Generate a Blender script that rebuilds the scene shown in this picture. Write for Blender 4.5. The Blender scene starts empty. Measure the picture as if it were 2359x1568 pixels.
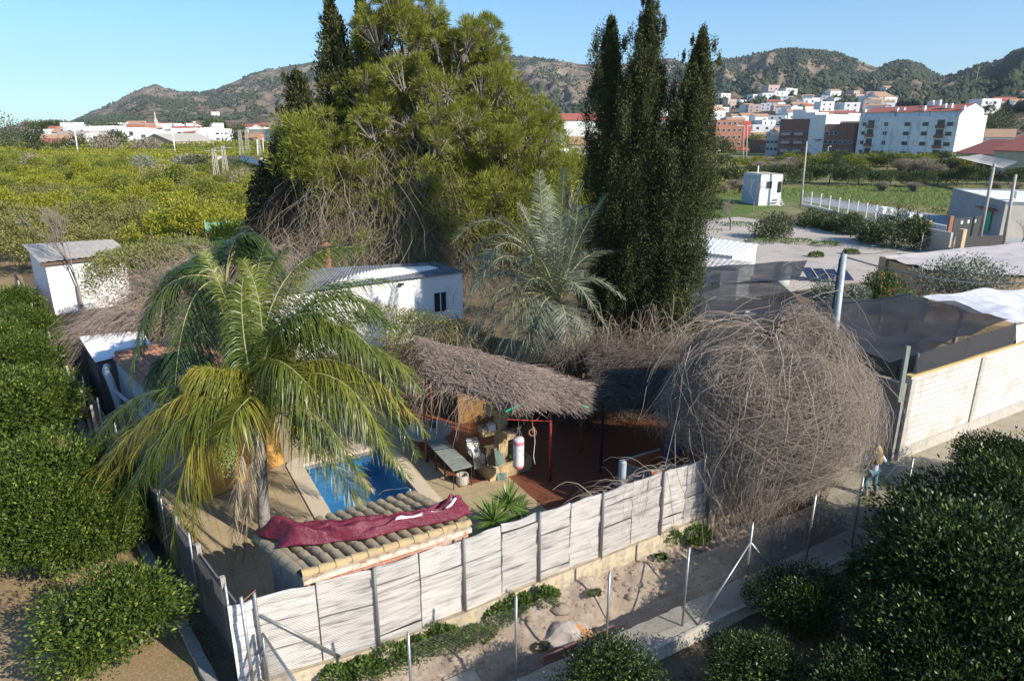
import bpy, bmesh, math, random
import numpy as np
from mathutils import Vector, Matrix
random.seed(7); RNG = np.random.default_rng(7)
R = math.radians
scene = bpy.context.scene
COL = scene.collection

# ------------------------------------------------------------------ camera, sky, sun, exposure
CAMH, PITCH, FOC = 10.9, R(17.435), 1573.0
cam_d = bpy.data.cameras.new('camera'); cam = bpy.data.objects.new('camera', cam_d); COL.objects.link(cam)
cam.location = (0, 0, CAMH); cam.rotation_euler = (R(90) - PITCH, 0, 0)
cam_d.sensor_width = 36; cam_d.lens = FOC / 2359 * 36; cam_d.clip_start = .1; cam_d.clip_end = 20000
scene.camera = cam
SUN_AZ, SUN_EL = R(124.4), R(31)          # azimuth clockwise from +Y
world = bpy.data.worlds.new('World'); scene.world = world; world.use_nodes = True
wn = world.node_tree; bg = wn.nodes['Background']
sky = wn.nodes.new('ShaderNodeTexSky'); sky.sky_type = 'NISHITA'; sky.sun_disc = False
sky.sun_elevation = SUN_EL; sky.sun_rotation = SUN_AZ; sky.altitude = 100; sky.air_density = 1.0; sky.dust_density = .15; sky.ozone_density = 1.5
tint = wn.nodes.new('ShaderNodeMix'); tint.data_type = 'RGBA'; tint.blend_type = 'MULTIPLY'; tint.inputs[0].default_value = 1; tint.inputs[7].default_value = (.6, .93, 1.22, 1)
wn.links.new(sky.outputs[0], tint.inputs[6]); wn.links.new(tint.outputs[2], bg.inputs[0]); bg.inputs[1].default_value = .1
sun_d = bpy.data.lights.new('sun', 'SUN'); sun_d.energy = 4.6; sun_d.angle = R(.53); sun_d.color = (1, .93, .82)
sun = bpy.data.objects.new('sun', sun_d); COL.objects.link(sun)
SV = Vector((math.sin(SUN_AZ) * math.cos(SUN_EL), math.cos(SUN_AZ) * math.cos(SUN_EL), math.sin(SUN_EL)))
sun.rotation_euler = SV.to_track_quat('Z', 'Y').to_euler(); sun.location = (20, -20, 40)
scene.view_settings.view_transform = 'Standard'; scene.view_settings.look = 'None'
scene.view_settings.exposure = 0.6; scene.view_settings.gamma = 1
scene.cycles.max_bounces = 6; scene.cycles.transparent_max_bounces = 12; scene.cycles.volume_bounces = 0

# ------------------------------------------------------------------ measuring helpers: photo measurements -> real places
CP, SP = math.cos(PITCH), math.sin(PITCH)
def _ray(x, y):
    u = (x - 1179.5) / FOC; v = (784 - y) / FOC
    return u, CP + v * SP, -SP + v * CP
def gp(x, y, z=0.0):                       # point on the horizontal plane z
    r = _ray(x, y); t = (z - CAMH) / r[2]; return Vector((r[0] * t, r[1] * t, z))
def ap(x, y, Y):                           # point at distance Y
    r = _ray(x, y); t = Y / r[1]; return Vector((r[0] * t, Y, CAMH + r[2] * t))
UX, UY = math.cos(R(30)), math.sin(R(30))  # site axes: s along the white wall, t away from it
SO = (-5.0, 11.1)
def S(s, t, z=0.0): return Vector((SO[0] + UX * s - UY * t, SO[1] + UY * s + UX * t, z))

# ------------------------------------------------------------------ mesh builder
LOCALROOT = set()
def wloc(p):
    v = Vector((0, 0, 0))
    while p is not None:
        if p.name in LOCALROOT: break
        v += p.location; p = p.parent
    return v
class MB:
    def __init__(s): s.v = []; s.f = []; s.m = []
    def add(s, vs, fs, mi=0):
        o = len(s.v); s.v += [tuple(v) for v in vs]; s.f += [tuple(i + o for i in f) for f in fs]; s.m += [mi] * len(fs); return s
    def hexa(s, b, t, mi=0):               # 4 bottom pts ccw, 4 top pts
        return s.add(list(b) + list(t), [(3, 2, 1, 0), (4, 5, 6, 7), (0, 1, 5, 4), (1, 2, 6, 5), (2, 3, 7, 6), (3, 0, 4, 7)], mi)
    def box(s, c, d, rz=0, mi=0, mat=None):
        x, y, z = d[0] / 2, d[1] / 2, d[2] / 2; ca, sa = math.cos(rz), math.sin(rz)
        P = []
        for k in (-z, z):
            for a, b in ((-x, -y), (x, -y), (x, y), (-x, y)):
                P.append((c[0] + a * ca - b * sa, c[1] + a * sa + b * ca, c[2] + k))
        return s.hexa(P[:4], P[4:], mi)
    def bar(s, a, b, w, h, mi=0):          # rectangular bar between points
        a, b = Vector(a), Vector(b); d = (b - a).normalized()
        x = d.cross(Vector((0, 0, 1)))
        if x.length < 1e-3: x = Vector((1, 0, 0))
        x.normalize(); y = x.cross(d)
        q = [(-w / 2, -h / 2), (w / 2, -h / 2), (w / 2, h / 2), (-w / 2, h / 2)]
        P = [p + x * i + y * j for p in (a, b) for i, j in q]
        return s.add(P, [(0, 1, 2, 3), (7, 6, 5, 4), (4, 5, 1, 0), (5, 6, 2, 1), (6, 7, 3, 2), (7, 4, 0, 3)], mi)
    def tube(s, pts, r, n=8, mi=0, cap=True):
        pts = [Vector(p) for p in pts]; K = len(pts)
        rs = r if hasattr(r, '__len__') else [r] * K
        vs = []; pu = None
        for i, p in enumerate(pts):
            d = (pts[min(i + 1, K - 1)] - pts[max(i - 1, 0)])
            d = d.normalized() if d.length > 1e-9 else Vector((0, 0, 1))
            x = d.cross(pu) if pu is not None else d.cross(Vector((0, 0, 1)) if abs(d.z) < .95 else Vector((1, 0, 0)))
            if x.length < 1e-4: x = d.cross(Vector((.3, 1, .2)))
            x.normalize(); y = x.cross(d); pu = y.copy()
            for k in range(n):
                a = 2 * math.pi * k / n; vs.append(p + (x * math.cos(a) + y * math.sin(a)) * rs[i])
        fs = [(i * n + k, i * n + (k + 1) % n, (i + 1) * n + (k + 1) % n, (i + 1) * n + k) for i in range(K - 1) for k in range(n)]
        if cap: fs += [tuple(range(n - 1, -1, -1)), tuple((K - 1) * n + k for k in range(n))]
        return s.add(vs, fs, mi)
    def lathe(s, c, prof, n=16, mi=0):     # prof list of (r, z)
        vs = [(c[0] + r * math.cos(2 * math.pi * k / n), c[1] + r * math.sin(2 * math.pi * k / n), c[2] + z) for r, z in prof for k in range(n)]
        fs = [(i * n + k, i * n + (k + 1) % n, (i + 1) * n + (k + 1) % n, (i + 1) * n + k) for i in range(len(prof) - 1) for k in range(n)]
        return s.add(vs, fs, mi)
    def grid(s, P, mi=0):                  # P[i][j] points
        ni, nj = len(P), len(P[0])
        return s.add([p for row in P for p in row], [(i * nj + j, i * nj + j + 1, (i + 1) * nj + j + 1, (i + 1) * nj + j) for i in range(ni - 1) for j in range(nj - 1)], mi)
    def slab(s, poly, z0, z1, mi=0):       # prism from polygon of (x,y) or (x,y,ztop)
        n = len(poly); zt = [p[2] if len(p) > 2 else z1 for p in poly]
        vs = [(p[0], p[1], z0) for p in poly] + [(p[0], p[1], z) for p, z in zip(poly, zt)]
        fs = [tuple(range(n - 1, -1, -1)), tuple(range(n, 2 * n))] + [(i, (i + 1) % n, n + (i + 1) % n, n + i) for i in range(n)]
        return s.add(vs, fs, mi)
    def build(s, name, mat, parent=None, smooth=False, bevel=0, loc=None):
        o = wloc(parent) if parent else (Vector(loc) if loc else Vector((0, 0, 0)))
        me = bpy.data.meshes.new(name); me.from_pydata([(v[0] - o.x, v[1] - o.y, v[2] - o.z) for v in s.v], [], s.f)
        for m in (mat if isinstance(mat, (list, tuple)) else [mat]): me.materials.append(m)
        if any(s.m): me.polygons.foreach_set('material_index', s.m)
        if smooth: me.polygons.foreach_set('use_smooth', [True] * len(me.polygons))
        me.update()
        ob = bpy.data.objects.new(name, me); COL.objects.link(ob)
        if parent: ob.parent = parent
        elif loc: ob.location = o
        if bevel:
            b = ob.modifiers.new('bevel', 'BEVEL'); b.width = bevel; b.segments = 2
        return ob
def npmesh(name, V, F, mat, parent=None, smooth=False, loc=None):
    o = wloc(parent) if parent else (Vector(loc) if loc else Vector((0, 0, 0)))
    V = np.asarray(V, dtype=np.float32).reshape(-1, 3) - np.array(o, dtype=np.float32); F = np.asarray(F, dtype=np.int32)
    me = bpy.data.meshes.new(name); nf, k = F.shape
    me.vertices.add(len(V)); me.vertices.foreach_set('co', V.ravel())
    me.loops.add(nf * k); me.loops.foreach_set('vertex_index', F.ravel())
    me.polygons.add(nf); me.polygons.foreach_set('loop_start', np.arange(0, nf * k, k, dtype=np.int32))
    try: me.polygons.foreach_set('loop_total', np.full(nf, k, dtype=np.int32))
    except Exception: pass
    if smooth: me.polygons.foreach_set('use_smooth', np.ones(nf, dtype=bool))
    me.materials.append(mat); me.update(calc_edges=True); me.validate()
    ob = bpy.data.objects.new(name, me); COL.objects.link(ob)
    if parent: ob.parent = parent
    elif loc: ob.location = o
    return ob
def tag(o, label=None, cat=None, group=None, kind=None):
    if label: o['label'] = label
    if cat: o['category'] = cat
    if group: o['group'] = group
    if kind: o['kind'] = kind
    return o
def thing(name, label, cat, loc=(0, 0, 0), group=None):
    o = bpy.data.objects.new(name, None); COL.objects.link(o); o.location = loc; o.empty_display_size = .3
    return tag(o, label, cat, group)
def dup(o, loc=None, rz=0, sc=1, label=None, group=None, parent=None):
    c = o.copy(); COL.objects.link(c)
    if parent is not None: c.parent = parent
    else:
        if loc is not None: c.location = loc
        c.rotation_euler = (0, 0, rz); c.scale = (sc, sc, sc) if not hasattr(sc, '__len__') else sc
        if label: c['label'] = label
        if group: c['group'] = group
    for ch in o.children: dup(ch, parent=c)
    return c

# ------------------------------------------------------------------ materials
def _nt(name):
    m = bpy.data.materials.new(name); m.use_nodes = True; return m, m.node_tree, m.node_tree.nodes['Principled BSDF']
def mix(nt, f, a, b, mode='MIX'):
    n = nt.nodes.new('ShaderNodeMix'); n.data_type = 'RGBA'; n.blend_type = mode
    for s_, v in ((0, f), (6, a), (7, b)):
        if hasattr(v, 'is_output'): nt.links.new(v, n.inputs[s_])
        elif s_ == 0: n.inputs[0].default_value = v
        else: n.inputs[s_].default_value = (*v[:3], 1)
    return n.outputs[2]
def ramp(nt, src, a, b):
    n = nt.nodes.new('ShaderNodeMapRange'); n.inputs[1].default_value = a; n.inputs[2].default_value = b
    nt.links.new(src, n.inputs[0]); return n.outputs[0]
def noise(nt, scale, det=4, vec=None, rough=.6, stretch=None):
    n = nt.nodes.new('ShaderNodeTexNoise'); n.inputs['Scale'].default_value = scale; n.inputs['Detail'].default_value = det; n.inputs['Roughness'].default_value = rough
    if vec is None:
        t = nt.nodes.new('ShaderNodeTexCoord'); vec = t.outputs['Object']
    if stretch:
        mp = nt.nodes.new('ShaderNodeMapping'); mp.inputs['Scale'].default_value = stretch; nt.links.new(vec, mp.inputs[0]); vec = mp.outputs[0]
    nt.links.new(vec, n.inputs['Vector']); return n.outputs['Fac']
def bump(nt, bs, h, strength=.5, dist=.02):
    b = nt.nodes.new('ShaderNodeBump'); b.inputs['Strength'].default_value = strength; b.inputs['Distance'].default_value = dist
    nt.links.new(h, b.inputs['Height']); nt.links.new(b.outputs[0], bs.inputs['Normal'])
MATS = {}
def M(name, c1, c2=None, scale=4, rough=.8, bmp=0, bdist=.02, metal=0, stretch=None, c3=None, s3=30, lo=.35, hi=.65, spec=None):
    if name in MATS: return MATS[name]
    m, nt, bs = _nt(name); bs.inputs['Roughness'].default_value = rough; bs.inputs['Metallic'].default_value = metal
    if spec is not None: bs.inputs['Specular IOR Level'].default_value = spec
    if c2 is None: c2 = tuple(c * .82 for c in c1)
    f = noise(nt, scale, 5, stretch=stretch); col = mix(nt, ramp(nt, f, lo, hi), c1, c2)
    if c3: col = mix(nt, ramp(nt, noise(nt, s3, 4, stretch=stretch), .5, .68), col, c3)
    nt.links.new(col, bs.inputs['Base Color'])
    if bmp: bump(nt, bs, noise(nt, scale * 6, 6, stretch=stretch), bmp, bdist)
    MATS[name] = m; return m
def LEAF(name, c1, c2, c3=None, trans=.3, rough=.45, nscale=.6, c4=None, spec=.4):
    m, nt, bs = _nt(name); g = nt.nodes.new('ShaderNodeNewGeometry'); rnd = g.outputs['Random Per Island']
    col = mix(nt, rnd, c1, c2)
    if c3: col = mix(nt, ramp(nt, noise(nt, nscale, 3), .42, .62), col, c3)
    if c4: col = mix(nt, ramp(nt, rnd, .9, .93), col, c4)
    nt.links.new(col, bs.inputs['Base Color']); bs.inputs['Roughness'].default_value = rough; bs.inputs['Specular IOR Level'].default_value = spec
    if trans:
        tr = nt.nodes.new('ShaderNodeBsdfTranslucent'); nt.links.new(col, tr.inputs[0])
        ms = nt.nodes.new('ShaderNodeMixShader'); ms.inputs[0].default_value = trans
        nt.links.new(bs.outputs[0], ms.inputs[1]); nt.links.new(tr.outputs[0], ms.inputs[2])
        nt.links.new(ms.outputs[0], nt.nodes['Material Output'].inputs[0])
    MATS[name] = m; return m
def BRICK(name, c1, c2, mortar, bw, bh, ms=.01, rough=.9, stain=None, bdist=.01, off=.5, axis='xz', sscale=.8):
    m, nt, bs = _nt(name); bs.inputs['Roughness'].default_value = rough
    t = nt.nodes.new('ShaderNodeTexCoord'); sx = nt.nodes.new('ShaderNodeSeparateXYZ'); cx = nt.nodes.new('ShaderNodeCombineXYZ')
    nt.links.new(t.outputs['Object'], sx.inputs[0]); nt.links.new(sx.outputs[0], cx.inputs[0]); nt.links.new(sx.outputs[2 if axis == 'xz' else 1], cx.inputs[1])
    b = nt.nodes.new('ShaderNodeTexBrick'); nt.links.new(cx.outputs[0], b.inputs[0]); b.offset = off
    b.inputs['Scale'].default_value = 1; b.inputs['Brick Width'].default_value = bw; b.inputs['Row Height'].default_value = bh
    b.inputs['Mortar Size'].default_value = ms; b.inputs['Color1'].default_value = (*c1, 1); b.inputs['Color2'].default_value = (*c2, 1); b.inputs['Mortar'].default_value = (*mortar, 1)
    col = mix(nt, ramp(nt, noise(nt, 6, 4), .3, .8), b.outputs[0], tuple((a + b_) / 2 * .8 for a, b_ in zip(c1, c2)))
    if stain: col = mix(nt, ramp(nt, noise(nt, sscale, 5), .5, .75), col, stain)
    nt.links.new(col, bs.inputs['Base Color'])
    inv = nt.nodes.new('ShaderNodeMath'); inv.operation = 'SUBTRACT'; inv.inputs[0].default_value = 1; nt.links.new(b.outputs['Fac'], inv.inputs[1])
    bump(nt, bs, inv.outputs[0], .7, bdist); MATS[name] = m; return m

# ------------------------------------------------------------------ numpy vegetation helpers
def nrm(a): return a / np.maximum(np.linalg.norm(a, axis=-1, keepdims=True), 1e-9)
def leaves(P, D, L, W, curl=.15, rng=RNG):
    """leaf blades: rhombic quads at P pointing along D"""
    n = len(P); D = nrm(D); r = nrm(rng.normal(size=(n, 3))); X = nrm(np.cross(D, r)); N = np.cross(X, D)
    L = np.broadcast_to(L, (n,))[:, None]; W = np.broadcast_to(W, (n,))[:, None]
    a = P; b = P + D * L * .5 + X * W * .5 + N * L * curl; c = P + D * L; d = P + D * L * .5 - X * W * .5 + N * L * curl
    V = np.stack([a, b, c, d], 1).reshape(-1, 3); return V, np.arange(n * 4).reshape(-1, 4)
def strands(paths, rad, sides=3):
    """paths (N,K,3), rad (N,K) -> thin prisms"""
    N, K, _ = paths.shape; d = np.empty_like(paths); d[:, 1:-1] = paths[:, 2:] - paths[:, :-2]; d[:, 0] = paths[:, 1] - paths[:, 0]; d[:, -1] = paths[:, -1] - paths[:, -2]
    d = nrm(d); ref = np.broadcast_to(np.array([.31, .22, .93]), d.shape); x = nrm(np.cross(d, ref)); y = np.cross(x, d)
    a = np.arange(sides) * 2 * np.pi / sides
    V = paths[:, :, None, :] + (x[:, :, None, :] * np.cos(a)[None, None, :, None] + y[:, :, None, :] * np.sin(a)[None, None, :, None]) * rad[:, :, None, None]
    idx = np.arange(N * K * sides).reshape(N, K, sides); i0 = idx[:, :-1]; i1 = idx[:, 1:]
    F = np.stack([i0, np.roll(i0, -1, 2), np.roll(i1, -1, 2), i1], -1).reshape(-1, 4)
    return V.reshape(-1, 3), F
def cat(parts):
    V = []; F = []; o = 0
    for v, f in parts: V.append(v); F.append(f + o); o += len(v)
    return np.concatenate(V), np.concatenate(F)
def _h(ix, iy, iz=0):
    n = (ix * 374761393 + iy * 668265263 + iz * 2147483647 * 3) & 0xffffffff
    n = ((n ^ (n >> 13)) * 1274126177) & 0xffffffff
    return ((n ^ (n >> 16)) & 0xffff) / 65535.0
def vnoise(x, y):
    ix = np.floor(x).astype(np.int64); iy = np.floor(y).astype(np.int64); fx = x - ix; fy = y - iy
    fx = fx * fx * (3 - 2 * fx); fy = fy * fy * (3 - 2 * fy)
    return (_h(ix, iy) * (1 - fx) + _h(ix + 1, iy) * fx) * (1 - fy) + (_h(ix, iy + 1) * (1 - fx) + _h(ix + 1, iy + 1) * fx) * fy
def fbm(x, y, o=5, ridge=False):
    s = 0; a = 1; t = 0
    for k in range(o):
        v = vnoise(x * 2 ** k + 17.3 * k, y * 2 ** k + 9.1 * k)
        if ridge: v = 1 - np.abs(2 * v - 1)
        s = s + a * v; t += a; a *= .5
    return s / t

# ================================================================== SETTING: ground, hills
def zone(name, cols, s1=.5, rough=.95, b=.6, bd=.04, fine=12):
    m, nt, bs = _nt(name); bs.inputs['Roughness'].default_value = rough; bs.inputs['Specular IOR Level'].default_value = .15
    c = mix(nt, ramp(nt, noise(nt, s1, 5), .38, .62), cols[0], cols[1])
    if len(cols) > 2: c = mix(nt, ramp(nt, noise(nt, s1 * 3.1, 6), .5, .66), c, cols[2])
    if len(cols) > 3: c = mix(nt, ramp(nt, noise(nt, fine, 6, rough=.75), .52, .6), c, cols[3])
    nt.links.new(c, bs.inputs['Base Color']); bump(nt, bs, noise(nt, fine, 8, rough=.75), b, bd); MATS[name] = m; return m
m_soil = zone('soil', [(.15, .11, .07), (.2, .15, .09), (.1, .075, .05), (.24, .19, .12)], .5)
m_straw = zone('straw_soil', [(.3, .2, .105), (.36, .25, .14), (.22, .2, .07), (.42, .31, .19)], .6, bd=.05, fine=16)
m_dirt = zone('rocky_dirt', [(.48, .38, .29), (.4, .31, .23), (.55, .46, .36), (.33, .26, .19)], 1.2, b=.9, bd=.06, fine=9)
m_field = zone('field_grass', [(.13, .15, .045), (.22, .2, .09), (.3, .25, .13), (.1, .15, .03)], .06, fine=2)
m_lot = zone('lot_ground', [(.52, .45, .39), (.46, .4, .34), (.38, .34, .27), (.5, .44, .38)], .15, fine=3)
m_track = zone('track_ground', [(.4, .34, .27), (.35, .3, .22), (.26, .27, .12), (.44, .38, .3)], .7)
m_grass = zone('green_grass', [(.09, .16, .03), (.16, .22, .05), (.2, .17, .08), (.06, .12, .02)], 1.5, fine=30)

def ground_z(s, t):
    """height of the site ground: irrigation channel in front of the white wall, orchard a step lower"""
    z = np.zeros_like(s)
    infl = (s > -6) & (s < 15.6)
    prof_t = np.array([-400, -3.06, -3.0, -2.36, -2.3, -1.75, -1.3, -.95, -.6, -.3, 0, .5])
    prof_z = np.array([-.32, -.32, -.3, -.95, -1.0, -1.0, -.72, -.38, -.12, -.02, 0, 0])
    zz = np.interp(t, prof_t, prof_z)
    n = fbm(s * 1.7, t * 1.7, 5) - .5; n2 = fbm(s * .6 + 9, t * .6, 3) - .5
    slope = np.clip((t + 1.9) / .3, 0, 1) * np.clip((-.2 - t) / .2, 0, 1)
    zz = zz + slope * (n * .5 + n2 * .55)
    w = np.clip((s + 7) / 1, 0, 1) * np.clip((15.6 - s) / .15, 0, 1)
    base = np.where(t < -3.03, -.32, 0)
    z = np.where(t < -3.03, -.32 + (fbm(s * .7, t * .7, 4) - .5) * .12, zz * w + base * (1 - w))
    far = np.clip((np.hypot(s, t) - 60) / 60, 0, 1)
    return z * (1 - far)
def gz(x, y):                              # ground height at a world place
    dx, dy = x - SO[0], y - SO[1]; s_ = dx * UX + dy * UY; t_ = -dx * UY + dy * UX
    return float(ground_z(np.array([s_]), np.array([t_]))[0])
def axisv(dense, lim):
    a = list(dense); st = dense[1] - dense[0]; x = dense[-1]
    while x < lim: st *= 1.35; x += st; a.append(x)
    st = dense[1] - dense[0]; x = dense[0]
    while x > -lim: st *= 1.35; x -= st; a.insert(0, x)
    return np.array(a)
sv = np.clip(axisv(np.arange(-7, 17, .1), 4000), -5200, 5200); tv = axisv(np.concatenate([np.arange(-4, -3.1, .1), [-3.04, -3.02], np.arange(-2.95, .45, .08)]), 4000)
Sg, Tg = np.meshgrid(sv, tv, indexing='ij'); Zg = ground_z(Sg, Tg)
idx = np.arange(Sg.size).reshape(Sg.shape)
Fg = np.stack([idx[:-1, :-1], idx[1:, :-1], idx[1:, 1:], idx[:-1, 1:]], -1).reshape(-1, 4)
g = npmesh('ground', np.stack([Sg, Tg, Zg], -1).reshape(-1, 3), Fg, m_soil, smooth=True)
g.location = (SO[0], SO[1], 0); g.rotation_euler = (0, 0, R(30)); tag(g, kind='structure')
g.data.materials.append(m_dirt); g.data.materials.append(m_field)
sc_, tc_ = Sg[:-1, :-1].ravel(), Tg[:-1, :-1].ravel()
mi = np.where((sc_ > -8) & (sc_ < 15.6) & (tc_ > -3.02) & (tc_ < .3), 1, 0)
mi = np.where(np.hypot(sc_, tc_) > 75, 2, mi)
g.data.polygons.foreach_set('material_index', mi.astype(np.int32))

def sheet(name, poly, z, mat, sub=None):
    o = MB().add([(p[0], p[1], z) for p in poly], [tuple(range(len(poly)))]).build(name, mat); tag(o, kind='structure'); return o
P2 = lambda *a: [gp(*p) for p in a]
sheet('orchard_soil', [(-5.75, 11.0), (-5.1, 9), (-5, 0), (-60, 0), (-70, 60), (-44, 60), (-21.2, 29.6)], .006, m_straw)
sheet('gravel_lot', P2((1560, 650), (1600, 505), (1700, 500), (2060, 545), (2150, 560), (2080, 640), (1900, 660), (1700, 690)), .008, m_lot)
sheet('grass_field', P2((1560, 500), (1650, 440), (2000, 425), (2359, 440), (2500, 520), (2100, 470), (1850, 455), (1700, 500)), .012, m_grass)
sheet('track', [S(15.6, .1), S(15.6, -2.3), S(26, -2.3), S(60, -2.0), S(60, 1.5), S(19, 1.2), S(17, 3)], .006, m_track)
sheet('road', P2((1840, 462), (2080, 505), (2300, 560), (2400, 560), (2400, 540), (2080, 480), (1860, 452)), .016, M('asphalt_pale', (.34, .34, .35), (.4, .4, .4), 1, .9))
# grass patch by the person
gb = MB()

# hills ---------------------------------------------------------------
SKYL = [(-900, 300), (0, 297), (35, 288), (62, 277), (90, 290), (118, 300), (150, 288), (200, 268), (250, 246), (300, 222), (345, 200), (372, 196), (410, 207), (470, 214), (510, 204), (545, 190), (580, 176), (625, 164), (700, 148), (760, 140), (850, 128), (960, 108), (1035, 88), (1060, 97), (1090, 122), (1130, 130), (1180, 128), (1250, 135), (1330, 147), (1400, 151), (1450, 144), (1520, 134), (1545, 137), (1570, 148), (1640, 139), (1700, 130), (1745, 122), (1795, 115), (1850, 121), (1900, 124), (1950, 138), (2000, 157), (2030, 148), (2065, 142), (2095, 150), (2135, 174), (2160, 176), (2240, 150), (2320, 119), (2359, 111), (2500, 90), (3200, 60)]
skx, sky_ = np.array(SKYL, float).T
def hill_z(xv, r):
    """xv = bearing as photo column, r = distance"""
    ysk = np.interp(xv, skx, sky_) - (fbm(xv / 23., xv * 0 + 3, 4) - .5) * 6
    u = (xv - 1179.5) / FOC; vv = (784 - ysk) / FOC
    tan = (-SP + vv * CP) / np.hypot(u, CP + vv * SP)
    rc = np.interp(xv, [-900, 0, 130, 500, 1150, 1300, 1900, 2150, 2359, 3200], [5200, 5200, 3300, 2900, 2600, 2300, 1900, 1900, 1350, 1300])
    r0 = np.interp(xv, [0, 130, 1150, 1900, 2359], [1800, 1150, 1000, 780, 520])
    tb = np.interp(xv, [0, 300, 1150, 1600, 2000, 2359], [-.006, .0, .004, .016, .022, .012])
    q = np.clip((r - r0) / (rc - r0), 0, 1.3)
    e = np.where(q < 1, q ** .8 * (1 - .12 * np.sin(q * np.pi)), 1 - (q - 1) * 1.2)
    X = r * u; Y = r
    n = fbm(xv / 85. + 5, r / 420. + 2, 6, True) - .55
    n2 = fbm(xv / 30. + 15, r / 170. + 7, 5, True) - .55
    env = np.clip(np.sin(np.clip(q, 0, 1) * np.pi), 0, 1) ** .8 + .06 * np.clip(q, 0, 1)
    T = tb + (tan - tb) * e + env * (n * .05 + n2 * .018) * np.clip((tan - tb) / .09, .25, 1.2)
    T = np.where(q <= 1, np.minimum(T, tan - .0015 * (1 - q)), T)
    z1 = T * r * 1.0 + CAMH
    z0 = CAMH + tb * r0
    k = np.clip((r - 350) / (r0 - 350), 0, 1); k = k * k * (3 - 2 * k)
    return np.where(r < r0, -1 + (z0 + 1) * k, z1)
hx = np.arange(-900, 3201, 5.); qq = np.concatenate([np.linspace(0, .25, 14)[:-1], np.linspace(.25, 1, 210), np.linspace(1.01, 1.25, 8)])
HX, QQ = np.meshgrid(hx, qq, indexing='ij')
rcc = np.interp(HX, [-900, 0, 130, 500, 1150, 1300, 1900, 2150, 2359, 3200], [5200, 5200, 3300, 2900, 2600, 2300, 1900, 1900, 1350, 1300])
HR = 350 + QQ * (rcc - 350)
HZ = hill_z(HX, HR); Uh = (HX - 1179.5) / FOC / np.hypot(1, 0)
# directions on the ground for a photo column at the horizon
dX = Uh; dY = CP + (784 - 290) / FOC * SP + 0 * Uh; dn = np.hypot(dX, dY)
HXw, HYw = HR * dX / dn, HR * dY / dn
idx = np.arange(HX.size).reshape(HX.shape); Fh = np.stack([idx[:-1, :-1], idx[1:, :-1], idx[1:, 1:], idx[:-1, 1:]], -1).reshape(-1, 4)
m, nt, bs = _nt('hill_rock'); bs.inputs['Roughness'].default_value = 1; bs.inputs['Specular IOR Level'].default_value = 0
c = mix(nt, ramp(nt, noise(nt, .004, 6, rough=.65), .4, .6), (.44, .34, .25), (.32, .25, .18))
c = mix(nt, ramp(nt, noise(nt, .011, 6, rough=.7), .49, .57), c, (.13, .125, .08))
c = mix(nt, ramp(nt, noise(nt, .05, 5, rough=.8), .54, .64), c, (.09, .095, .06))
c = mix(nt, ramp(nt, noise(nt, .02, 5, stretch=(1, 1, 6)), .6, .68), c, (.36, .27, .19))
nt.links.new(c, bs.inputs['Base Color']); bump(nt, bs, noise(nt, .05, 8, rough=.8), 1.0, 12)
hl = npmesh('hills', np.stack([HXw, HYw, HZ], -1).reshape(-1, 3), Fh, m, smooth=True); tag(hl, kind='structure')
def hill_at(x, y):
    r = math.hypot(x, y)
    if r < 350 or y <= 0: return 0.
    xv = 1179.5 + FOC * (x / y) * (CP + 494 / FOC * SP)
    return max(0., float(hill_z(np.array([xv]), np.array([r]))[0]))
# pine wood on the slopes: small crowns
nW = 60000
xs = RNG.uniform(100, 2500, nW); qs = RNG.uniform(.12, 1.0, nW) ** .8
rcx = np.interp(xs, [-900, 0, 130, 500, 1150, 1300, 1900, 2150, 2359, 3200], [5200, 5200, 3300, 2900, 2600, 2300, 1900, 1900, 1350, 1300])
rs = 350 + qs * (rcx - 350); r0x = np.interp(xs, [0, 130, 1150, 1900, 2359], [1800, 1150, 1000, 780, 520])
dens = fbm(xs / 60. + 3, rs / 260. + 1, 5); thr = np.interp(xs, [100, 500, 1100, 1500, 2500], [.55, .56, .54, .49, .46])
keep = (rs > r0x * 1.03) & (dens + RNG.normal(size=nW) * .05 > thr)
xs, rs = xs[keep][:30000], rs[keep][:30000]
zz = hill_z(xs, rs); u = (xs - 1179.5) / FOC; dyy = CP + 494 / FOC * SP; dn = np.hypot(u, dyy)
Pw = np.stack([rs * u / dn, rs * dyy / dn, zz], -1); n = len(Pw)
rad = RNG.uniform(2.2, 4.6, n)[:, None]; hgt = RNG.uniform(3.5, 7.5, n)[:, None]
E1 = np.stack([np.cos(a := RNG.uniform(0, 6.28, n)), np.sin(a), 0 * a], -1); E2 = np.stack([-np.sin(a), np.cos(a), 0 * a], -1); EZ = np.array([0, 0, 1.])
V = np.stack([Pw + E1 * rad + EZ * hgt * .4, Pw + E2 * rad + EZ * hgt * .5, Pw - E1 * rad + EZ * hgt * .4, Pw - E2 * rad + EZ * hgt * .45, Pw + EZ * hgt, Pw - EZ * 1], 1).reshape(-1, 3)
o = (np.arange(n) * 6)[:, None, None]; tri = np.array([[0, 1, 4], [1, 2, 4], [2, 3, 4], [3, 0, 4], [1, 0, 5], [2, 1, 5], [3, 2, 5], [0, 3, 5]])[None]
m_wood = LEAF('hill_pines', (.05, .065, .04), (.085, .1, .06), trans=0, rough=.9, spec=.1)
tag(npmesh('pine_wood', V, (o + tri).reshape(-1, 3), m_wood), kind='stuff')

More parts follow.
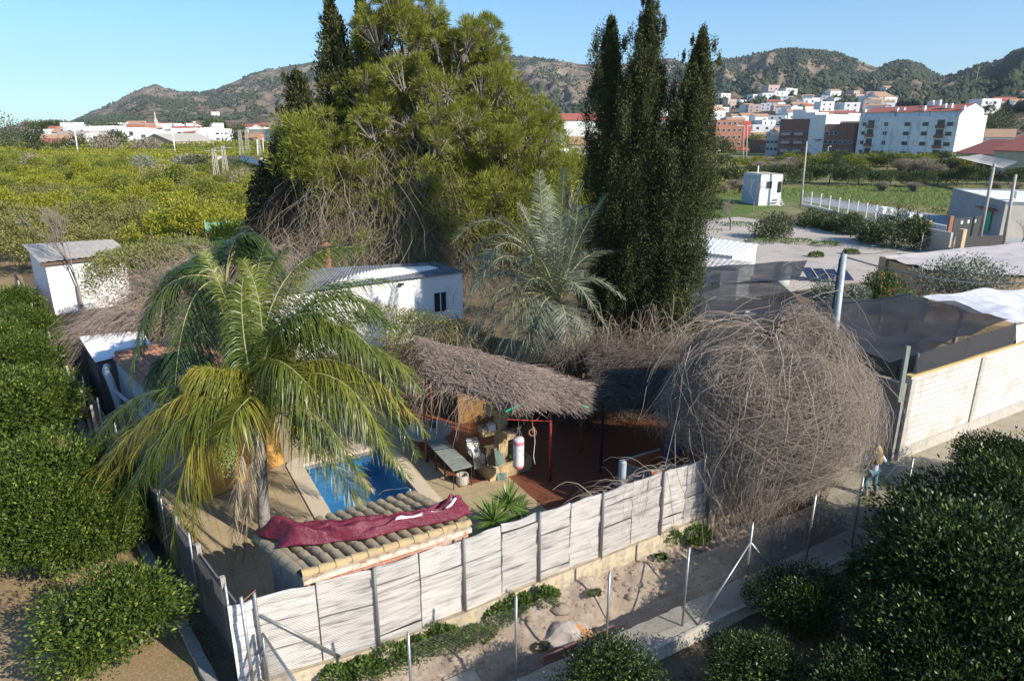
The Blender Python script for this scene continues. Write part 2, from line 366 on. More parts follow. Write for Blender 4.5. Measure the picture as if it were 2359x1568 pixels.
# ================================================================== NEAR STRUCTURES
m_plaster = M('footing_plaster', (.62, .5, .32), (.5, .42, .3), 3, .95, .5, .02, c3=(.36, .31, .25), s3=7)
m_conc = M('concrete', (.4, .37, .33), (.31, .29, .26), 2.5, .95, .5, .015, c3=(.22, .21, .19), s3=12)
m_conc_l = M('pale_concrete', (.52, .47, .4), (.44, .4, .35), 2, .95, .4, .01, c3=(.36, .36, .26), s3=5)
m_galv = M('galvanised_steel', (.42, .43, .43), (.34, .35, .35), 20, .45, metal=.7)
m_galvd = M('dull_steel', (.3, .3, .3), (.24, .24, .24), 20, .55, metal=.5)
m_wire = M('fence_wire', (.26, .24, .22), (.2, .17, .14), 8, .6, metal=.4)
m_white = M('white_render', (.86, .84, .8), (.78, .76, .73), .7, .9, .2, .01)
m_rust = M('rust', (.33, .14, .07), (.22, .1, .06), 6, .9, .4)
m_dark = M('dark_void', (.02, .02, .022), (.015, .015, .015), 2, .8)
m_board = {}
for k, (a, b, c_) in enumerate([((.8, .75, .68), (.66, .61, .56), (.4, .37, .35)), ((.84, .79, .72), (.72, .66, .6), (.46, .42, .39)), ((.76, .71, .65), (.6, .55, .51), (.36, .33, .32))]):
    m_board[k] = M('weathered_board_%d' % k, a, b, 1.6, .95, .8, .012, stretch=(.6, .6, 5), c3=c_, s3=3.2)

# ---- white slatted precast wall: footing, posts, one panel of slats per bay
FR = [(-5.35, 10.68), (-4.9, 10.93), (-2.82, 11.87), (-1.07, 12.94), (.64, 14.02), (2.25, 14.96), (3.98, 16.03), (5.5, 16.9), (7.1, 17.8), (8.7, 18.7)]
wall = thing('board_wall', 'long weathered whitish slatted concrete wall on a yellow footing in front of the pool yard', 'wall', (FR[0][0], FR[0][1], 0))
WN = Vector((-.5, .866, 0)); rw = random.Random(3)
def wtop(i): return 2.32 - .012 * i
panels = []
for i in range(len(FR) - 1):
    a, b = Vector((*FR[i], 0)), Vector((*FR[i + 1], 0)); d = (b - a); L = d.length; d.normalize(); nn = Vector((-d.y, d.x, 0))
    for half in range(2 if L > 1 else 1):
        mb = MB(); h0 = .42; nsl = 9; x0 = L * half / 2 + (.0 if half else .03); x1 = L * (half + 1) / 2 - .03 if L > 1 else L - .02
        hs = (wtop(i) - .12 * rw.random() * 0 - h0) / nsl; tilt = rw.uniform(-.035, .035)
        sag = [rw.uniform(-.02, .02) for _ in range(4)]
        for k in range(nsl):
            K = 7; top = []; bot = []; lean = rw.uniform(-.03, .03); gap = rw.choice([.008, .012, .02, .01, .04, .008]) if i else .002; th = .035
            push = rw.uniform(-.02, .02)
            w1, w2 = rw.uniform(-.012, .012), rw.uniform(-.02, .02)
            for j in range(K + 1):
                f = j / K; x = x0 + (x1 - x0) * f; zz_ = h0 + k * hs + tilt * (f - .5) * (k / nsl) + w1 * math.sin(f * 5 + k) + .02 * math.sin(f * 3.1 + i) * (k / nsl)
                off = push + w2 * math.sin(f * 3.14 + .4)
                if k == nsl - 1: gap = .0 + abs(math.sin(j * 2.7 + i * 1.7 + half)) * .045
                p = a + d * x + nn * (off + .02)
                bot.append((p + Vector((0, 0, zz_)), p + nn * th + Vector((0, 0, zz_))))
                q = p + nn * lean * .5
                top.append((q + Vector((0, 0, zz_ + hs - gap)), q + nn * th + Vector((0, 0, zz_ + hs - gap))))
            for j in range(K):
                mb.hexa([bot[j][0], bot[j + 1][0], bot[j + 1][1], bot[j][1]], [top[j][0], top[j + 1][0], top[j + 1][1], top[j][1]], 0)
        panels.append(mb.build('panel', m_board[rw.randrange(3)], wall))
fm = MB()
for i in range(len(FR) - 1):
    a, b = Vector((*FR[i], 0)), Vector((*FR[i + 1], 0)); d = (b - a).normalized(); nn = Vector((-d.y, d.x, 0)); K = 8
    zf = lambda f: .42 + .025 * math.sin(f * 9 + i * 3)
    for j in range(K):
        p, q = a.lerp(b, j / K), a.lerp(b, (j + 1) / K)
        w0 = .05 + .02 * math.sin(j * 3 + i); w1_ = .05 + .02 * math.sin((j + 1) * 3 + i)
        fm.hexa([p - nn * w0 - Vector((0, 0, .3)), q - nn * w1_ - Vector((0, 0, .3)), q + nn * .2 - Vector((0, 0, .3)), p + nn * .2 - Vector((0, 0, .3))],
                [p - nn * w0 + Vector((0, 0, zf(j / K))), q - nn * w1_ + Vector((0, 0, zf((j + 1) / K))), q + nn * .2 + Vector((0, 0, .42)), p + nn * .2 + Vector((0, 0, .42))])
fm.build('footing', m_plaster, wall)
for i, (x, y) in enumerate(FR[1:]):
    d = Vector((.87, .5, 0)); p = Vector((x, y, 0)) - Vector((-.5, .866, 0)) * .03
    h = wtop(i) + .02 + (.12 if i == 0 else 0)
    o = MB().tube([p + Vector((0, 0, .38)), p + Vector((0, 0, h))], .034, 8).tube([p + Vector((0, 0, h)), p + Vector((0, 0, h + .02))], .038, 8).build('post', m_galvd, wall, smooth=True)
MB().tube([Vector((-4.83, 10.93, 1.95)), Vector((-3.55, 11.5, .46))], .03, 8).build('brace', m_galv, wall, smooth=True)

# ---- chain-link fences
def chainlink(pts, h, z0=0., pitch=.065, r=.0025):
    """diagonal wires between consecutive points, plus three line wires"""
    A, B = [], []
    for a, b in zip(pts[:-1], pts[1:]):
        a, b = Vector(a), Vector(b); L = (b - a).length; n = int((L + h) / pitch)
        za, zb = a.z, b.z
        for k in range(n):
            x0 = k * pitch - h
            for sgn in (1, -1):
                s0, s1 = (x0, x0 + h); q0, q1 = (0, h) if sgn > 0 else (h, 0)
                t0, t1 = 0., 1.
                if s0 < 0: t0 = -s0 / h
                if s1 > L: t1 = (L - s0) / h
                if t1 <= t0: continue
                for (tt, lst) in ((t0, A), (t1, B)):
                    s_ = s0 + (s1 - s0) * tt; q = q0 + (q1 - q0) * tt; p = a.lerp(b, min(max(s_ / L, 0), 1)); lst.append((p.x, p.y, p.z + z0 + q))
        for q in (.02, h * .5, h): A.append((a.x, a.y, a.z + z0 + q)); B.append((b.x, b.y, b.z + z0 + q))
    P = np.stack([np.array(A), np.array(B)], 1); return strands(P, np.full(P.shape[:2], r))
def fence(label, pts, h, post_h, mesh_h, braces=(), posts=None, wr=.0018, r=.028, pm=None, name='wire_fence', base=0.):
    t = thing(name, label, 'fence', tuple(pts[0]))
    v, f = chainlink(pts, mesh_h, base + .04, r=wr); npmesh('wire_mesh', v, f, m_wire, t)
    for p in (posts or pts):
        p = Vector(p); MB().tube([p + Vector((0, 0, -.1)), p + Vector((0, 0, post_h))], r, 8).tube([p + Vector((0, 0, post_h)), p + Vector((0, 0, post_h + .03))], [r * 1.15, r * .6], 8).build('post', pm or m_galv, t, smooth=True)
    for a, b in braces: MB().tube([a, b], r * .85, 8).build('brace', pm or m_galv, t, smooth=True)
    return t
LP = [(-1.9, 10.3), (0.08, 11.33), (2.03, 12.09), (3.89, 12.93), (5.62, 13.93), (7.63, 15.2), (9.27, 16.11), (11.2, 17.2)]
LPv = [Vector((*p, 0)) for p in LP]
fence('chain link fence on thin steel posts along the concrete lip of the channel', LPv, 2, 2.06, 1.75,
      braces=[(LPv[4] + Vector((0, 0, 1.55)), Vector((4.25, 12.95, .02))), (LPv[4] + Vector((0, 0, 1.55)), Vector((6.75, 14.55, .02)))])
# fence wire in front of the board wall follows its posts
wf = [Vector((x, y, .42)) - Vector((-.5, .866, 0)) * .075 for x, y in FR[1:8]]
v, f = chainlink(wf, 1.9); tw = npmesh('wire_netting', v, f, m_wire, None, loc=tuple(wf[0])); tag(tw, 'chain link wire netting stretched against the front of the weathered board wall', 'netting')
LL = [Vector(p) for p in [(-5.75, 11.59, 0), (-7.3, 13.4, 0), (-8.9, 15.3, 0), (-10.6, 17.35, 0), (-12.3, 19.4, 0), (-14., 21.4, 0), (-15.7, 23.4, 0)]]
fence('chain link fence standing in shade along the left edge of the yard', LL, 2, 2.13, 1.8)
# near corner post, gate panel
co = thing('corner_post', 'tall galvanised post at the near left corner of the board wall with a rusty bar', 'post', (-4.98, 10.55, 0))
MB().tube([Vector((-4.98, 10.55, -.2)), Vector((-5.0, 10.6, 2.62))], .034, 8).build('pipe', m_galv, co, smooth=True)
MB().tube([Vector((-5.0, 10.6, 2.5)), Vector((-4.87, 10.95, 2.5))], .012, 6).build('rusty_bar', m_rust, co)
gt = thing('wire_gate', 'slanting steel framed wire gate leaning away from the near wall corner', 'gate', (-4.72, 10.75, 0))
ga, gb_, gh0, gh1 = Vector((-4.75, 10.72, 0)), Vector((-3.6, 9.4, 0)), .02, 1.7
for a, b in ((ga + Vector((0, 0, gh1)), gb_ + Vector((0, 0, gh1 - .1))), (ga, gb_), (ga, ga + Vector((0, 0, gh1))), (gb_, gb_ + Vector((0, 0, gh1 - .1)))):
    MB().tube([a, b], .028, 8).build('frame_bar', m_galv, gt, smooth=True)
v, f = chainlink([ga, gb_], 1.62, .02, .05, .002); npmesh('wire_mesh', v, f, m_wire, gt)
MB().tube([Vector((-5.35, 10.5, 0)), Vector((-4.72, 10.8, 1.35))], .025, 8).build('brace', m_galvd, gt, smooth=True)

# ---- concrete lip of the channel, kerbs
def rough_slab(mb, a, b, w0, w1, z0, z1, K=40, jit=.015, rr=random.Random(5)):
    a, b = Vector(a), Vector(b); d = (b - a).normalized(); nn = Vector((-d.y, d.x, 0)); rows = []
    for j in range(K + 1):
        p = a.lerp(b, j / K); e = lambda: rr.uniform(-jit, jit)
        rows.append([p + nn * (w0 + e()) + Vector((0, 0, z0)), p + nn * (w0 + e()) + Vector((0, 0, z1 + e() * .4)), p + nn * ((w0 + w1) / 2) + Vector((0, 0, z1 + .004)), p + nn * (w1 + e()) + Vector((0, 0, z1 + e() * .4)), p + nn * (w1 + e()) + Vector((0, 0, z0))])
    mb.grid(rows); mb.add(rows[0], [(0, 1, 2, 3, 4)]); mb.add(rows[-1], [(4, 3, 2, 1, 0)]); return mb
m_lip = zone('lip_concrete', [(.4, .36, .3), (.33, .3, .26), (.3, .3, .2), (.46, .42, .36)], 1.2, b=.8, bd=.02, fine=25)
lip = rough_slab(MB(), S(-6, -3.04), S(15.4, -3.04), 0, .72, -1.02, .012, 120).build('channel_lip', m_lip); tag(lip, kind='structure')
rough_slab(MB(), S(-6, -3.04), S(16.5, -3.04), -.09, -.005, -.45, .035, 60).build('channel_kerb', m_conc_l); tag(bpy.data.objects['channel_kerb'], kind='structure')
el = rough_slab(MB(), S(15.45, -3.04), S(15.45, 0.0), -.35, 0, -1.02, .02, 20).build('channel_end', m_conc); tag(el, kind='structure')
# small cross slab over the channel and rusty sheet shoring
br = rough_slab(MB(), S(4.1, -2.6), S(4.1, -1.2), 0, .7, -.55, -.42, 12).build('broken_slab', m_conc_l); tag(br, 'broken grey concrete slab lying across the channel among weeds', 'slab')
sh = MB().bar(S(5.6, -1.72, -.62), S(7.6, -1.7, -.62), .04, .5).build('shoring_sheet', M('rusty_sheet', (.3, .15, .12), (.22, .11, .1), 3, .85, .3), None, loc=S(5.6, -1.72, -.6)); tag(sh, 'rusty red brown sheet shoring the channel bank below the orange pipe', 'metal sheet')
pp = MB().tube([S(6.72, -1.35, -.32), S(6.95, -1.72, -.42)], .1, 14, cap=False).tube([S(6.95, -1.72, -.42), S(6.72, -1.35, -.32)], .088, 14).build('drain_pipe', M('orange_pvc', (.75, .36, .14), (.65, .3, .12), 5, .5), None, smooth=True, loc=S(6.8, -1.5, -.4)); tag(pp, 'short orange plastic drain pipe sticking out of the channel bank', 'pipe')
pb = MB(); rr = random.Random(9)
ob_ = bmesh.new(); bmesh.ops.create_icosphere(ob_, subdivisions=3, radius=.5)
for v_ in ob_.verts:
    c_ = v_.co; v_.co = Vector((c_.x * 1.25, c_.y * .8, c_.z * .75)) * (1 + .18 * math.sin(c_.x * 9 + 2) * math.cos(c_.y * 8) + .1 * math.sin(c_.z * 17))
me_ = bpy.data.meshes.new('mortar_lump'); ob_.to_mesh(me_); ob_.free(); me_.materials.append(M('pale_mortar', (.62, .54, .47), (.5, .42, .36), 5, .95, .8, .03))
lump = bpy.data.objects.new('mortar_lump', me_); COL.objects.link(lump); lump.location = S(6.5, -1.3, -.6); tag(lump, 'pale lump of dumped mortar around the orange drain pipe', 'mortar')
# stones in the bank
st_v = bmesh.new(); bmesh.ops.create_icosphere(st_v, subdivisions=1, radius=1); SV_ = np.array([v_.co for v_ in st_v.verts]); SF_ = np.array([[v_.index for v_ in f_.verts] for f_ in st_v.faces]); st_v.free()
parts = []
for k in range(900):
    s_, t_ = RNG.uniform(2, 15.2), RNG.uniform(-1.7, -.35); z_ = float(ground_z(np.array([s_]), np.array([t_]))[0]); r_ = RNG.exponential(.018) + .01
    q = S(s_, t_, z_); parts.append((SV_ * (1 + RNG.uniform(-.25, .25, SV_.shape)) * r_ * [1.3, 1, .7] + np.array(q), SF_))
v, f = cat(parts); tag(npmesh('stones', v, f, m_dirt), kind='stuff')
lk = rough_slab(MB(), Vector((-5.42, 10.5, 0)), Vector((-20.6, 29.2, 0)), 0, .22, -.1, .16, 90).build('kerb', m_conc); tag(lk, kind='structure')

# ---- left boundary: dark slatted precast wall, then brown sheet wall with white posts
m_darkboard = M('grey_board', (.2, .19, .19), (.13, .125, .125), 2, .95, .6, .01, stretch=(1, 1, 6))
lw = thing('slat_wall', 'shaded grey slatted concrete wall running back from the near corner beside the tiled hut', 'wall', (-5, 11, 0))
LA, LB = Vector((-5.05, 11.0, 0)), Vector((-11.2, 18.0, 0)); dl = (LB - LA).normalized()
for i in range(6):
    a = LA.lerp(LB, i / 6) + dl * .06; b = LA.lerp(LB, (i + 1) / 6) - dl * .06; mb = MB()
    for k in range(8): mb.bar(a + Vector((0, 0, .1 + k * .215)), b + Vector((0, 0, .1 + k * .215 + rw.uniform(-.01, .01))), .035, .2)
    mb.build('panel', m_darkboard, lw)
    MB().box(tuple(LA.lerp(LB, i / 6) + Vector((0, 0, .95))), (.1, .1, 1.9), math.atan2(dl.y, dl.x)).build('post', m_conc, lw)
m_brown = M('brown_sheet', (.33, .17, .1), (.25, .13, .08), 1.5, .9, .3, c3=(.18, .1, .07), s3=4)
bw = thing('sheet_wall', 'rust brown boundary wall carried by leaning white posts beside the hedge', 'wall', (-16.5, 24.3, 0))
BW = [(-14.2, 21.6), (-16.46, 24.28), (-18.6, 27.), (-21.2, 30.2), (-24.2, 33.9), (-27.2, 37.5), (-30.2, 41.2), (-33.5, 45.2)]
for i in range(len(BW) - 1):
    a, b = Vector((*BW[i], .75)), Vector((*BW[i + 1], .75)); MB().bar(a, b, .05, 1.5).build('sheet', m_brown, bw)
    for q in (0, .5):
        p = a.lerp(b, q); MB().bar(p + Vector((-.09, -.08, -.75)), p + Vector((-.12, -.1, 1.0 + .15 * rw.random())), .08, .08).build('post', m_conc_l, bw)

# ---- patio floors
T_ = .33
m_tile = BRICK('beige_tile', (.5, .38, .22), (.46, .35, .21), (.3, .23, .15), .6, .6, .012, .6, (.54, .41, .25), .002, 0, 'xy')
m_terra = BRICK('terracotta_tile', (.26, .095, .05), (.22, .08, .045), (.14, .06, .04), T_, T_, .012, .5, (.2, .08, .05), .002, 0, 'xy')
def sheetS(name, st, z, mat, thick=None):
    mb = MB(); o = thing('tmp', 'x', 'x') if 0 else None
    mb.slab([p for p in st], z - (thick or .02), z) if thick else mb.add([(p[0], p[1], z) for p in st], [tuple(range(len(st)))])
    ob = mb.build(name, mat); ob.location = (SO[0], SO[1], 0); ob.rotation_euler = (0, 0, R(30)); tag(ob, kind='structure'); return ob
PS = (3.0, 5.65, 4.75, 9.25)             # pool water: s0 s1 t0 t1
CS = (2.5, 6.12, 4.25, 9.8)              # coping outer
mb = MB()                                # beige floor with a hole for the pool
mb.add([(-.02, .2, .03), (2.52, .2, .03), (2.52, 15, .03), (-3.05, 15, .03)], [(0, 1, 2, 3)])
for a, b, c_, d_ in ( (6.1, 6.9, .2, 15), (2.52, 6.1, .2, 4.3), (2.52, 6.1, 9.75, 15)):
    mb.add([(a, c_, .03), (b, c_, .03), (b, d_, .03), (a, d_, .03)], [(0, 1, 2, 3)])
mb.add([(6.9, .2, .03), (8.6, .2, .03), (8.6, 5.3, .03), (6.9, 5.3, .03)], [(0, 1, 2, 3)])
fl = mb.build('patio_floor', m_tile); fl.location = (SO[0], SO[1], 0); fl.rotation_euler = (0, 0, R(30)); tag(fl, kind='structure')
sheetS('terracotta_floor', [(6.9, 5.3), (8.6, 5.3), (8.6, .3), (16.4, .3), (16.4, 15), (6.9, 15)], .034, m_terra)
sheetS('yard_edge', [(.1, .05), (17, .05), (17, .35), (.1, .35)], .022, m_conc)
# pool
m_cop = M('cream_coping', (.66, .54, .38), (.6, .49, .35), 3, .7, .2, .004)
m_pool = BRICK('pool_mosaic', (.07, .33, .62), (.04, .25, .55), (.2, .45, .6), .1, .1, .006, .3, (.05, .28, .58), .001, 0, 'xy')
pool = thing('swimming_pool', 'blue rectangular swimming pool with cream coping under the drooping palm fronds', 'pool', (0, 0, 0))
s0, s1, t0, t1 = PS; c0, c1, d0, d1 = CS
def rr_rect(a, b, c, d, r, n=5):
    P = []
    for cx, cy, a0 in ((b - r, c + r, -90), (b - r, d - r, 0), (a + r, d - r, 90), (a + r, c + r, 180)):
        for k in range(n + 1):
            an = R(a0 + 90 * k / n); P.append((cx + r * math.cos(an), cy + r * math.sin(an)))
    return P
O_, I_ = rr_rect(c0, c1, d0, d1, .45), rr_rect(s0, s1, t0, t1, .12); n = len(O_); mb = MB()
vs = [(*p, .0) for p in O_] + [(*p, .075) for p in O_] + [(*p, .085) for p in I_] + [(*p, -.3) for p in I_]
mb.add(vs, [(k * n + j, k * n + (j + 1) % n, (k + 1) * n + (j + 1) % n, (k + 1) * n + j) for k in range(3) for j in range(n)])
mb.build('coping', m_cop, pool)
mb = MB(); B_ = [(*p, -.02) for p in I_] + [(*p, -1.4) for p in I_]
mb.add(B_, [(j, n + j, n + (j + 1) % n, (j + 1) % n) for j in range(n)]); mb.add([(*p, -1.4) for p in I_], [tuple(range(n))]); mb.build('basin', m_pool, pool)
mb = MB()                                # entry steps in the far left corner
for k in range(3): mb.box((s0 + .5, t1 - .35 - k * .3, -.25 - .12 - k * .25 - .3), (1.0, .3 + .004 * k, .6))
mb.build('steps', m_pool, pool)
mw, nt, bs = _nt('pool_water'); bs.inputs['Base Color'].default_value = (.8, .95, 1, 1); bs.inputs['Roughness'].default_value = .03; bs.inputs['Transmission Weight'].default_value = 1; bs.inputs['IOR'].default_value = 1.12
bump(nt, bs, noise(nt, 6, 3), .25, .02)
MB().add([(*p, -.16) for p in I_], [tuple(range(n))]).build('water', mw, pool)
MB().tube([(s1 - .55, t0 + .0, .08), (s1 - .55, t0 + .0, .72), (s1 - .62, t0 + .08, .8), (s1 - 1.15, t0 + .75, .5), (s1 - 1.5, t0 + 1.2, -.2)], .022, 8).build('handrail', M('chrome', (.8, .8, .82), (.7, .7, .72), 3, .15, metal=1), pool, smooth=True)
pool.location = (SO[0], SO[1], 0); pool.rotation_euler = (0, 0, R(30))

# ground under the pool must open: cut the faces of the ground sheet inside the basin
me = g.data; bm = bmesh.new(); bm.from_mesh(me)
kill = [f_ for f_ in bm.faces if all(s0 - .12 < v_.co.x < s1 + .12 and t0 - .12 < v_.co.y < t1 + .12 for v_ in f_.verts)]
def in_hole(f_):
    c_ = f_.calc_center_median(); xs_ = [v_.co.x for v_ in f_.verts]; ys_ = [v_.co.y for v_ in f_.verts]
    return max(xs_) > s0 - .02 and min(xs_) < s1 + .02 and max(ys_) > t0 - .02 and min(ys_) < t1 + .02
fz = [f_ for f_ in bm.faces if in_hole(f_)]
bmesh.ops.delete(bm, geom=fz, context='FACES'); bm.to_mesh(me); bm.free()

# ---- tiled hut beside the wall
m_rtile = M('old_clay_tile', (.36, .29, .19), (.27, .22, .15), 2.2, .9, .5, .01, c3=(.44, .35, .2), s3=5)
m_ytile = M('yellow_clay_tile', (.5, .36, .17), (.42, .3, .15), 2, .85, .3, c3=(.3, .24, .16), s3=6)
hut = thing('tiled_hut', 'low pump hut with curved clay roof tiles built against the board wall', 'hut', (0, 0, 0))
hs0, hs1, ht0, ht1, hz0, hz1 = .95, 4.62, -.08, 2.15, 2.42, 2.12
HD = lambda s, t: (s - .42 * (t - ht0) / (ht1 - ht0) * 1.0, t, hz0 + (hz1 - hz0) * (t - ht0) / (ht1 - ht0))
wl = MB(); m_brk = BRICK('red_brick', (.5, .2, .11), (.42, .16, .09), (.55, .48, .4), .26, .09, .012, .9, (.6, .5, .42), .008)
wl.slab([(hs0 + .12, ht0 + .1), (hs1 - .12, ht0 + .1), (hs1 - .5, ht1 - .12), (hs0 - .28, ht1 - .12)], 0, 2.05); wl.build('walls', m_conc, hut)
MB().box(((hs0 + hs1) / 2, ht0 + .02, 2.12), (hs1 - hs0 - .1, .14, .24)).build('brick_course', m_brk, hut)
fm_ = MB().box(((hs0 + hs1) / 2, ht0 - .01, 2.3), (hs1 - hs0 + .04, .17, .11)); fm_.build('mortar_band', M('flaking_mortar', (.72, .63, .5), (.6, .5, .38), 3, .95, .8, .02, c3=(.4, .17, .08), s3=7), hut)
rv = MB().add([HD(hs0, ht0), HD(hs1, ht0), HD(hs1, ht1), HD(hs0, ht1)], [(0, 1, 2, 3)]); rv.build('roof_deck', m_conc, hut)
ncol, nrow = 15, 6
tl = MB(); 
for ci in range(ncol):
    sx = hs0 + .1 + (hs1 - hs0 - .2) * ci / (ncol - 1)
    for ri in range(nrow):
        f0, f1 = ri / nrow, (ri + 1) / nrow + .03; rad0, rad1 = .085, .1
        rows = []
        for f_, r_ in ((f0, .082), (min(f1, 1.04), .105)):
            t_ = ht0 + (ht1 - ht0) * f_; c_ = HD(sx, t_); up = .02 + (.028 if r_ > .1 else 0)
            rows.append([(c_[0] + r_ * math.cos(a_), c_[1], c_[2] + up + r_ * math.sin(a_) * .95) for a_ in np.linspace(-.15, math.pi + .15, 9)])
        jx = rw.uniform(-.008, .008); rows = [[(x + jx, y, z) for x, y, z in r] for r in rows]
        tl.grid(rows); tl.add([rows[1][i] for i in range(9)] + [(x, y, z - .02) for x, y, z in rows[1]], [(i, i + 1, 10 + i, 9 + i) for i in range(8)])
    # trough tile between
tl.build('roof_tiles', m_rtile, hut)
def cap_row(mb, a, b, n, r, seed=1):
    q = random.Random(seed); a, b = Vector(a), Vector(b); d = (b - a).normalized(); x = d.cross(Vector((0, 0, 1))).normalized(); up = Vector((0, 0, 1))
    for i in range(n):
        p0, p1 = a.lerp(b, i / n), a.lerp(b, (i + 1.06) / n); rows = []
        for p, rad in ((p0, r * 1.08), (p1, r * .85)):
            rows.append([p + x * math.cos(t) * rad + up * (math.sin(t) * rad) for t in np.linspace(-.1, math.pi + .1, 9)])
        mb.grid(rows); mb.add([rows[0][i] for i in range(9)] + [v_ - up * .02 for v_ in rows[0]], [(i + 1, i, 9 + i, 10 + i) for i in range(8)])
cp = MB(); cap_row(cp, (hs0 - .02, ht0 + .03, hz0 + .0), (hs1 + .02, ht0 + .03, hz0 + .0), 11, .1); cp.build('ridge_tiles', m_ytile, hut)
cp = MB(); l0, l1 = HD(hs0 - .02, ht0 + .1), HD(hs0 - .02, ht1 + .05); cap_row(cp, l1, l0, 6, .13); cp.build('verge_tiles', m_rtile, hut); cp = MB(); r0_, r1_ = HD(hs1, ht0 + .1), HD(hs1, ht1 + .05); cap_row(cp, r1_, r0_, 7, .12, 3); cp.build('verge_tiles', m_rtile, hut)
hut.location = (SO[0], SO[1], 0); hut.rotation_euler = (0, 0, R(30))

# burgundy tarp crumpled over the hut roof
m_tarp, nt, bs = _nt('burgundy_tarp'); bs.inputs['Roughness'].default_value = .38; bs.inputs['Specular IOR Level'].default_value = .5
t_c = nt.nodes.new('ShaderNodeTexCoord'); sx_ = nt.nodes.new('ShaderNodeSeparateXYZ'); nt.links.new(t_c.outputs['UV'], sx_.inputs[0])
nt.links.new(mix(nt, ramp(nt, noise(nt, 3, 4), .3, .7), (.2, .022, .045), (.14, .016, .035)), bs.inputs['Base Color']); bump(nt, bs, noise(nt, 4, 6, rough=.7), .9, .07)
tp = MB(); NI, NJ = 70, 26; rows = []
top_pl = lambda s_, t_: HD(0, t_)[2]
for i in range(NI + 1):
    f_ = i / NI; row = []
    wdt = .75 * (1 - f_) ** 1.5 + .42 + .08 * math.sin(f_ * 17) + .1 * math.sin(f_ * 7); ct = .2 + 1.45 * (1 - f_) ** 1.8
    s_c = .85 + 3.9 * f_
    for j in range(NJ + 1):
        h_ = j / NJ; t_ = ct + (h_ - .5) * wdt; sj = s_c - .3 * (t_ / 2) + .12 * math.sin(h_ * 6 + f_ * 9)
        fold = abs(math.sin(h_ * 8.5 + 2.4 * math.sin(f_ * 4.3 + 1) + f_ * 3)) ** .7 * .17 + abs(math.sin(f_ * 21 + h_ * 7)) * .05 + float(fbm(np.array([f_ * 17]), np.array([h_ * 5]), 3)[0]) * .24
        e = min(1, min(h_, 1 - h_) * 7) * min(1, min(f_, 1 - f_) * 14); hump = .28 * math.exp(-((f_ - .06) / .07) ** 2) + .3 * math.exp(-((f_ - .93) / .06) ** 2)
        row.append((sj, t_, top_pl(sj, t_) + .14 + (fold + hump * .8) * (.15 + .85 * e)))
    rows.append(row)
tp.grid(rows)
tp.m = [1 if ((i / NI > .58 and i / NI < .7 and j in (3, 4, 5)) or (.74 < i / NI < .79 and j in (4, 5, 6, 7)) or (.82 < i / NI < .9 and 4 <= j <= 6) or (.91 < i / NI < .95 and 5 <= j <= 9)) else 0 for i in range(NI) for j in range(NJ)]
to = tp.build('tarpaulin', [m_tarp, M('white_print', (.75, .73, .7), (.7, .68, .66), 4, .4)], None, smooth=True)
sb = to.modifiers.new('s', 'SUBSURF'); sb.levels = 1; sb.render_levels = 1
so = to.modifiers.new('t', 'SOLIDIFY'); so.thickness = .006
to.location = (SO[0], SO[1], 0); to.rotation_euler = (0, 0, R(30)); tag(to, 'crumpled burgundy tarpaulin with white print lying over the clay roof tiles', 'tarpaulin')
# wooden ladder lying on the tarp
ld = thing('ladder', 'grey wooden ladder lying flat on the roof tiles behind the burgundy tarpaulin', 'ladder', (0, 0, 0))
m_gw = M('grey_wood', (.3, .26, .23), (.22, .19, .17), 4, .9, .4, stretch=(1, 8, 8))
la, lb = S(2.75, .8, 2.42), S(4.3, .52, 2.55); dl_ = (lb - la).normalized(); px_ = Vector((-dl_.y, dl_.x, 0)).normalized() * .17
for sg in (-1, 1): MB().bar(la + px_ * sg, lb + px_ * sg, .025, .11).build('rail', m_gw, ld)
for k in range(7): p = la.lerp(lb, (k + .5) / 7); MB().bar(p - px_ * .93, p + px_ * .93, .09, .022).build('rung', m_gw, ld)

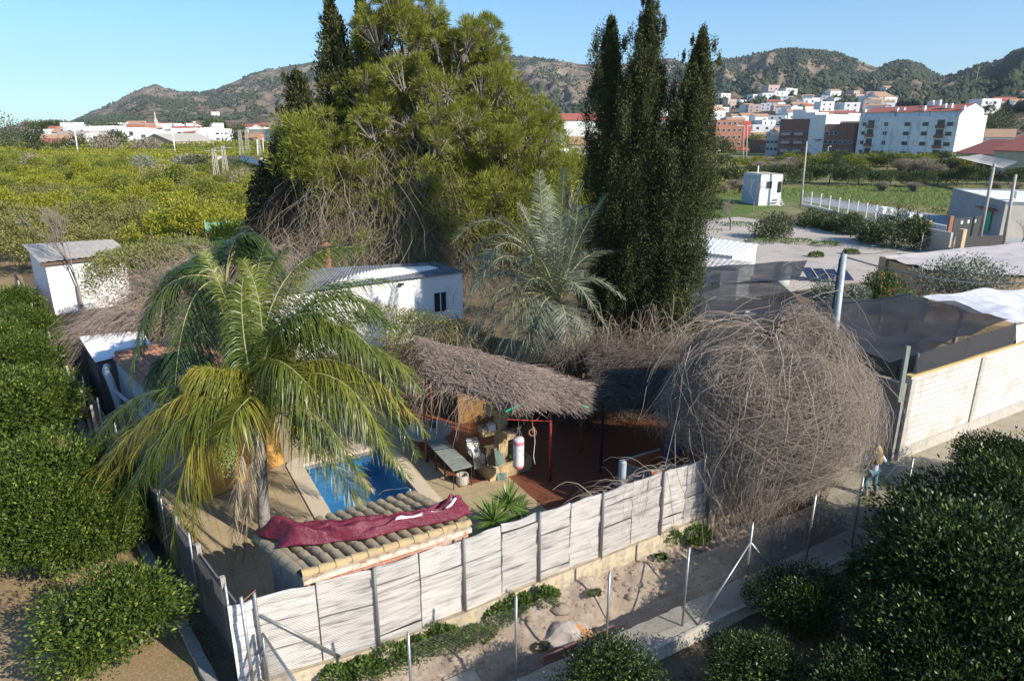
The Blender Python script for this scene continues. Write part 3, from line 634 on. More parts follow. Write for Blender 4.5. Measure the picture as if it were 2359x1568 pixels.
# ================================================================== VEGETATION
def bez(b, m, t, K=14):
    b, m, t = (np.array(p, float) for p in (b, m, t)); c = 2 * m - (b + t) / 2; s = np.linspace(0, 1, K)[:, None]
    return (1 - s) ** 2 * b + 2 * s * (1 - s) * c + s ** 2 * t
def frond(curve, nl, Lmax, W, droop, rng, plume=.35, up0=.25, fwd=.6, f0=.12, tipf=1.0, ks=4):
    K = len(curve); f = np.linspace(f0, 1, nl) + rng.uniform(-.3, .3, nl) / nl; f = np.clip(f, f0, .999); x = f * (K - 1); i = x.astype(int).clip(0, K - 2); w = (x - i)[:, None]
    P = curve[i] * (1 - w) + curve[i + 1] * w; Tn = nrm(curve[i + 1] - curve[i]); up = np.array([0, 0, 1.]); Sd = nrm(np.cross(Tn, up + rng.normal(size=3) * .05)); N = np.cross(Sd, Tn)
    L = Lmax * np.sin(np.clip(.18 + f * .78, 0, 1) * np.pi) ** .65 * rng.uniform(.8, 1.1, nl)
    out = []
    for sg in (-1, 1):
        D = Sd * sg + Tn * (fwd + .5 * f[:, None]) + N * (up0 + rng.uniform(-plume, plume, (nl, 1))) + rng.normal(size=(nl, 3)) * .08; D = nrm(D)
        q = np.linspace(0, 1, ks)[None, :, None] * L[:, None, None]; dr = droop * rng.uniform(.7, 1.3, nl)[:, None, None]
        C = P[:, None] + D[:, None] * q - up * (q ** 2) * dr
        C = np.where(True, C, C); Tc = nrm(np.gradient(C, axis=1)); X = nrm(np.cross(Tc, N[:, None] + .4 * Sd[:, None] * sg + rng.normal(size=(nl, 1, 3)) * .25))
        wd = W * np.array([.55, 1, .8, .08])[:ks] if ks == 4 else W * np.array([.6, 1, .1])
        V = np.stack([C - X * wd[None, :, None] / 2, C + X * wd[None, :, None] / 2], 2)
        idx = np.arange(nl * ks * 2).reshape(nl, ks, 2); F = np.stack([idx[:, :-1, 0], idx[:, :-1, 1], idx[:, 1:, 1], idx[:, 1:, 0]], -1).reshape(-1, 4)
        out.append((V.reshape(-1, 3), F))
    return cat(out)
m_q1 = LEAF('queen_palm_leaf', (.04, .075, .012), (.11, .16, .025), (.16, .18, .025), trans=.16, rough=.38, nscale=.5, spec=.45)
m_q2 = LEAF('yellowing_palm_leaf', (.09, .13, .018), (.25, .25, .03), (.32, .27, .035), trans=.2, rough=.38, nscale=.6, spec=.45)
m_q3 = LEAF('dead_palm_leaf', (.4, .3, .17), (.5, .42, .3), trans=.15, rough=.8)
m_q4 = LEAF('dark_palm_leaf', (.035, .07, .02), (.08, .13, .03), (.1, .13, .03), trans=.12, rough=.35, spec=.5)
m_rach = M('palm_stalk', (.3, .32, .12), (.36, .3, .15), 3, .6)
m_rachd = M('dead_stalk', (.38, .3, .2), (.3, .24, .17), 3, .8)
m_bark = M('palm_bark', (.22, .19, .17), (.34, .31, .29), 2.5, .95, .9, .04, c3=(.1, .085, .075), s3=4)
def add_frond(root, b, m, t, mat, nl=75, L=.62, W=.028, droop=.55, seed=0, stalk=m_rach, r=.028, name='frond', **kw):
    rng = np.random.default_rng(seed); c = bez(b, m, t, 16); v, f = frond(c, nl, L, W, droop, rng, **kw)
    o = npmesh(name, v, f, mat, root); K = len(c)
    v, f = strands(c[None], np.linspace(r, r * .2, K)[None], 5); npmesh('stalk', v, f, stalk, o, smooth=True); return o
# front queen palm
C = ap(592, 915, 16.35); base = gp(612, 1250); base.z = 0
qp = thing('queen_palm', 'large queen palm with long shaggy yellow green fronds drooping over the pool', 'palm tree', (base.x, base.y, 0))
tk = [base, base.lerp(C, .3) + Vector((.05, 0, 0)), base.lerp(C, .62) + Vector((-.02, .05, 0)), C + Vector((0, 0, -.55)), C + Vector((0, 0, .1))]
MB().tube(bez(tk[0], tk[2], tk[4], 14).tolist(), [.2, .17, .16, .15, .15, .15, .16, .16, .17, .18, .22, .24, .22, .12], 12).build('trunk', m_bark, qp, smooth=True)
v, f = leaves(np.array(C) + RNG.normal(size=(500, 3)) * [.16, .16, .3] - [0, 0, .25], RNG.normal(size=(500, 3)) * [.5, .5, 1] + [0, 0, .5], RNG.uniform(.15, .5, 500), .03); npmesh('leaf_bases', v, f, m_q3, qp)
b0 = C + Vector((0, 0, .05))
QF = [((690, 690, 16.9), (915, 650, 17.3), 1), ((645, 700, 17.6), (770, 555, 18.6), 1), ((720, 770, 16.6), (945, 850, 16.4), 1), ((770, 830, 16), (985, 1000, 15.7), 2), ((740, 900, 15.6), (945, 1100, 15.1), 1),
      ((690, 970, 15.6), (865, 1200, 15.0), 2), ((400, 925, 15.8), (180, 1130, 15.5), 2), ((445, 950, 15.4), (250, 1190, 15.0), 1), ((478, 1000, 15.3), (438, 1370, 14.5), 2),
      ((500, 850, 16), (425, 870, 15.8), 2), ((545, 850, 16.2), (470, 880, 15.7), 2), ((680, 800, 16.2), (850, 735, 16.4), 1), ((575, 740, 17.6), (610, 560, 18.8), 1), ((550, 760, 17.6), (470, 580, 18.6), 1),
      ((660, 640, 17.8), (840, 570, 18.8), 1), ((800, 790, 17.2), (970, 900, 17), 1), ((500, 930, 15.9), (330, 1110, 15.4), 1), ((740, 730, 17.4), (930, 760, 18.2), 1),
      ((640, 830, 15.7), (770, 960, 15.0), 1), ((705, 860, 16.8), (880, 990, 17.4), 1), ((560, 930, 15.2), (500, 1010, 14.6), 2), ((600, 720, 17.2), (560, 600, 18.2), 1),
      ((760, 745, 16.2), (930, 930, 15.8), 1), ((720, 700, 17.8), (880, 720, 18.6), 1), ((770, 870, 15.4), (900, 1060, 14.9), 2), ((670, 730, 16.3), (830, 800, 16.0), 1), ((430, 930, 16.6), (250, 1010, 16.8), 1), ((420, 940, 15.6), (215, 1160, 15.2), 2), ((590, 690, 18), (660, 575, 19), 1), ((370, 940, 15.6), (175, 1200, 15.3), 2), ((360, 900, 16.2), (200, 1040, 16.2), 1), ((400, 980, 15.2), (280, 1230, 14.8), 1), ((450, 1010, 15.0), (400, 1300, 14.5), 2), ((700, 920, 15.2), (850, 1130, 14.8), 1), ((800, 850, 16.6), (960, 1050, 16.2), 1), ((560, 760, 16.4), (560, 640, 17), 1), ((740, 680, 17), (900, 760, 17.4), 1), ((640, 760, 16.2), (760, 720, 16), 1)]
for k, (m_, t_, c_) in enumerate(QF):
    add_frond(qp, b0 + Vector((rw.uniform(-.08, .08), rw.uniform(-.08, .08), rw.uniform(-.15, .1))), ap(*m_), ap(*t_), (m_q1, m_q2)[c_ - 1], nl=150, L=.8, W=.022, droop=1.15, seed=k, plume=.75, fwd=.5)
for k, (m_, t_) in enumerate([((548, 1110, 15.2), (536, 1380, 14.8)), ((590, 1050, 15.3), (540, 1290, 14.9)), ((740, 1010, 15.8), (860, 1130, 15.4)), ((575, 1120, 15.6), (560, 1300, 15.3))]):
    add_frond(qp, b0 - Vector((0, 0, .2)), ap(*m_), ap(*t_), m_q3, nl=80, L=.42, W=.018, droop=1.2, seed=50 + k, stalk=m_rachd, name='dead_frond', f0=.35, fwd=1.2)
bd = bmesh.new(); bmesh.ops.create_icosphere(bd, subdivisions=1, radius=.016); BV = np.array([v_.co for v_ in bd.verts]); BF = np.array([[v_.index for v_ in f_.verts] for f_ in bd.faces]); bd.free()
m_fruit = M('green_palm_fruit', (.2, .27, .08), (.28, .32, .12), 20, .6)
for (x, y, Y, sc) in ((525, 1045, 15.6, 1), (688, 985, 16.2, .9), (735, 1010, 16.4, .9)):
    c = np.array(ap(x, y, Y)); pts = c + RNG.normal(size=(900, 3)) * [.11, .11, .26] * sc; v, f = cat([(BV * RNG.uniform(.8, 1.4) + p, BF) for p in pts]); npmesh('fruit_cluster', v, f, m_fruit, qp)
MB().tube([C, ap(530, 960, 15.8), ap(526, 1030, 15.6)], .02, 6).build('fruit_stem', m_rach, qp)
# dry spathes
for (a, b) in (((690, 790, 16.0), (672, 850, 16.0)), ((463, 1060, 15.4), (455, 1110, 15.4))):
    MB().tube([ap(*a), ap(*a).lerp(ap(*b), .5), ap(*b)], [.012, .055, .02], 7).build('spathe', m_rachd, qp, smooth=True)

def generic_palm(name, label, C, base, n, L, mat, seed, elev=(-.5, 1.1), nl=90, lf=.7, droop=.8, sag=.55, tr=.16, **kw):
    rng = np.random.default_rng(seed); t = thing(name, label, 'palm tree', (base[0], base[1], base[2]))
    MB().tube([base, Vector(base).lerp(C, .5), C], [tr * 1.2, tr, tr], 10).build('trunk', m_bark, t, smooth=True)
    for k in range(n):
        az = k * 2.39996 + rng.uniform(-.3, .3); e = elev[0] + (elev[1] - elev[0]) * ((k * .618) % 1); h = Vector((math.cos(az), math.sin(az), 0)); l = L * rng.uniform(.85, 1.1)
        m_ = C + h * l * .5 * math.cos(e) + Vector((0, 0, l * .5 * math.sin(e))); t_ = C + h * l * .85 * math.cos(e * .8) + Vector((0, 0, l * (math.sin(e) * .8 - sag)))
        add_frond(t, C, m_, t_, mat, nl=nl, L=lf, W=.03, droop=droop, seed=seed * 100 + k, **kw)
    return t
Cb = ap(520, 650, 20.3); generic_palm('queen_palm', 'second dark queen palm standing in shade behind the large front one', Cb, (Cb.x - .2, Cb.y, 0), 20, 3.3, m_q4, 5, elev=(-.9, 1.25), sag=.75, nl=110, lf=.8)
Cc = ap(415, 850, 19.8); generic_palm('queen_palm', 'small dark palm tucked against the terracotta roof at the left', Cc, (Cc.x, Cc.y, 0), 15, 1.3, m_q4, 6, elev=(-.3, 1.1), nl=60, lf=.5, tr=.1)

# date palm
m_dp = LEAF('date_palm_leaf', (.12, .14, .09), (.33, .35, .28), (.22, .24, .14), trans=.08, rough=.42, nscale=.4, spec=.5)
C = ap(1285, 705, 27); dp = thing('date_palm', 'grey green date palm with stiff arching fronds between the white house and the cypresses', 'palm tree', (C.x, C.y + .3, 0))
MB().tube([(C.x, C.y + .3, 0), (C.x, C.y + .1, 2.2), tuple(C)], [.35, .32, .36], 14).build('trunk', m_bark, dp, smooth=True)
DF = [((1258, 545, 27.4), (1242, 395, 27.8)), ((1290, 540, 27.8), (1300, 390, 28.4)), ((1300, 560, 27.2), (1345, 420, 27.4)), ((1275, 560, 28.2), (1262, 430, 29)), ((1330, 560, 28), (1395, 450, 28.6)), ((1240, 570, 28), (1195, 470, 28.6)),
      ((1165, 520, 26.6), (1040, 560, 26)), ((1175, 560, 26), (1085, 680, 25.2)), ((1235, 590, 25.4), (1185, 655, 24.4)), ((1160, 620, 26.2), (1060, 740, 25.6)), ((1170, 660, 25.8), (1065, 800, 24.8)), ((1190, 700, 25.4), (1085, 840, 24.2)),
      ((1215, 720, 25.2), (1140, 870, 24)), ((1240, 730, 25), (1190, 885, 24)), ((1265, 740, 25), (1245, 890, 24.2)), ((1285, 745, 25), (1292, 905, 24)), ((1310, 740, 25.2), (1345, 895, 24.3)), ((1330, 730, 25.6), (1385, 850, 25)),
      ((1350, 640, 27.5), (1440, 690, 27.5)), ((1340, 600, 28.2), (1440, 580, 29)), ((1225, 690, 25.6), (1115, 860, 25)), ((1200, 640, 28), (1110, 640, 29)), ((1320, 650, 26), (1400, 760, 25.4)), ((1310, 520, 29), (1360, 480, 30)), ((1180, 600, 27.6), (1085, 600, 28)), ((1250, 700, 24.6), (1215, 830, 23.8)), ((1150, 690, 26.6), (1075, 860, 26)), ((1180, 545, 27.4), (1060, 620, 27)), ((1170, 590, 25.4), (1065, 720, 24.8)), ((1200, 680, 24.8), (1110, 800, 23.8)), ((1230, 740, 24.6), (1165, 890, 23.6)), ((1260, 720, 24.6), (1225, 860, 23.6)), ((1300, 720, 24.8), (1320, 880, 23.8)), ((1320, 560, 26.8), (1330, 440, 26.6)), ((1215, 560, 26.4), (1150, 500, 26)), ((1240, 640, 24.8), (1170, 700, 24))]
for k, (m_, t_) in enumerate(DF):
    add_frond(dp, C + Vector((rw.uniform(-.15, .15), rw.uniform(-.1, .1), rw.uniform(-.2, .2))), ap(m_[0], m_[1], max(m_[2], 25.4)), ap(t_[0], t_[1], max(t_[2], 25)), m_dp, nl=105, L=.76, W=.03, droop=.22, seed=200 + k, r=.04, plume=.3, up0=.2, fwd=.35, ks=3, f0=.1)
for k in range(10):
    az = k * .628; h = Vector((math.cos(az), math.sin(az), 0)); add_frond(dp, C - Vector((0, 0, .2)), C + h * .9 - Vector((0, 0, .7)), C + h * 1.1 - Vector((0, 0, 3.0)), m_q3, nl=50, L=.35, W=.025, droop=.4, seed=300 + k, stalk=m_rachd, name='dead_frond', ks=3)

# cypresses
m_cy = LEAF('cypress_leaf', (.045, .06, .02), (.11, .125, .04), (.085, .09, .035), trans=.08, rough=.7, nscale=1.2, c4=(.15, .14, .06), spec=.25)
m_cybark = M('cypress_bark', (.2, .15, .11), (.13, .1, .08), 3, .95, .8, .03, stretch=(4, 4, 1))
def cypress(label, b, H, Rr, seed, nt=520, per=60, z0=.16, lean=(0, 0), leaf=.15, twin=None, group=None):
    rng = np.random.default_rng(seed); t = thing('cypress', label, 'cypress', tuple(b), group)
    MB().tube([b, (b[0] + lean[0] * .5, b[1] + lean[1] * .5, H * .5), (b[0] + lean[0], b[1] + lean[1], H * .93)], [.17, .11, .02], 8).build('trunk', m_cybark, t, smooth=True)
    h = rng.uniform(0, 1, nt) ** .85; az = rng.uniform(0, 6.283, nt)
    prof = np.interp(h, [0, .08, .3, .55, .75, .9, 1], [.55, .8, 1, .86, .58, .3, .04]) * Rr
    prof = prof * (.5 + .95 * fbm(az * 1.3 + seed, h * 13, 3)) ; rr_ = prof * rng.uniform(.62, 1.12, nt)
    z = (z0 + (1 - z0) * h) * H; cx = b[0] + lean[0] * h + rr_ * np.cos(az); cy = b[1] + lean[1] * h + rr_ * np.sin(az)
    out = np.stack([np.cos(az), np.sin(az), 0 * az], -1); Cn = np.stack([cx, cy, z], -1)
    sz = rng.uniform(.7, 1.35, nt) * np.clip(prof / Rr + .3, .35, 1)
    off = rng.normal(size=(nt, per, 3)) * (np.array([.12, .12, .36]) * (sz * rng.uniform(.6, 1.3, nt))[:, None])[:, None]
    P = (Cn[:, None] + off + out[:, None] * (off[:, :, 2:3] < 0) * .0).reshape(-1, 3)
    npl = nt // 6; Cn[:npl] += out[:npl] * rng.uniform(.12, .42, (npl, 1)) * Rr; P = (Cn[:, None] + off).reshape(-1, 3)
    D = (np.repeat(out * .55, per, 0) + rng.normal(size=(nt * per, 3)) * .45 + [0, 0, .9])
    v, f = leaves(P, D, rng.uniform(.6, 1.2, nt * per) * leaf, leaf * .36, .1, rng)
    n2 = int(nt * per * .12); h2 = rng.uniform(0, 1, n2); a2 = rng.uniform(0, 6.283, n2); p2 = np.interp(h2, [0, .3, .75, 1], [.4, .7, .4, .0]) * Rr * rng.uniform(.2, 1, n2)
    P2_ = np.stack([b[0] + lean[0] * h2 + p2 * np.cos(a2), b[1] + lean[1] * h2 + p2 * np.sin(a2), (z0 + (1 - z0) * h2) * H], -1)
    v2, f2 = leaves(P2_, rng.normal(size=(n2, 3)) + [0, 0, 1], leaf * 1.8, leaf * .9, .1, rng)
    v, f = cat([(v, f), (v2, f2)]); npmesh('crown', v, f, m_cy, t); return t
cypress('tallest middle cypress of the three in front of the town', (5.35, 29.2, 0), 15.5, 1.35, 11, nt=520, per=170, z0=.12, leaf=.105)
cypress('left cypress of the front three, narrow and hooked at its tip', (4.1, 30.2, 0), 14.9, 1.25, 12, nt=430, per=170, z0=.1, lean=(-.1, 0), leaf=.105)
cypress('right cypress of the front three, leaning a little to the right', (6.75, 28.3, 0), 14.2, 1.15, 13, nt=480, per=170, z0=.13, lean=(.55, .2), leaf=.105)
cypress('tall narrow cypress at the left of the pine with a forked top', (ap(795, 500, 41).x, 41, 0), 17.3, 1.15, 14, nt=600, per=34, leaf=.22)
cypress('thin second spire close behind the forked cypress', (ap(812, 500, 42).x, 42, 0), 16.6, .7, 15, nt=350, per=30, leaf=.22)
cypress('dark pointed cypress lowest and leftmost by the orchard', (ap(712, 500, 40).x, 40, 0), 13.6, 1.6, 16, nt=600, per=34, leaf=.22)
cypress('cypress poking up out of the top of the pine', (ap(862, 500, 43.5).x, 43.5, 0), 18.6, 1.1, 17, nt=450, per=34, leaf=.22)

# the big pine
m_pn = LEAF('pine_needles', (.16, .19, .025), (.4, .41, .07), (.28, .3, .045), trans=.35, rough=.55, nscale=.35, spec=.35)
m_pbark = M('pale_branch', (.34, .29, .23), (.24, .2, .17), 3, .9, .4)
YP = 41.; px_m = YP / FOC * 1.0
pn = thing('pine', 'huge bright green pine with dead creeper hanging from its lower half', 'pine tree', (ap(980, 500, YP).x, YP, 0))
EL = [(930, 120, 95, 105), (1035, 190, 80, 115), (860, 250, 95, 120), (980, 300, 140, 140), (1125, 230, 62, 110), (1105, 330, 100, 130), (1180, 300, 75, 115), (1235, 360, 52, 95), (1170, 440, 100, 110), (1000, 430, 130, 90), (860, 390, 100, 90), (775, 330, 55, 60), (1215, 470, 55, 60), (1240, 540, 30, 55), (900, 85, 50, 65), (1100, 125, 35, 55), (1010, 125, 45, 60), (960, 60, 40, 50)]
rp = np.random.default_rng(21); TP, TD = [], []; LB_ = MB(); trunk_x = ap(985, 500, YP).x
for (cx, cy, rx, ry) in EL:
    Yc = YP + rp.uniform(-1.2, 1.2) - (1.2 if cy > 250 else 0); c = np.array(ap(cx, cy, Yc)); r3 = np.array([rx, (rx + ry) * .55, ry]) * px_m; n = int(5 + rx * ry / 560)
    d = nrm(rp.normal(size=(n, 3))); d[:, 2] = np.abs(d[:, 2]) - .3 * (rp.random(n) < .45); d = nrm(d); sc_c = c + d * r3 * rp.uniform(.55, 1.0, (n, 1)); sr = rp.uniform(.45, 1.05, n)
    for q in range(n):
        dd = nrm(rp.normal(size=(13, 3)) + d[q] * .5 + [0, 0, .35]); TP.append(sc_c[q] + dd * sr[q] * [1, 1, .75]); TD.append(dd * .7 + d[q] * .3)
        if q % 2: LB_.tube([tuple(c - [0, 0, r3[2] * .35]), tuple((c + sc_c[q]) / 2 + [0, 0, -.2]), tuple(sc_c[q])], [.07, .04, .012], 4)
    LB_.tube([(trunk_x + (c[0] - trunk_x) * .3, YP, c[2] * .62), tuple(c - [0, 0, r3[2] * .4])], [.13, .06], 5)
TP = np.concatenate(TP); TD = nrm(np.concatenate(TD)); nt_ = len(TP); per = 46
off = rp.normal(size=(nt_, per, 3)) * .13; P = (TP[:, None] + off * .5).reshape(-1, 3); D = nrm(off * 4 + TD[:, None] * .9 + [0, 0, .35]).reshape(-1, 3) + rp.normal(size=(nt_ * per, 3)) * .2
v, f = leaves(P, D, rp.uniform(.22, .42, len(P)), .03, .03, rp)
tw_ = np.stack([TP - TD * .9 - [0, 0, .5], TP - TD * .3, TP + TD * .15 + [0, 0, .15]], 1)
# low isolated tufts over the hanging creeper
LT = [(1010, 405), (980, 430), (1030, 380), (760, 400), (700, 300), (720, 340), (700, 330), (690, 310), (760, 420), (900, 520), (930, 560), (960, 560), (985, 560), (850, 505), (1015, 510), (905, 440), (1090, 520), (1170, 520), (1200, 430), (1240, 470), (900, 470), (860, 540), (940, 590), (965, 590), (1020, 420), (830, 440), (1280, 420), (1300, 380), (1310, 360), (1330, 340), (1310, 400)]
LT2 = [(rp.uniform(720, 1080), rp.uniform(380, 560)) for _ in range(60)] + [(rp.uniform(1080, 1250), rp.uniform(430, 570)) for _ in range(40)] + [(rp.uniform(660, 760), rp.uniform(290, 400)) for _ in range(18)]
ltp = np.concatenate([np.array(ap(x, y, 37.5 + .6 * math.sin(x))) + rp.normal(size=(7, 3)) * .5 for x, y in LT + LT2]); off = rp.normal(size=(len(ltp), 50, 3)) * [.2, .2, .16]
P = (ltp[:, None] + off).reshape(-1, 3); D = nrm(off + [0, 0, .2]).reshape(-1, 3); v3, f3 = leaves(P, D, .34, .034, .03, rp)
v, f = cat([(v, f), (v3, f3)]); npmesh('crown', v, f, m_pn, pn)
v, f = strands(tw_, np.tile(np.array([.035, .02, .01]), (len(tw_), 1))); npmesh('twigs', v, f, m_pbark, pn)
LB_.build('limbs', m_pbark, pn); MB().tube([(trunk_x, YP, 0), (trunk_x, YP, 7), (trunk_x - .6, YP, 14)], [.4, .3, .12], 10).build('trunk', m_pbark, pn, smooth=True)
# dead creeper curtain
m_vine = LEAF('dead_creeper', (.4, .33, .24), (.26, .2, .15), (.33, .28, .2), trans=0, rough=.9, nscale=.4, spec=.1)
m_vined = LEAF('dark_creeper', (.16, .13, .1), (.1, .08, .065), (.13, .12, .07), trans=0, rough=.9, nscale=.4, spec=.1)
def hang(n, xr, yr, Yr, Lr, rng, r=.016, wig=.22, K=9, drift=.25, shape=None):
    x = rng.uniform(*xr, n); y = rng.uniform(*yr, n)
    if shape is not None: y = shape(x, y)
    Y = rng.uniform(*Yr, n); u = (x - 1179.5) / FOC; v = (784 - y) / FOC; ry = CP + v * SP; rz = -SP + v * CP; t = Y / ry
    P0 = np.stack([u * t, Y, CAMH + rz * t], -1); L = rng.uniform(*Lr, n)[:, None]; s = np.linspace(0, 1, K)[None]
    a = rng.uniform(0, 6.28, n)[:, None]; bow = rng.normal(size=(n, 1)) * .55
    dx = (drift * rng.normal(size=(n, 1)) * s * L + bow * np.sin(s * np.pi) + wig * np.cumsum(rng.normal(size=(n, K)), 1) * .22)
    dy = (drift * .6 * rng.normal(size=(n, 1)) * s * L + wig * np.cumsum(rng.normal(size=(n, K)), 1) * .2); dz = -s * L + .35 * np.sin(s * 3.1 + a) * rng.uniform(0, 1, (n, 1))
    p = P0[:, None] + np.stack([dx, dy, dz], -1); p[..., 2] = np.maximum(p[..., 2], .02); return p, np.tile(np.linspace(r, r * .5, K), (n, 1)) * rng.uniform(.5, 1.3, (n, 1))
rv_ = np.random.default_rng(31)
parts = [strands(*hang(2600, (690, 1060), (380, 570), (36.6, 38.8), (1., 4.5), rv_, r=.011, wig=.4, drift=.4, shape=lambda x, y: 590 - np.abs(rv_.normal(size=len(x))) * 105)), strands(*hang(420, (720, 1030), (330, 480), (36.2, 37.6), (1.5, 6), rv_, r=.015, wig=.5, drift=.4)),
         strands(*hang(900, (1040, 1240), (420, 560), (37, 39), (1., 3), rv_, r=.01, wig=.4, drift=.4)), strands(*hang(700, (650, 1000), (520, 600), (36, 37.6), (.8, 2.4), rv_, wig=.6, drift=.6, r=.012))]
v, f = cat(parts); npmesh('hanging_creeper', v, f, m_vine, pn)
# dark thicket filling behind the curtain and to its left
def leafblob(name, label, catn, blobs, n, mat, L=.16, seed=1, group=None, kind=None, updir=.3, W=None, strand_mat=None, ns=0):
    rng = np.random.default_rng(seed); tot = sum(b[3] * b[5] for b in blobs); out = []
    for (x, y, z, rx, ry, rz) in blobs:
        k = int(n * rx * rz / tot); d = nrm(rng.normal(size=(k, 3))); d[:, 2] = np.where(d[:, 2] < -.3, -d[:, 2], d[:, 2])
        rad = (rng.uniform(.55, 1.0, k) ** .6 * (.78 + .45 * fbm(d[:, 0] * 3 + x, d[:, 2] * 3 + y + d[:, 1] * 2, 4)))[:, None]
        P = np.array([x, y, z]) + d * [rx, ry, rz] * rad; out.append(leaves(P, d + rng.normal(size=(k, 3)) * .7 + [0, 0, updir], rng.uniform(.7, 1.2, k) * L, (W or L * .45), .15, rng))
    v, f = cat(out); v[:, 2] = np.maximum(v[:, 2], .01)
    x, y = blobs[0][0], blobs[0][1]
    if strand_mat:
        t = thing(name, label, catn, (x, y, 0), group); npmesh('foliage', v, f, mat, t); return t
    o = npmesh(name, v, f, mat, None, loc=(x, y, 0)); tag(o, label, catn, group, kind); return o
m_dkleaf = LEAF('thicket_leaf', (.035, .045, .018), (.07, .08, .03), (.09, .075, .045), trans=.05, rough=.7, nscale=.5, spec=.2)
B = lambda x, y, Y, rx, rz, ry=None: (*ap(x, y, Y), rx, ry or rx, rz)
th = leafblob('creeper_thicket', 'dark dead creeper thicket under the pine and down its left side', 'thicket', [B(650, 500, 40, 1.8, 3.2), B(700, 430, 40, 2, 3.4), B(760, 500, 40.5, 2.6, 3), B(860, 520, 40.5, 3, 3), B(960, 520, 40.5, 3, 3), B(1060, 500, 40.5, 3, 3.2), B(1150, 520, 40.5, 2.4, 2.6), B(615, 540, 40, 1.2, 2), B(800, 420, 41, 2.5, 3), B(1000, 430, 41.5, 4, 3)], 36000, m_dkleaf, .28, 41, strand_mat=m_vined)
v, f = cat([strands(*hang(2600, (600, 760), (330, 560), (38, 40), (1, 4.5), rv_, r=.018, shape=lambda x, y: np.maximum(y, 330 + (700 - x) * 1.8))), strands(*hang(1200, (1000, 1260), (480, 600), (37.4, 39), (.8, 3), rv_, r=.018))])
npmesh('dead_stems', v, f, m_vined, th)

# twig mounds
m_tw = LEAF('dry_twigs', (.48, .4, .32), (.26, .21, .17), (.37, .3, .24), trans=0, rough=.85, nscale=.5, spec=.15)
m_twd = LEAF('dark_twigs', (.2, .16, .13), (.12, .095, .08), trans=0, rough=.9, spec=.1)  # darker copy of the dry twigs, shade painted into inner and canopy stems
def dome(c, rx, ry, h, n, rng, K=9, r=.009, r0=(0, .75), ln=(.25, .6), rad=(.72, 1.05), wig=.05, az=(0, 6.283), swirl=.5, ground=.02, zmin=.0):
    a = rng.uniform(*az, n)[:, None]; p0 = rng.uniform(*r0, n)[:, None] ; l = rng.uniform(*ln, n)[:, None]; s = np.linspace(0, 1, K)[None]
    rho = p0 + l * s; aa = a + swirl * rng.normal(size=(n, 1)) * s; sc = rng.uniform(*rad, n)[:, None] * (.7 + .58 * fbm(aa * 1.1 + c[0], rho * 2 + 5, 3))
    th_ = np.minimum(rho, 1.25) * np.pi / 2; x = np.sin(th_) * np.cos(aa) * rx * sc; y = np.sin(th_) * np.sin(aa) * ry * sc; z = np.cos(th_) * h * sc
    p = np.stack([c[0] + x, c[1] + y, c[2] + np.where(th_ > np.pi / 2, z * 1.0, z)], -1) + np.cumsum(rng.normal(size=(n, K, 3)) * wig, 1); p[..., 2] = np.maximum(p[..., 2], zmin)
    return p, np.tile(np.linspace(r, r * .45, K), (n, 1)) * rng.uniform(.6, 1.4, (n, 1))
rm = np.random.default_rng(51)
if 1: mo = thing('bare_shrub', 'huge dome of bare grey brown twigs spilling over the end of the board wall', 'shrub', (7.6, 18.3, 0))
MC = (7.35, 18.25, .9)
def carve(pr):
    p, r = pr; x, y, z = p[..., 0], p[..., 1], p[..., 2]; tt = -.5 * (x + 5) + .866 * (y - 11.1); bad = ((z < 2.25) & (x < 5.9 + (y - 17) * .3) & (tt > -.35)) | ((z < 1.9) & (x > 9.3 + (y - 18) * .3)) | ((tt < -1.9) & (z < 1.5)) | (x > 10.9); k = ~bad.any(1); return p[k], r[k]
parts = [strands(*carve(dome(MC, 3.2, 2.8, 4.4, 9000, rm, wig=.028, r=.0075))), strands(*carve(dome(MC, 3.2, 2.8, 4.3, 6000, rm, rad=(.8, 1.1), r=.0065, ln=(.12, .35), wig=.05, r0=(.1, 1), swirl=1.1)))]
parts.append(strands(*carve(dome(MC, 3.2, 2.8, 4.35, 8000, rm, K=4, rad=(.72, 1.1), r=.0042, ln=(.05, .13), wig=.03, r0=(.05, 1.1), swirl=2.5))))
v, f = cat(parts); npmesh('twigs', v, f, m_tw, mo)
v, f = strands(*carve(dome((6.2, 18.2, 1.6), 2.2, 2.0, 2.7, 260, rm, az=(2.0, 4.4), r0=(.1, .7), ln=(.4, .8), wig=.05, r=.011))); npmesh('twigs_left_side', v, f, m_tw, mo); bpy.data.objects['twigs_left_side'].name = 'side_twigs'
v, f = strands(*carve(dome((9.0, 19.6, .8), 2.1, 1.9, 2.9, 2400, rm, r0=(.05, .9), wig=.055))); npmesh('low_twigs', v, f, m_tw, mo)
v, f = strands(*carve(dome(MC, 3.4, 3.0, 4.5, 260, rm, rad=(.95, 1.25), r=.009, ln=(.25, .7), wig=.07))); npmesh('long_shoots', v, f, m_tw, mo)
v, f = strands(*carve(dome((7.7, 18.7, .4), 2.9, 2.3, 3.4, 2600, rm, r=.012, wig=.1))); npmesh('inner_stems', v, f, m_twd, mo)
for k in range(7): q = rm.uniform(-1, 1, 2); MB().tube([(7.7 + q[0] * .3, 18.7 + q[1] * .3, 0), (7.7 + q[0], 18.7 + q[1], 2.2), (7.7 + q[0] * 2, 18.7 + q[1] * 2, 3.9)], [.09, .06, .03], 6).build('stem', m_cybark, mo)
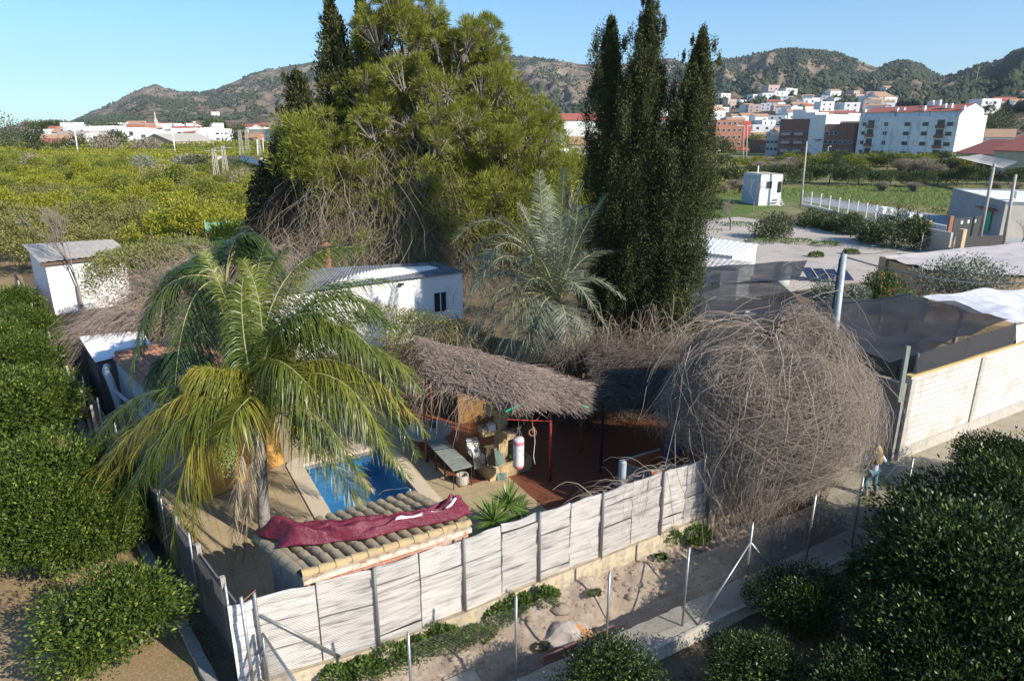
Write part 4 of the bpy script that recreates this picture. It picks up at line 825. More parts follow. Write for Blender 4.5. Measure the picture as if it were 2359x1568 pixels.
# dead vine along the wall top beside the shrub
def scatter_arcs(n, pts, rng, L=(.4, 1.2), r=.008, K=7, up=.3, wig=.05, dirv=None, spread=1.):
    pts = np.array(pts); i = rng.integers(0, len(pts) - 1, n); w = rng.random((n, 1)); P0 = pts[i] * (1 - w) + pts[i + 1] * w
    d = rng.normal(size=(n, 3)) * spread; 
    if dirv is not None: d = d + np.array(dirv)
    d = nrm(d); l = rng.uniform(*L, (n, 1, 1)); s = np.linspace(0, 1, K)[None, :, None]
    p = P0[:, None] + d[:, None] * l * s + np.array([0, 0, 1.]) * (up * np.sin(s * np.pi) - .35 * s ** 2) * l + np.cumsum(rng.normal(size=(n, K, 3)) * wig, 1)
    return p, np.tile(np.linspace(r, r * .4, K), (n, 1)) * rng.uniform(.6, 1.4, (n, 1))
wv = thing('dead_vine', 'bare grey vine sprawling along the top of the board wall beside the pipe', 'vine', (2.3, 15.2, 2.2))
v, f = strands(*scatter_arcs(42, [(1.9, 14.85, 2.15), (2.6, 15.4, 2.2), (3.6, 16, 2.25), (4.8, 16.7, 2.3)], rm, L=(.4, 1.4), r=.008, dirv=(-.9, 0, .1), spread=.5, up=.12, wig=.03)); npmesh('stems', v, f, m_tw, wv)
v, f = strands(*scatter_arcs(40, [(1.6, 14.75, 2.1), (3.6, 15.9, 2.2)], rm, L=(.6, 1.4), r=.009, dirv=(0, -.1, -1.2), spread=.4, up=0)); npmesh('hanging_stems', v, f, m_tw, wv)

# ================================================================== YARD OBJECTS
V3 = lambda *a: Vector(a)
m_green = M('green_pipe', (.03, .38, .2), (.03, .3, .16), 6, .5)
m_red = M('red_paint', (.45, .035, .03), (.35, .03, .03), 5, .5, c3=(.3, .12, .08), s3=9)
m_reed = LEAF('dead_vine_mat', (.55, .43, .34), (.3, .23, .18), (.42, .32, .26), trans=0, rough=.9, nscale=.6, spec=.1)
# pergola with a mat of dead vine
pg = thing('pergola', 'pergola roofed with a thick mat of dead brown vine, on a red corner post', 'pergola', (1.22, 19.55, 0))
MB().tube([(1.22, 19.55, 0), (1.2, 19.55, 3.15)], .045, 10).build('post', m_red, pg, smooth=True)
for p in ((-.4, 22.6), (2.4, 21.6), (-3.1, 24.2), (-2.9, 20.9)): MB().tube([(*p, 0), (*p, 2.95)], .045, 8).build('post', m_rust, pg, smooth=True)
MB().tube([(-.2, 18.15, 3.05), (1.2, 19.6, 3.12)], .035, 8).build('beam', m_green, pg, smooth=True)
MB().tube([(1.2, 19.6, 3.05), (2.3, 18.9, 2.85)], .03, 8).build('beam', m_green, pg, smooth=True)
MB().tube([(-2.7, 21.2, 2.9), (-.0, 18.8, 3.0)], .035, 8).build('beam', m_green, pg, smooth=True)
MB().tube([(-3.3, 24.3, 3.0), (2.4, 20.2, 3.0)], .035, 8).build('beam', m_green, pg, smooth=True)
MB().tube([(-.15, 18.3, 2.75), (.3, 18.9, 2.45), (1.22, 19.5, 2.15)], .018, 6).build('tie_bar', m_red, pg)
MB().tube([(1.22, 19.5, 2.75), (.75, 19.25, 2.3)], .018, 6).build('brace', m_red, pg)
MB().tube([(.62, 19.0, 2.95), (.62, 19.0, 2.3)], .015, 6).build('drop_bar', m_rust, pg)
rp2 = np.random.default_rng(61)
def mat_roof(quad, n, rng, dirv, th=.22, sag=.12, L=(.35, 1.1), r=.009, jit=.36):
    """quad: A (front left) B (front right) C (back right) D (back left)"""
    A, Bq, Cq, Dq = [np.array(q, float) for q in quad]; a = rng.uniform(-.02, 1.02, (n, 1)); b = rng.uniform(0, 1, (n, 1))
    P0 = (A * (1 - a) + Bq * a) * (1 - b) + (Dq * (1 - a) + Cq * a) * b; P0[:, 2] += .14 * np.sin(b[:, 0] * 3.14) * 1.6 + rng.uniform(-th / 2, th / 2, n) * 1 + .1 * (fbm(P0[:, 0] * 1.3, P0[:, 1] * 1.3, 3) - .5) * 2
    d = nrm(np.array(dirv) + rng.normal(size=(n, 3)) * [jit, jit, .07]); l = rng.uniform(*L, (n, 1, 1)); s = np.linspace(-.3, .7, 6)[None, :, None]
    p = P0[:, None] + d[:, None] * l * s + np.array([0, 0, -1.]) * sag * (s ** 2) * l * 2 + np.cumsum(rng.normal(size=(n, 6, 3)) * [.012, .012, .008], 1)
    return p, np.tile(np.linspace(r, r * .5, 6), (n, 1)) * rng.uniform(.6, 1.4, (n, 1))
PQ = [(-2.75, 20.95, 2.95), (.0, 18.6, 3.12), (.9, 20.9, 3.25), (-3.5, 24.7, 3.2)]
PQ2 = [(.0, 18.65, 3.12), (1.85, 19.1, 2.88), (2.1, 20.3, 3.0), (.6, 21.2, 3.25)]
v, f = cat([strands(*mat_roof(PQ, 9500, rp2, (.72, -.68, -.03))), strands(*mat_roof(PQ2, 4200, rp2, (.95, -.3, -.08)))])
npmesh('vine_mat', v, f, m_reed, pg)
# solid layer inside the mat so it shades the floor
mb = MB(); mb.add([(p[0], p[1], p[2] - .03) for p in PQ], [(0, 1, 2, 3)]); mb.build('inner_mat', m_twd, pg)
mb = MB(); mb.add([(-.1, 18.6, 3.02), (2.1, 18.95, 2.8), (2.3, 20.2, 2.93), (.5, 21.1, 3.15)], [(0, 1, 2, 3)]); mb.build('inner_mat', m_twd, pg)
v, f = strands(*scatter_arcs(90, [(-2.9, 20.8, 2.9), (-.9, 19.2, 3.0)], rp2, L=(.4, 1.2), r=.008, dirv=(-.5, -.1, -.9), spread=.6, up=.2)); npmesh('hanging_stems', v, f, m_reed, pg)
# second shaded mat and thicket behind the yard
sm = thing('vine_canopy', 'shaded dark vine canopy between the pergola and the bare shrub', 'vine', (4.5, 20.5, 0))
v, f = cat([strands(*mat_roof([(2.5, 19.6, 2.7), (5.2, 18.9, 2.7), (7.6, 22.5, 2.9), (3.0, 24.5, 2.9)], 5200, rp2, (.8, .3, 0), jit=.8, th=.5)), strands(*scatter_arcs(900, [(1.5, 23.5, 2.4), (4, 24.3, 2.6), (8, 23.5, 2.6)], rp2, L=(.6, 2.2), r=.009, spread=1))])
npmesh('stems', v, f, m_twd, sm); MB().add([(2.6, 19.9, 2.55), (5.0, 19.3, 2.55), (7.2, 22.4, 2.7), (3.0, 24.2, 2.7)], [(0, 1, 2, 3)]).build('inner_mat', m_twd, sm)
for p in ((2.9, 20.1), (5.1, 19.6), (7, 22.2)): MB().tube([(*p, 0), (*p, 2.6)], .05, 7).build('post', m_dark, sm)
bt = thing('bramble_thicket', 'tangle of dry brambles at the foot of the three cypresses', 'thicket', (5.2, 26, 0))
v, f = cat([strands(*dome((3.2, 25.5, 0), 2.4, 2.0, 1.9, 1500, rp2, r=.01, wig=.1)), strands(*dome((5.8, 26, 0), 2.8, 2.4, 2.4, 2200, rp2, r=.01, wig=.1)), strands(*dome((8.8, 25.3, 0), 2.8, 2.2, 1.8, 1800, rp2, r=.01, wig=.1)), strands(*scatter_arcs(500, [(2, 25, 1.5), (5, 25.5, 2), (9, 25, 1.6)], rp2, L=(1, 3), r=.011, up=.6))])
npmesh('stems', v, f, m_vine, bt)
# yard back building in shade
m_ochre = M('ochre_wall', (.42, .24, .08), (.36, .2, .07), 1.2, .9, .2)
bk = thing('ochre_shed', 'ochre walled shed in deep shade behind the pergola with a framed red notice', 'shed', (2.2, 24, 0))
MB().box((1.6, 24.6, 1.15), (7.4, .25, 2.3), .12).build('wall', m_ochre, bk)
MB().box((3.1, 24.52, 1.7), (1.3, .05, .8), .12).build('notice_frame', m_dark, bk); MB().box((3.1, 24.47, 1.7), (1.1, .05, .6), .12).build('notice', M('red_notice', (.3, .05, .04), (.2, .04, .03), 8, .7), bk)
MB().box((1.2, 24.42, 1.05), (1.0, .06, 2.05), .12).build('door', m_dark, bk)
MB().add([(-2.2, 23.9, 2.3), (5.3, 24.8, 2.3), (5.3, 25.2, 2.3), (-2.2, 24.3, 2.3)], [(0, 1, 2, 3)]).build('roof', m_conc, bk)

# folding tables: one long run of four joined tables, each its own thing
m_ttop = M('grey_green_top', (.3, .33, .29), (.24, .27, .24), 1.6, .45, c3=(.2, .22, .2), s3=4)
m_leg = M('dark_leg', (.1, .1, .1), (.07, .07, .07), 5, .4, metal=.5)
Ta, Tb = V3(-1.83, 18.97, 0), V3(-1.25, 19.28, 0); ux = (Tb - Ta).normalized(); uy = V3(-ux.y, ux.x, 0)
TLs = ['pale grey green table top nearest the pool corner, first of the run of folding tables', 'second folding table of the run, marked by a dark stain', 'third folding table of the run, darker green', 'last folding table of the run, under the palm leaves']
proto = thing('folding_table', TLs[0], 'table', tuple(Ta), 'folding tables in a row beside the pool')
W_, D_ = .66, .72
MB().hexa([Ta + ux * 0 + V3(0, 0, .7), Ta + ux * W_ + V3(0, 0, .7), Ta + ux * W_ + uy * D_ + V3(0, 0, .7), Ta + uy * D_ + V3(0, 0, .7)], [Ta + V3(0, 0, .725), Ta + ux * W_ + V3(0, 0, .725), Ta + ux * W_ + uy * D_ + V3(0, 0, .725), Ta + uy * D_ + V3(0, 0, .725)]).build('table_top', m_ttop, proto, bevel=.006)
for a, b in ((.02, .02), (W_ - .02, .02), (.02, D_ - .03), (W_ - .02, D_ - .03)):
    p = Ta + ux * a + uy * b; q = p + (ux * (.02 if a < .1 else -.02)); MB().tube([p + V3(0, 0, .0), p + V3(0, 0, .64), q + V3(0, 0, .69)], .014, 7).build('leg', m_leg, proto, smooth=True)
MB().bar(Ta + ux * .05 + uy * .02 + V3(0, 0, .68), Ta + ux * (W_ - .05) + uy * .02 + V3(0, 0, .68), .015, .03).build('rail', m_leg, proto)
for k in range(1, 4):
    c = dup(proto, loc=tuple(Ta + uy * (D_ + .012) * k + ux * (-.0 - .03 * k * 0)), label=TLs[k], group='folding tables in a row beside the pool')
# chair stack
m_chf = M('black_chair_frame', (.045, .045, .05), (.035, .035, .04), 5, .4, metal=.3); m_alu = M('aluminium_slats', (.5, .5, .5), (.42, .42, .42), 9, .35, metal=.6)
CB = V3(-1.2, 19.6, 0); cux = V3(.88, .47, 0).normalized(); cuy = V3(-cux.y, cux.x, 0)
def chair(label, z, dx, first):
    t = thing('stacking_chair', label, 'chair', tuple(CB + cuy * dx + V3(0, 0, z)), 'stacked slatted metal chairs'); o = CB + cuy * dx + V3(0, 0, z)
    w, d = .46, .45
    st = MB()
    for j in range(6): st.bar(o + cux * .02 + cuy * (.05 + j * .075) + V3(0, 0, .43), o + cux * (w - .02) + cuy * (.05 + j * .075) + V3(0, 0, .43), .05, .012)
    st.build('seat', m_alu, t)
    bk_ = MB()
    for j in range(5): bk_.bar(o + cux * .03 + cuy * (d + .03 + j * .025) + V3(0, 0, .55 + j * .075), o + cux * (w - .03) + cuy * (d + .03 + j * .025) + V3(0, 0, .55 + j * .075), .012, .055)
    bk_.build('backrest', m_alu, t)
    for sgn in (0, w):
        a = o + cux * sgn
        MB().tube([a + cuy * .03 + V3(0, 0, -(z if z < .3 and 0 else 0)), a + cuy * .03 + V3(0, 0, .6), a + cuy * .1 + V3(0, 0, .66), a + cuy * (d - .02) + V3(0, 0, .66)], .013, 6).build('arm_frame', m_chf, t, smooth=True)
        MB().tube([a + cuy * (d + .1), a + cuy * (d - .02) + V3(0, 0, .42), a + cuy * (d + .16) + V3(0, 0, .9)], .013, 6).build('back_frame', m_chf, t, smooth=True)
    MB().tube([o + cuy * (d + .16) + V3(0, 0, .9), o + cux * .03 + cuy * (d + .18) + V3(0, 0, .94), o + cux * (w - .03) + cuy * (d + .18) + V3(0, 0, .94), o + cux * w + cuy * (d + .16) + V3(0, 0, .9)], .013, 6).build('top_rail', m_chf, t, smooth=True)
    return t
nch = ['lowest chair of the black framed stack beside the stone fountain', None, None, None, None, None, 'topmost chair of the black framed stack, its slatted back catching the sun']
for k in range(7): chair(nch[k] or '%s chair up from the floor in the stack by the stone fountain' % ['', 'second', 'third', 'fourth', 'fifth', 'sixth'][k], .055 * k, .015 * k, k == 0)
# concrete ring
rg = MB().lathe((-1.58, 19.45, .03), [(.2, 0), (.2, .3), (.155, .3), (.155, .03)], 20).build('concrete_ring', m_conc_l, None, smooth=False, loc=(-1.58, 19.45, 0)); tag(rg, 'short pale concrete ring standing under the folding tables', 'concrete ring')
# round table and pot behind
rt = thing('round_table', 'round weathered table in half shade behind the folding tables', 'table', (-2.5, 22.3, 0))
tb = gp(985, 990, .74); MB().lathe((tb.x, tb.y, 0), [(0, .7), (.85, .7), (.86, .73), (.84, .75), (0, .75)], 28).build('table_top', m_conc_l, rt)
MB().tube([(tb.x + .35, tb.y - .4, 0), (tb.x + .3, tb.y - .35, .7)], .03, 7).build('leg', M('bare_wood', (.4, .28, .2), (.3, .2, .15), 4, .8), rt); MB().tube([(tb.x - .35, tb.y + .4, 0), (tb.x - .3, tb.y + .35, .7)], .03, 7).build('leg', m_gw, rt); MB().tube([(tb.x + .4, tb.y + .35, 0), (tb.x + .3, tb.y + .3, .7)], .03, 7).build('leg', m_gw, rt)
po = MB().lathe((tb.x + .15, tb.y + .25, .752), [(.12, 0), (.13, .2), (.14, .21), (.12, .21), (.11, .02), (0, .02)], 16).build('cooking_pot', M('steel_pot', (.3, .3, .3), (.2, .2, .2), 6, .4, metal=.8), None, smooth=True, loc=(tb.x + .15, tb.y + .25, .75)); tag(po, 'dented steel cooking pot standing on the round table', 'pot')

# stone fountain
m_stone = M('carved_stone', (.56, .42, .22), (.46, .34, .19), 3, .9, .9, .03, c3=(.34, .25, .15), s3=8, stretch=(1, 1, .5))
F0 = V3(-.42, 20.6, 0); fx = V3(.866, .5, 0); fy = V3(-.5, .866, 0)
ft = thing('stone_fountain', 'yellow carved stone fountain with two tiers of block arms in a rough walled basin', 'fountain', tuple(F0))
def fb(c, dx, dy, dz, name='basin_wall', par=None, j=.012):
    bm_ = bmesh.new(); bmesh.ops.create_cube(bm_, size=1); bmesh.ops.subdivide_edges(bm_, edges=bm_.edges[:], cuts=4, use_grid_fill=True)
    q = random.Random(hash((c[0], c[2])) & 999); vs = {}
    for v_ in bm_.verts:
        p = F0 + fx * (c[0] + v_.co.x * dx) + fy * (c[1] + v_.co.y * dy) + V3(0, 0, c[2] + v_.co.z * dz); v_.co = p + V3(q.uniform(-j, j), q.uniform(-j, j), q.uniform(-j, j)) - Vector(ft.location)
    me_ = bpy.data.meshes.new(name); bm_.to_mesh(me_); bm_.free(); me_.materials.append(m_stone); o_ = bpy.data.objects.new(name, me_); COL.objects.link(o_); o_.parent = ft; return o_
fb((.0, -.72, .23), 1.55, .14, .46); fb((-.75, 0, .23), .14, 1.3, .46); fb((.76, 0, .23), .14, 1.3, .46); fb((0, .7, .23), 1.55, .14, .46)
fb((0, 0, .06), 1.4, 1.3, .1, 'basin_floor')
fb((-.02, -.15, 1.3), .34, .34, 2.6, 'column')
for z, w in ((1.42, .58), (2.12, .42)):
    fb((w * .75, -.15, z), w, .2, .16, 'arm'); fb((-w * .75, -.15, z), w, .2, .16, 'arm'); fb((0, -.15 - w * .7, z), .3, w * .8, .18, 'arm'); fb((0, -.15 + w * .7, z), .3, w * .8, .18, 'arm')
    fb((w * 1.2, -.15, z + .16), .16, .34, .22, 'arm_block'); fb((-w * 1.2, -.15, z + .16), .16, .34, .22, 'arm_block')
bkx = F0 + fx * -.42 + fy * -.2; o = MB().box((bkx.x, bkx.y, 1.62), (.24, .2, .22), .5).build('white_carton', M('white_card', (.8, .8, .76), (.74, .74, .7), 6, .6), None, loc=(bkx.x, bkx.y, 1.51)); tag(o, 'small white carton perched on the lower arm of the stone fountain', 'carton')
v, f = strands(*dome((F0.x + .55, F0.y - .1, 1.5), .32, .25, .2, 160, rp2, r=.006, wig=.03, zmin=1.45)); o = npmesh('cable_tangle', v, f, m_chf, None, loc=(F0.x + .55, F0.y - .1, 1.5)); tag(o, 'tangle of black cable heaped on the right arm of the stone fountain', 'cable')
o = MB().add([F0 + fx * .1 + fy * -.5 + V3(0, 0, .52), F0 + fx * .7 + fy * -.6 + V3(0, 0, .5), F0 + fx * .65 + fy * -.1 + V3(0, 0, .56), F0 + fx * .3 + fy * -.2 + V3(0, 0, .68)], [(0, 1, 3), (1, 2, 3), (0, 3, 2), (0, 2, 1)]).build('green_sheet', M('green_plastic', (.08, .22, .04), (.06, .17, .03), 6, .4), None, loc=tuple(F0 + V3(0, 0, .5))); tag(o, 'folded green plastic sheet lying in the stone fountain basin', 'plastic sheet')
bo = thing('board_stack', 'green painted boards leaning against the stone fountain column', 'boards', tuple(F0 + fx * -.35 + fy * -.8))
for k in range(3): MB().bar(F0 + fx * (-.5 + .12 * k) + fy * -.88 + V3(0, 0, .03), F0 + fx * (-.42 + .11 * k) + fy * -.5 + V3(0, 0, 1.0 - .12 * k), .1, .02).build('board', M('green_board', (.13, .2, .17), (.1, .15, .13), 4, .7), bo)
# punching bag
bc = V3(.2, 18.95, 0); pb_ = thing('punching_bag', 'white punching bag with pink bands hanging on chains from the pergola', 'punching bag', tuple(bc + V3(0, 0, .8)))
m_bagw = M('white_canvas', (.8, .76, .74), (.7, .66, .65), 4, .6, .3, .01, c3=(.62, .4, .4), s3=5); m_bagp = M('pink_band', (.75, .25, .33), (.65, .2, .28), 5, .6)
MB().lathe(tuple(bc), [(.13, .84), (.165, .9), (.168, 1.0), (.165, 1.35), (.168, 1.68), (.168, 1.78), (.15, 1.84), (0, 1.86)], 20).build('body', m_bagw, pb_, smooth=True)
MB().lathe(tuple(bc), [(0, .82), (.12, .83), (.168, .89), (.171, .95)], 20).build('band', m_bagp, pb_, smooth=True); MB().lathe(tuple(bc), [(.17, 1.64), (.173, 1.68), (.172, 1.75)], 20).build('band', m_bagp, pb_, smooth=True)
for a in range(4): an = a * 1.57 + .4; MB().tube([bc + V3(.13 * math.cos(an), .13 * math.sin(an), 1.85), bc + V3(0, 0, 2.2)], .007, 5).build('chain', m_galv, pb_)
MB().tube([bc + V3(0, 0, 2.2), bc + V3(0, .0, 3.0)], .009, 5).build('chain', m_galv, pb_)
# pulley and rope
pu = thing('pulley', 'rusty pulley wheel with a loose rope hanging beside the punching bag', 'pulley', (.62, 19, 2.2))
bm_ = bmesh.new(); 
MB().tube([V3(.62 + .11 * math.cos(a), 19.0, 2.0 + .11 * math.sin(a)) for a in np.linspace(0, 6.283, 17)], .03, 6, cap=False).build('wheel', m_rust, pu, smooth=True); MB().tube([(.62, 19, 2.3), (.62, 19, 2.0)], .02, 6).build('hanger', m_rust, pu)
MB().tube([(.66, 18.98, 2.2), (.7, 18.97, 1.7), (.66, 18.98, 1.2), (.71, 18.97, .95)], .01, 5).build('rope', m_white, pu)
# grey pipe standing by the wall
o = MB().tube([(2.9, 16.15, 0), (2.92, 16.15, 2.5)], .095, 14, cap=False).tube([(2.92, 16.15, 2.5), (2.9, 16.15, 1.9)], .082, 14).build('vent_pipe', M('grey_pvc', (.45, .48, .5), (.38, .4, .42), 5, .5), None, smooth=True, loc=(2.9, 16.15, 0)); tag(o, 'upright grey plastic pipe standing behind the board wall', 'pipe')
# orange metal trough leaning at the wall
m_or = M('orange_paint', (.7, .2, .07), (.6, .17, .06), 2, .6, c3=(.45, .2, .1), s3=6); m_zinc = M('zinc_panel', (.2, .22, .24), (.13, .14, .16), 3, .4, metal=.3, c3=(.3, .32, .34), s3=6); m_blue = M('blue_grey_panel', (.3, .36, .5), (.24, .3, .42), 2, .4)
tr = thing('metal_hopper', 'open metal hopper with orange sides and a grey end panel behind the board wall', 'hopper', (4.2, 17.6, 0))
h0, h1, h2, h3 = gp(1500, 1085, 1.75), gp(1607, 1065, 1.75), gp(1520, 1035, 1.65), gp(1428, 1062, 1.65)
dn_ = V3(0, 0, -1.1)
def plate(a, b, c, d, name, m_, th=.03):
    a, b, c, d = map(Vector, (a, b, c, d)); n_ = (b - a).cross(d - a).normalized() * th; MB().hexa([a, b, c, d], [a + n_, b + n_, c + n_, d + n_]).build(name, m_, tr)
off_ = V3(.1, .06, 0)
plate(h0 + dn_ * .9 + off_, h1 + dn_ * .9 + off_, h1, h0, 'front_side', m_or); plate(h3 + dn_ * .8 + off_, h2 + dn_ * .8 + off_, h2, h3, 'back_side', m_or)
plate(h3 + V3(-.1, -.05, -1.5), h0 + V3(-.05, -.1, -1.5), h0 + V3(-.02, 0, 0), h3 + V3(-.02, 0, 0), 'end_panel', m_zinc); plate(h3 + dn_ * .95, h0 + dn_ * .95, h1 + dn_ * .95, h2 + dn_ * .95, 'base', m_dark)
MB().bar(h0.lerp(h1, .32) + V3(0, -.04, .01), h0.lerp(h1, .32) + V3(.05, -.02, -.8), .04, .03).build('rib', m_rust, tr)
MB().bar(h0 + V3(0, -.02, .02), h1 + V3(0, -.02, .02), .06, .03).build('rim', m_conc_l, tr); MB().bar(h3 + V3(0, -.02, .02), h2 + V3(0, -.02, .02), .06, .03).build('rim', m_conc_l, tr)
bl = [ap(1523, 1080, 18.4), ap(1556, 1070, 18.9), ap(1580, 1028, 18.9), ap(1535, 1003, 18.4)]; n_ = V3(.02, .05, 0)
o = MB().hexa([bl[0], bl[1], bl[1] + n_ + V3(0, 0, .01), bl[0] + n_], [bl[3], bl[2], bl[2] + n_, bl[3] + n_]).build('blue_panel', m_blue, None, loc=tuple(bl[0])); tag(o, 'blue grey panel propped up inside the orange hopper', 'panel')
# yuccas
m_yu = LEAF('yucca_leaf', (.12, .22, .04), (.24, .33, .08), (.17, .27, .06), trans=.2, rough=.4, nscale=2, spec=.5)
def yucca(label, b, H, n, L, seed):
    rng = np.random.default_rng(seed); t = thing('yucca', label, 'yucca', tuple(b)); MB().tube([b, (b[0], b[1], H)], .05, 7).build('trunk', m_bark, t, smooth=True)
    az = rng.uniform(0, 6.28, n); e = np.arcsin(rng.uniform(-.55, 1, n)); d = np.stack([np.cos(az) * np.cos(e), np.sin(az) * np.cos(e), np.sin(e)], -1); l = rng.uniform(.8, 1.1, n)[:, None, None] * L
    s = np.array([0, .35, .7, 1])[None, :, None]; Cc_ = np.array([b[0], b[1], H]) + d[:, None] * s * l - np.array([0, 0, 1.]) * s ** 2 * l * .18 * (1 - d[:, None, 2:3]); X = nrm(np.cross(d, [0, 0, 1.]))[:, None]
    w = np.array([.025, .03, .022, .002])[None, :, None]; V_ = np.stack([Cc_ - X * w, Cc_ + X * w], 2).reshape(-1, 3); idx = np.arange(n * 8).reshape(n, 4, 2); F_ = np.stack([idx[:, :-1, 0], idx[:, :-1, 1], idx[:, 1:, 1], idx[:, 1:, 0]], -1).reshape(-1, 4)
    npmesh('leaves', V_, F_, m_yu, t)
q = gp(1137, 1215, .75); yucca('largest yucca, nearest the burgundy tarpaulin, behind the board wall', (q.x, q.y, 0), .95, 110, .85, 1)
q = gp(1172, 1172, .9); yucca('middle yucca with a taller rosette behind the board wall', (q.x, q.y, 0), 1.05, 90, .75, 2)
q = gp(1196, 1180, .6); yucca('smallest yucca at the right of the group of three', (q.x, q.y, 0), .7, 60, .5, 3)

# ================================================================== LEFT BUILDINGS
m_wt = M('white_wall_cool', (.8, .79, .77), (.72, .71, .7), 1, .9, .2)
def corr_mat(name, c1, c2, period=.18, axis=0, rough=.6, c3=None, metal=0):
    m, nt, bs = _nt(name); bs.inputs['Roughness'].default_value = rough; bs.inputs['Metallic'].default_value = metal
    col = mix(nt, ramp(nt, noise(nt, .9, 5), .35, .7), c1, c2)
    if c3: col = mix(nt, ramp(nt, noise(nt, 2.5, 5), .52, .7), col, c3)
    nt.links.new(col, bs.inputs['Base Color']); MATS[name] = m; return m
def corr_roof(parent, name, a, b, c, d, mat, period=.2, amp=.03, th=.01):
    """corrugated sheet: a->b along the eave (waves across), d,c the other edge"""
    a, b, c, d = map(Vector, (a, b, c, d)); n = int((b - a).length / period * 4); n = min(n, 600); up = (b - a).cross(d - a).normalized()
    if up.z < 0: up = -up
    r0 = []; r1 = []
    for i in range(n + 1):
        f_ = i / n; w = up * amp * math.sin(i * math.pi / 2 + .3); r0.append(a.lerp(b, f_) + w); r1.append(d.lerp(c, f_) + w)
    o = MB().grid([r0, r1]).build(name, mat, parent); s_ = o.modifiers.new('s', 'SOLIDIFY'); s_.thickness = th; return o
m_rfg = corr_mat('grey_cement_sheet', (.42, .38, .33), (.36, .34, .31), c3=(.5, .42, .33))
m_rfw = corr_mat('white_sheet', (.85, .84, .82), (.8, .79, .77))
m_rfd = corr_mat('dark_blue_sheet', (.13, .14, .17), (.19, .2, .22), c3=(.1, .1, .11), rough=.85)
# pale roofed shed at far left
sd = thing('white_shed', 'white shed with a pale grey sheet roof at the left edge of the orchard', 'shed', (-28, 42, 0))
a, b, c, d = gp(90, 604, 3.3), gp(300, 581, 3.25), gp(258, 551, 3.9), gp(50, 563, 3.9)
corr_roof(sd, 'roof', a, b, c, d, m_rfg, .4, .02)
ins = lambda p, k=.15: Vector((p.x, p.y, 0))
ctr = (a + b + c + d) / 4; W4 = [(p + (ctr - p).normalized() * .35) for p in (a, b, c, d)]; mb = MB(); mb.slab([(p.x, p.y, p.z - .32) for p in W4], 0, 1); mb.build('walls', m_wt, sd)
mb = MB(); e = (b - a).normalized(); 
for k in range(9): p = a.lerp(b, (k + .5) / 9); q = d.lerp(c, (k + .5) / 9); mb.bar(p + V3(0, 0, -.1), q + V3(0, 0, -.1), .08, .12)
mb.build('rafters', M('old_brown_timber', (.16, .1, .07), (.12, .08, .06), 3, .9), sd); MB().bar(a + V3(0, .05, -.18), b + V3(0, .05, -.18), .1, .16).build('fascia', MATS['old_brown_timber'], sd)
# white corrugated lean-to
wr = thing('white_lean_to', 'dark sided lean-to with a bright white corrugated roof beside the brown wall', 'shed', (-16, 26, 0))
a, b, c, d = gp(182, 775, 2.5), gp(219, 834, 2.4), gp(352, 800, 2.6), gp(330, 762, 2.7)
corr_roof(wr, 'roof', a, b, c, d, m_rfw, .36, .035)
mb = MB(); mb.slab([(p.x * .99 - .1, p.y, p.z - .12) for p in (a, b, c, d)], 0, 1); mb.build('walls', M('dark_boards', (.12, .1, .09), (.08, .07, .065), 1.4, .9, .4, stretch=(6, 6, 1)), wr)
# terracotta roofed outbuilding
tr_ = thing('tiled_outbuilding', 'outbuilding with a terracotta barrel tile roof and a grey waste pipe on its shaded wall', 'building', (-12, 23, 0))
m_tr = M('terracotta_roof', (.42, .2, .11), (.34, .17, .1), 1.2, .85, .4, c3=(.24, .17, .12), s3=3)
a, b, c, d = gp(254, 826, 2.75), gp(420, 985, 2.5), gp(640, 900, 2.75), gp(450, 785, 3.15)
mb = MB(); NR = 13
for i in range(NR):
    f0, f1 = i / NR, (i + 1) / NR; P0, P1 = a.lerp(b, f0), d.lerp(c, f0)
    for j in range(16):
        g0, g1 = j / 16, (j + 1.1) / 16; rows = []
        for g_, z_ in ((g0, .05), (g1, .02)):
            p = a.lerp(b, f0).lerp(d.lerp(c, f0), g_); q = a.lerp(b, f1).lerp(d.lerp(c, f1), g_); rows.append([p.lerp(q, t_) + V3(0, 0, z_ + .09 * math.sin(t_ * math.pi) ** .7) for t_ in np.linspace(0, 1, 6)])
        mb.grid(rows)
mb.build('roof_tiles', m_tr, tr_); MB().bar(a + V3(.1, .2, .1), d + V3(.1, .2, .12), .28, .2).build('brick_ridge', BRICK('ridge_brick', (.48, .2, .12), (.4, .17, .1), (.45, .38, .3), .3, .12, .02), tr_)
mb = MB(); W4 = [p + (((a + b + c + d) / 4) - p).normalized() * .3 for p in (a, b, c, d)]; mb.slab([(p.x, p.y, p.z - .1) for p in W4], 0, 1); mb.build('walls', M('shaded_blue_white', (.55, .56, .58), (.42, .43, .45), .8, .9, .3, c3=(.3, .3, .32), s3=3), tr_)
MB().bar(b.lerp(c, .04) + V3(.0, -.1, -1.3), b.lerp(c, .96) + V3(0, -.1, -1.3), .1, 2.4).build('ochre_front', M('ochre_front', (.6, .33, .08), (.52, .28, .08), 1.5, .9), tr_)
MB().tube([a + V3(-.25, .1, -.35), a + V3(.1, -.55, -.3), a + V3(.35, -.8, -.55), a + V3(.5, -.85, -1.3), a + V3(.6, -.9, -2.7)], .13, 9).build('waste_pipe', M('grey_pvc', (.45, .48, .5)), tr_, smooth=True); MB().tube([a + V3(.3, -.7, -.9), b + V3(-.1, .1, -.7)], .07, 7).build('conduit', M('grey_pvc', (.45, .48, .5)), tr_)
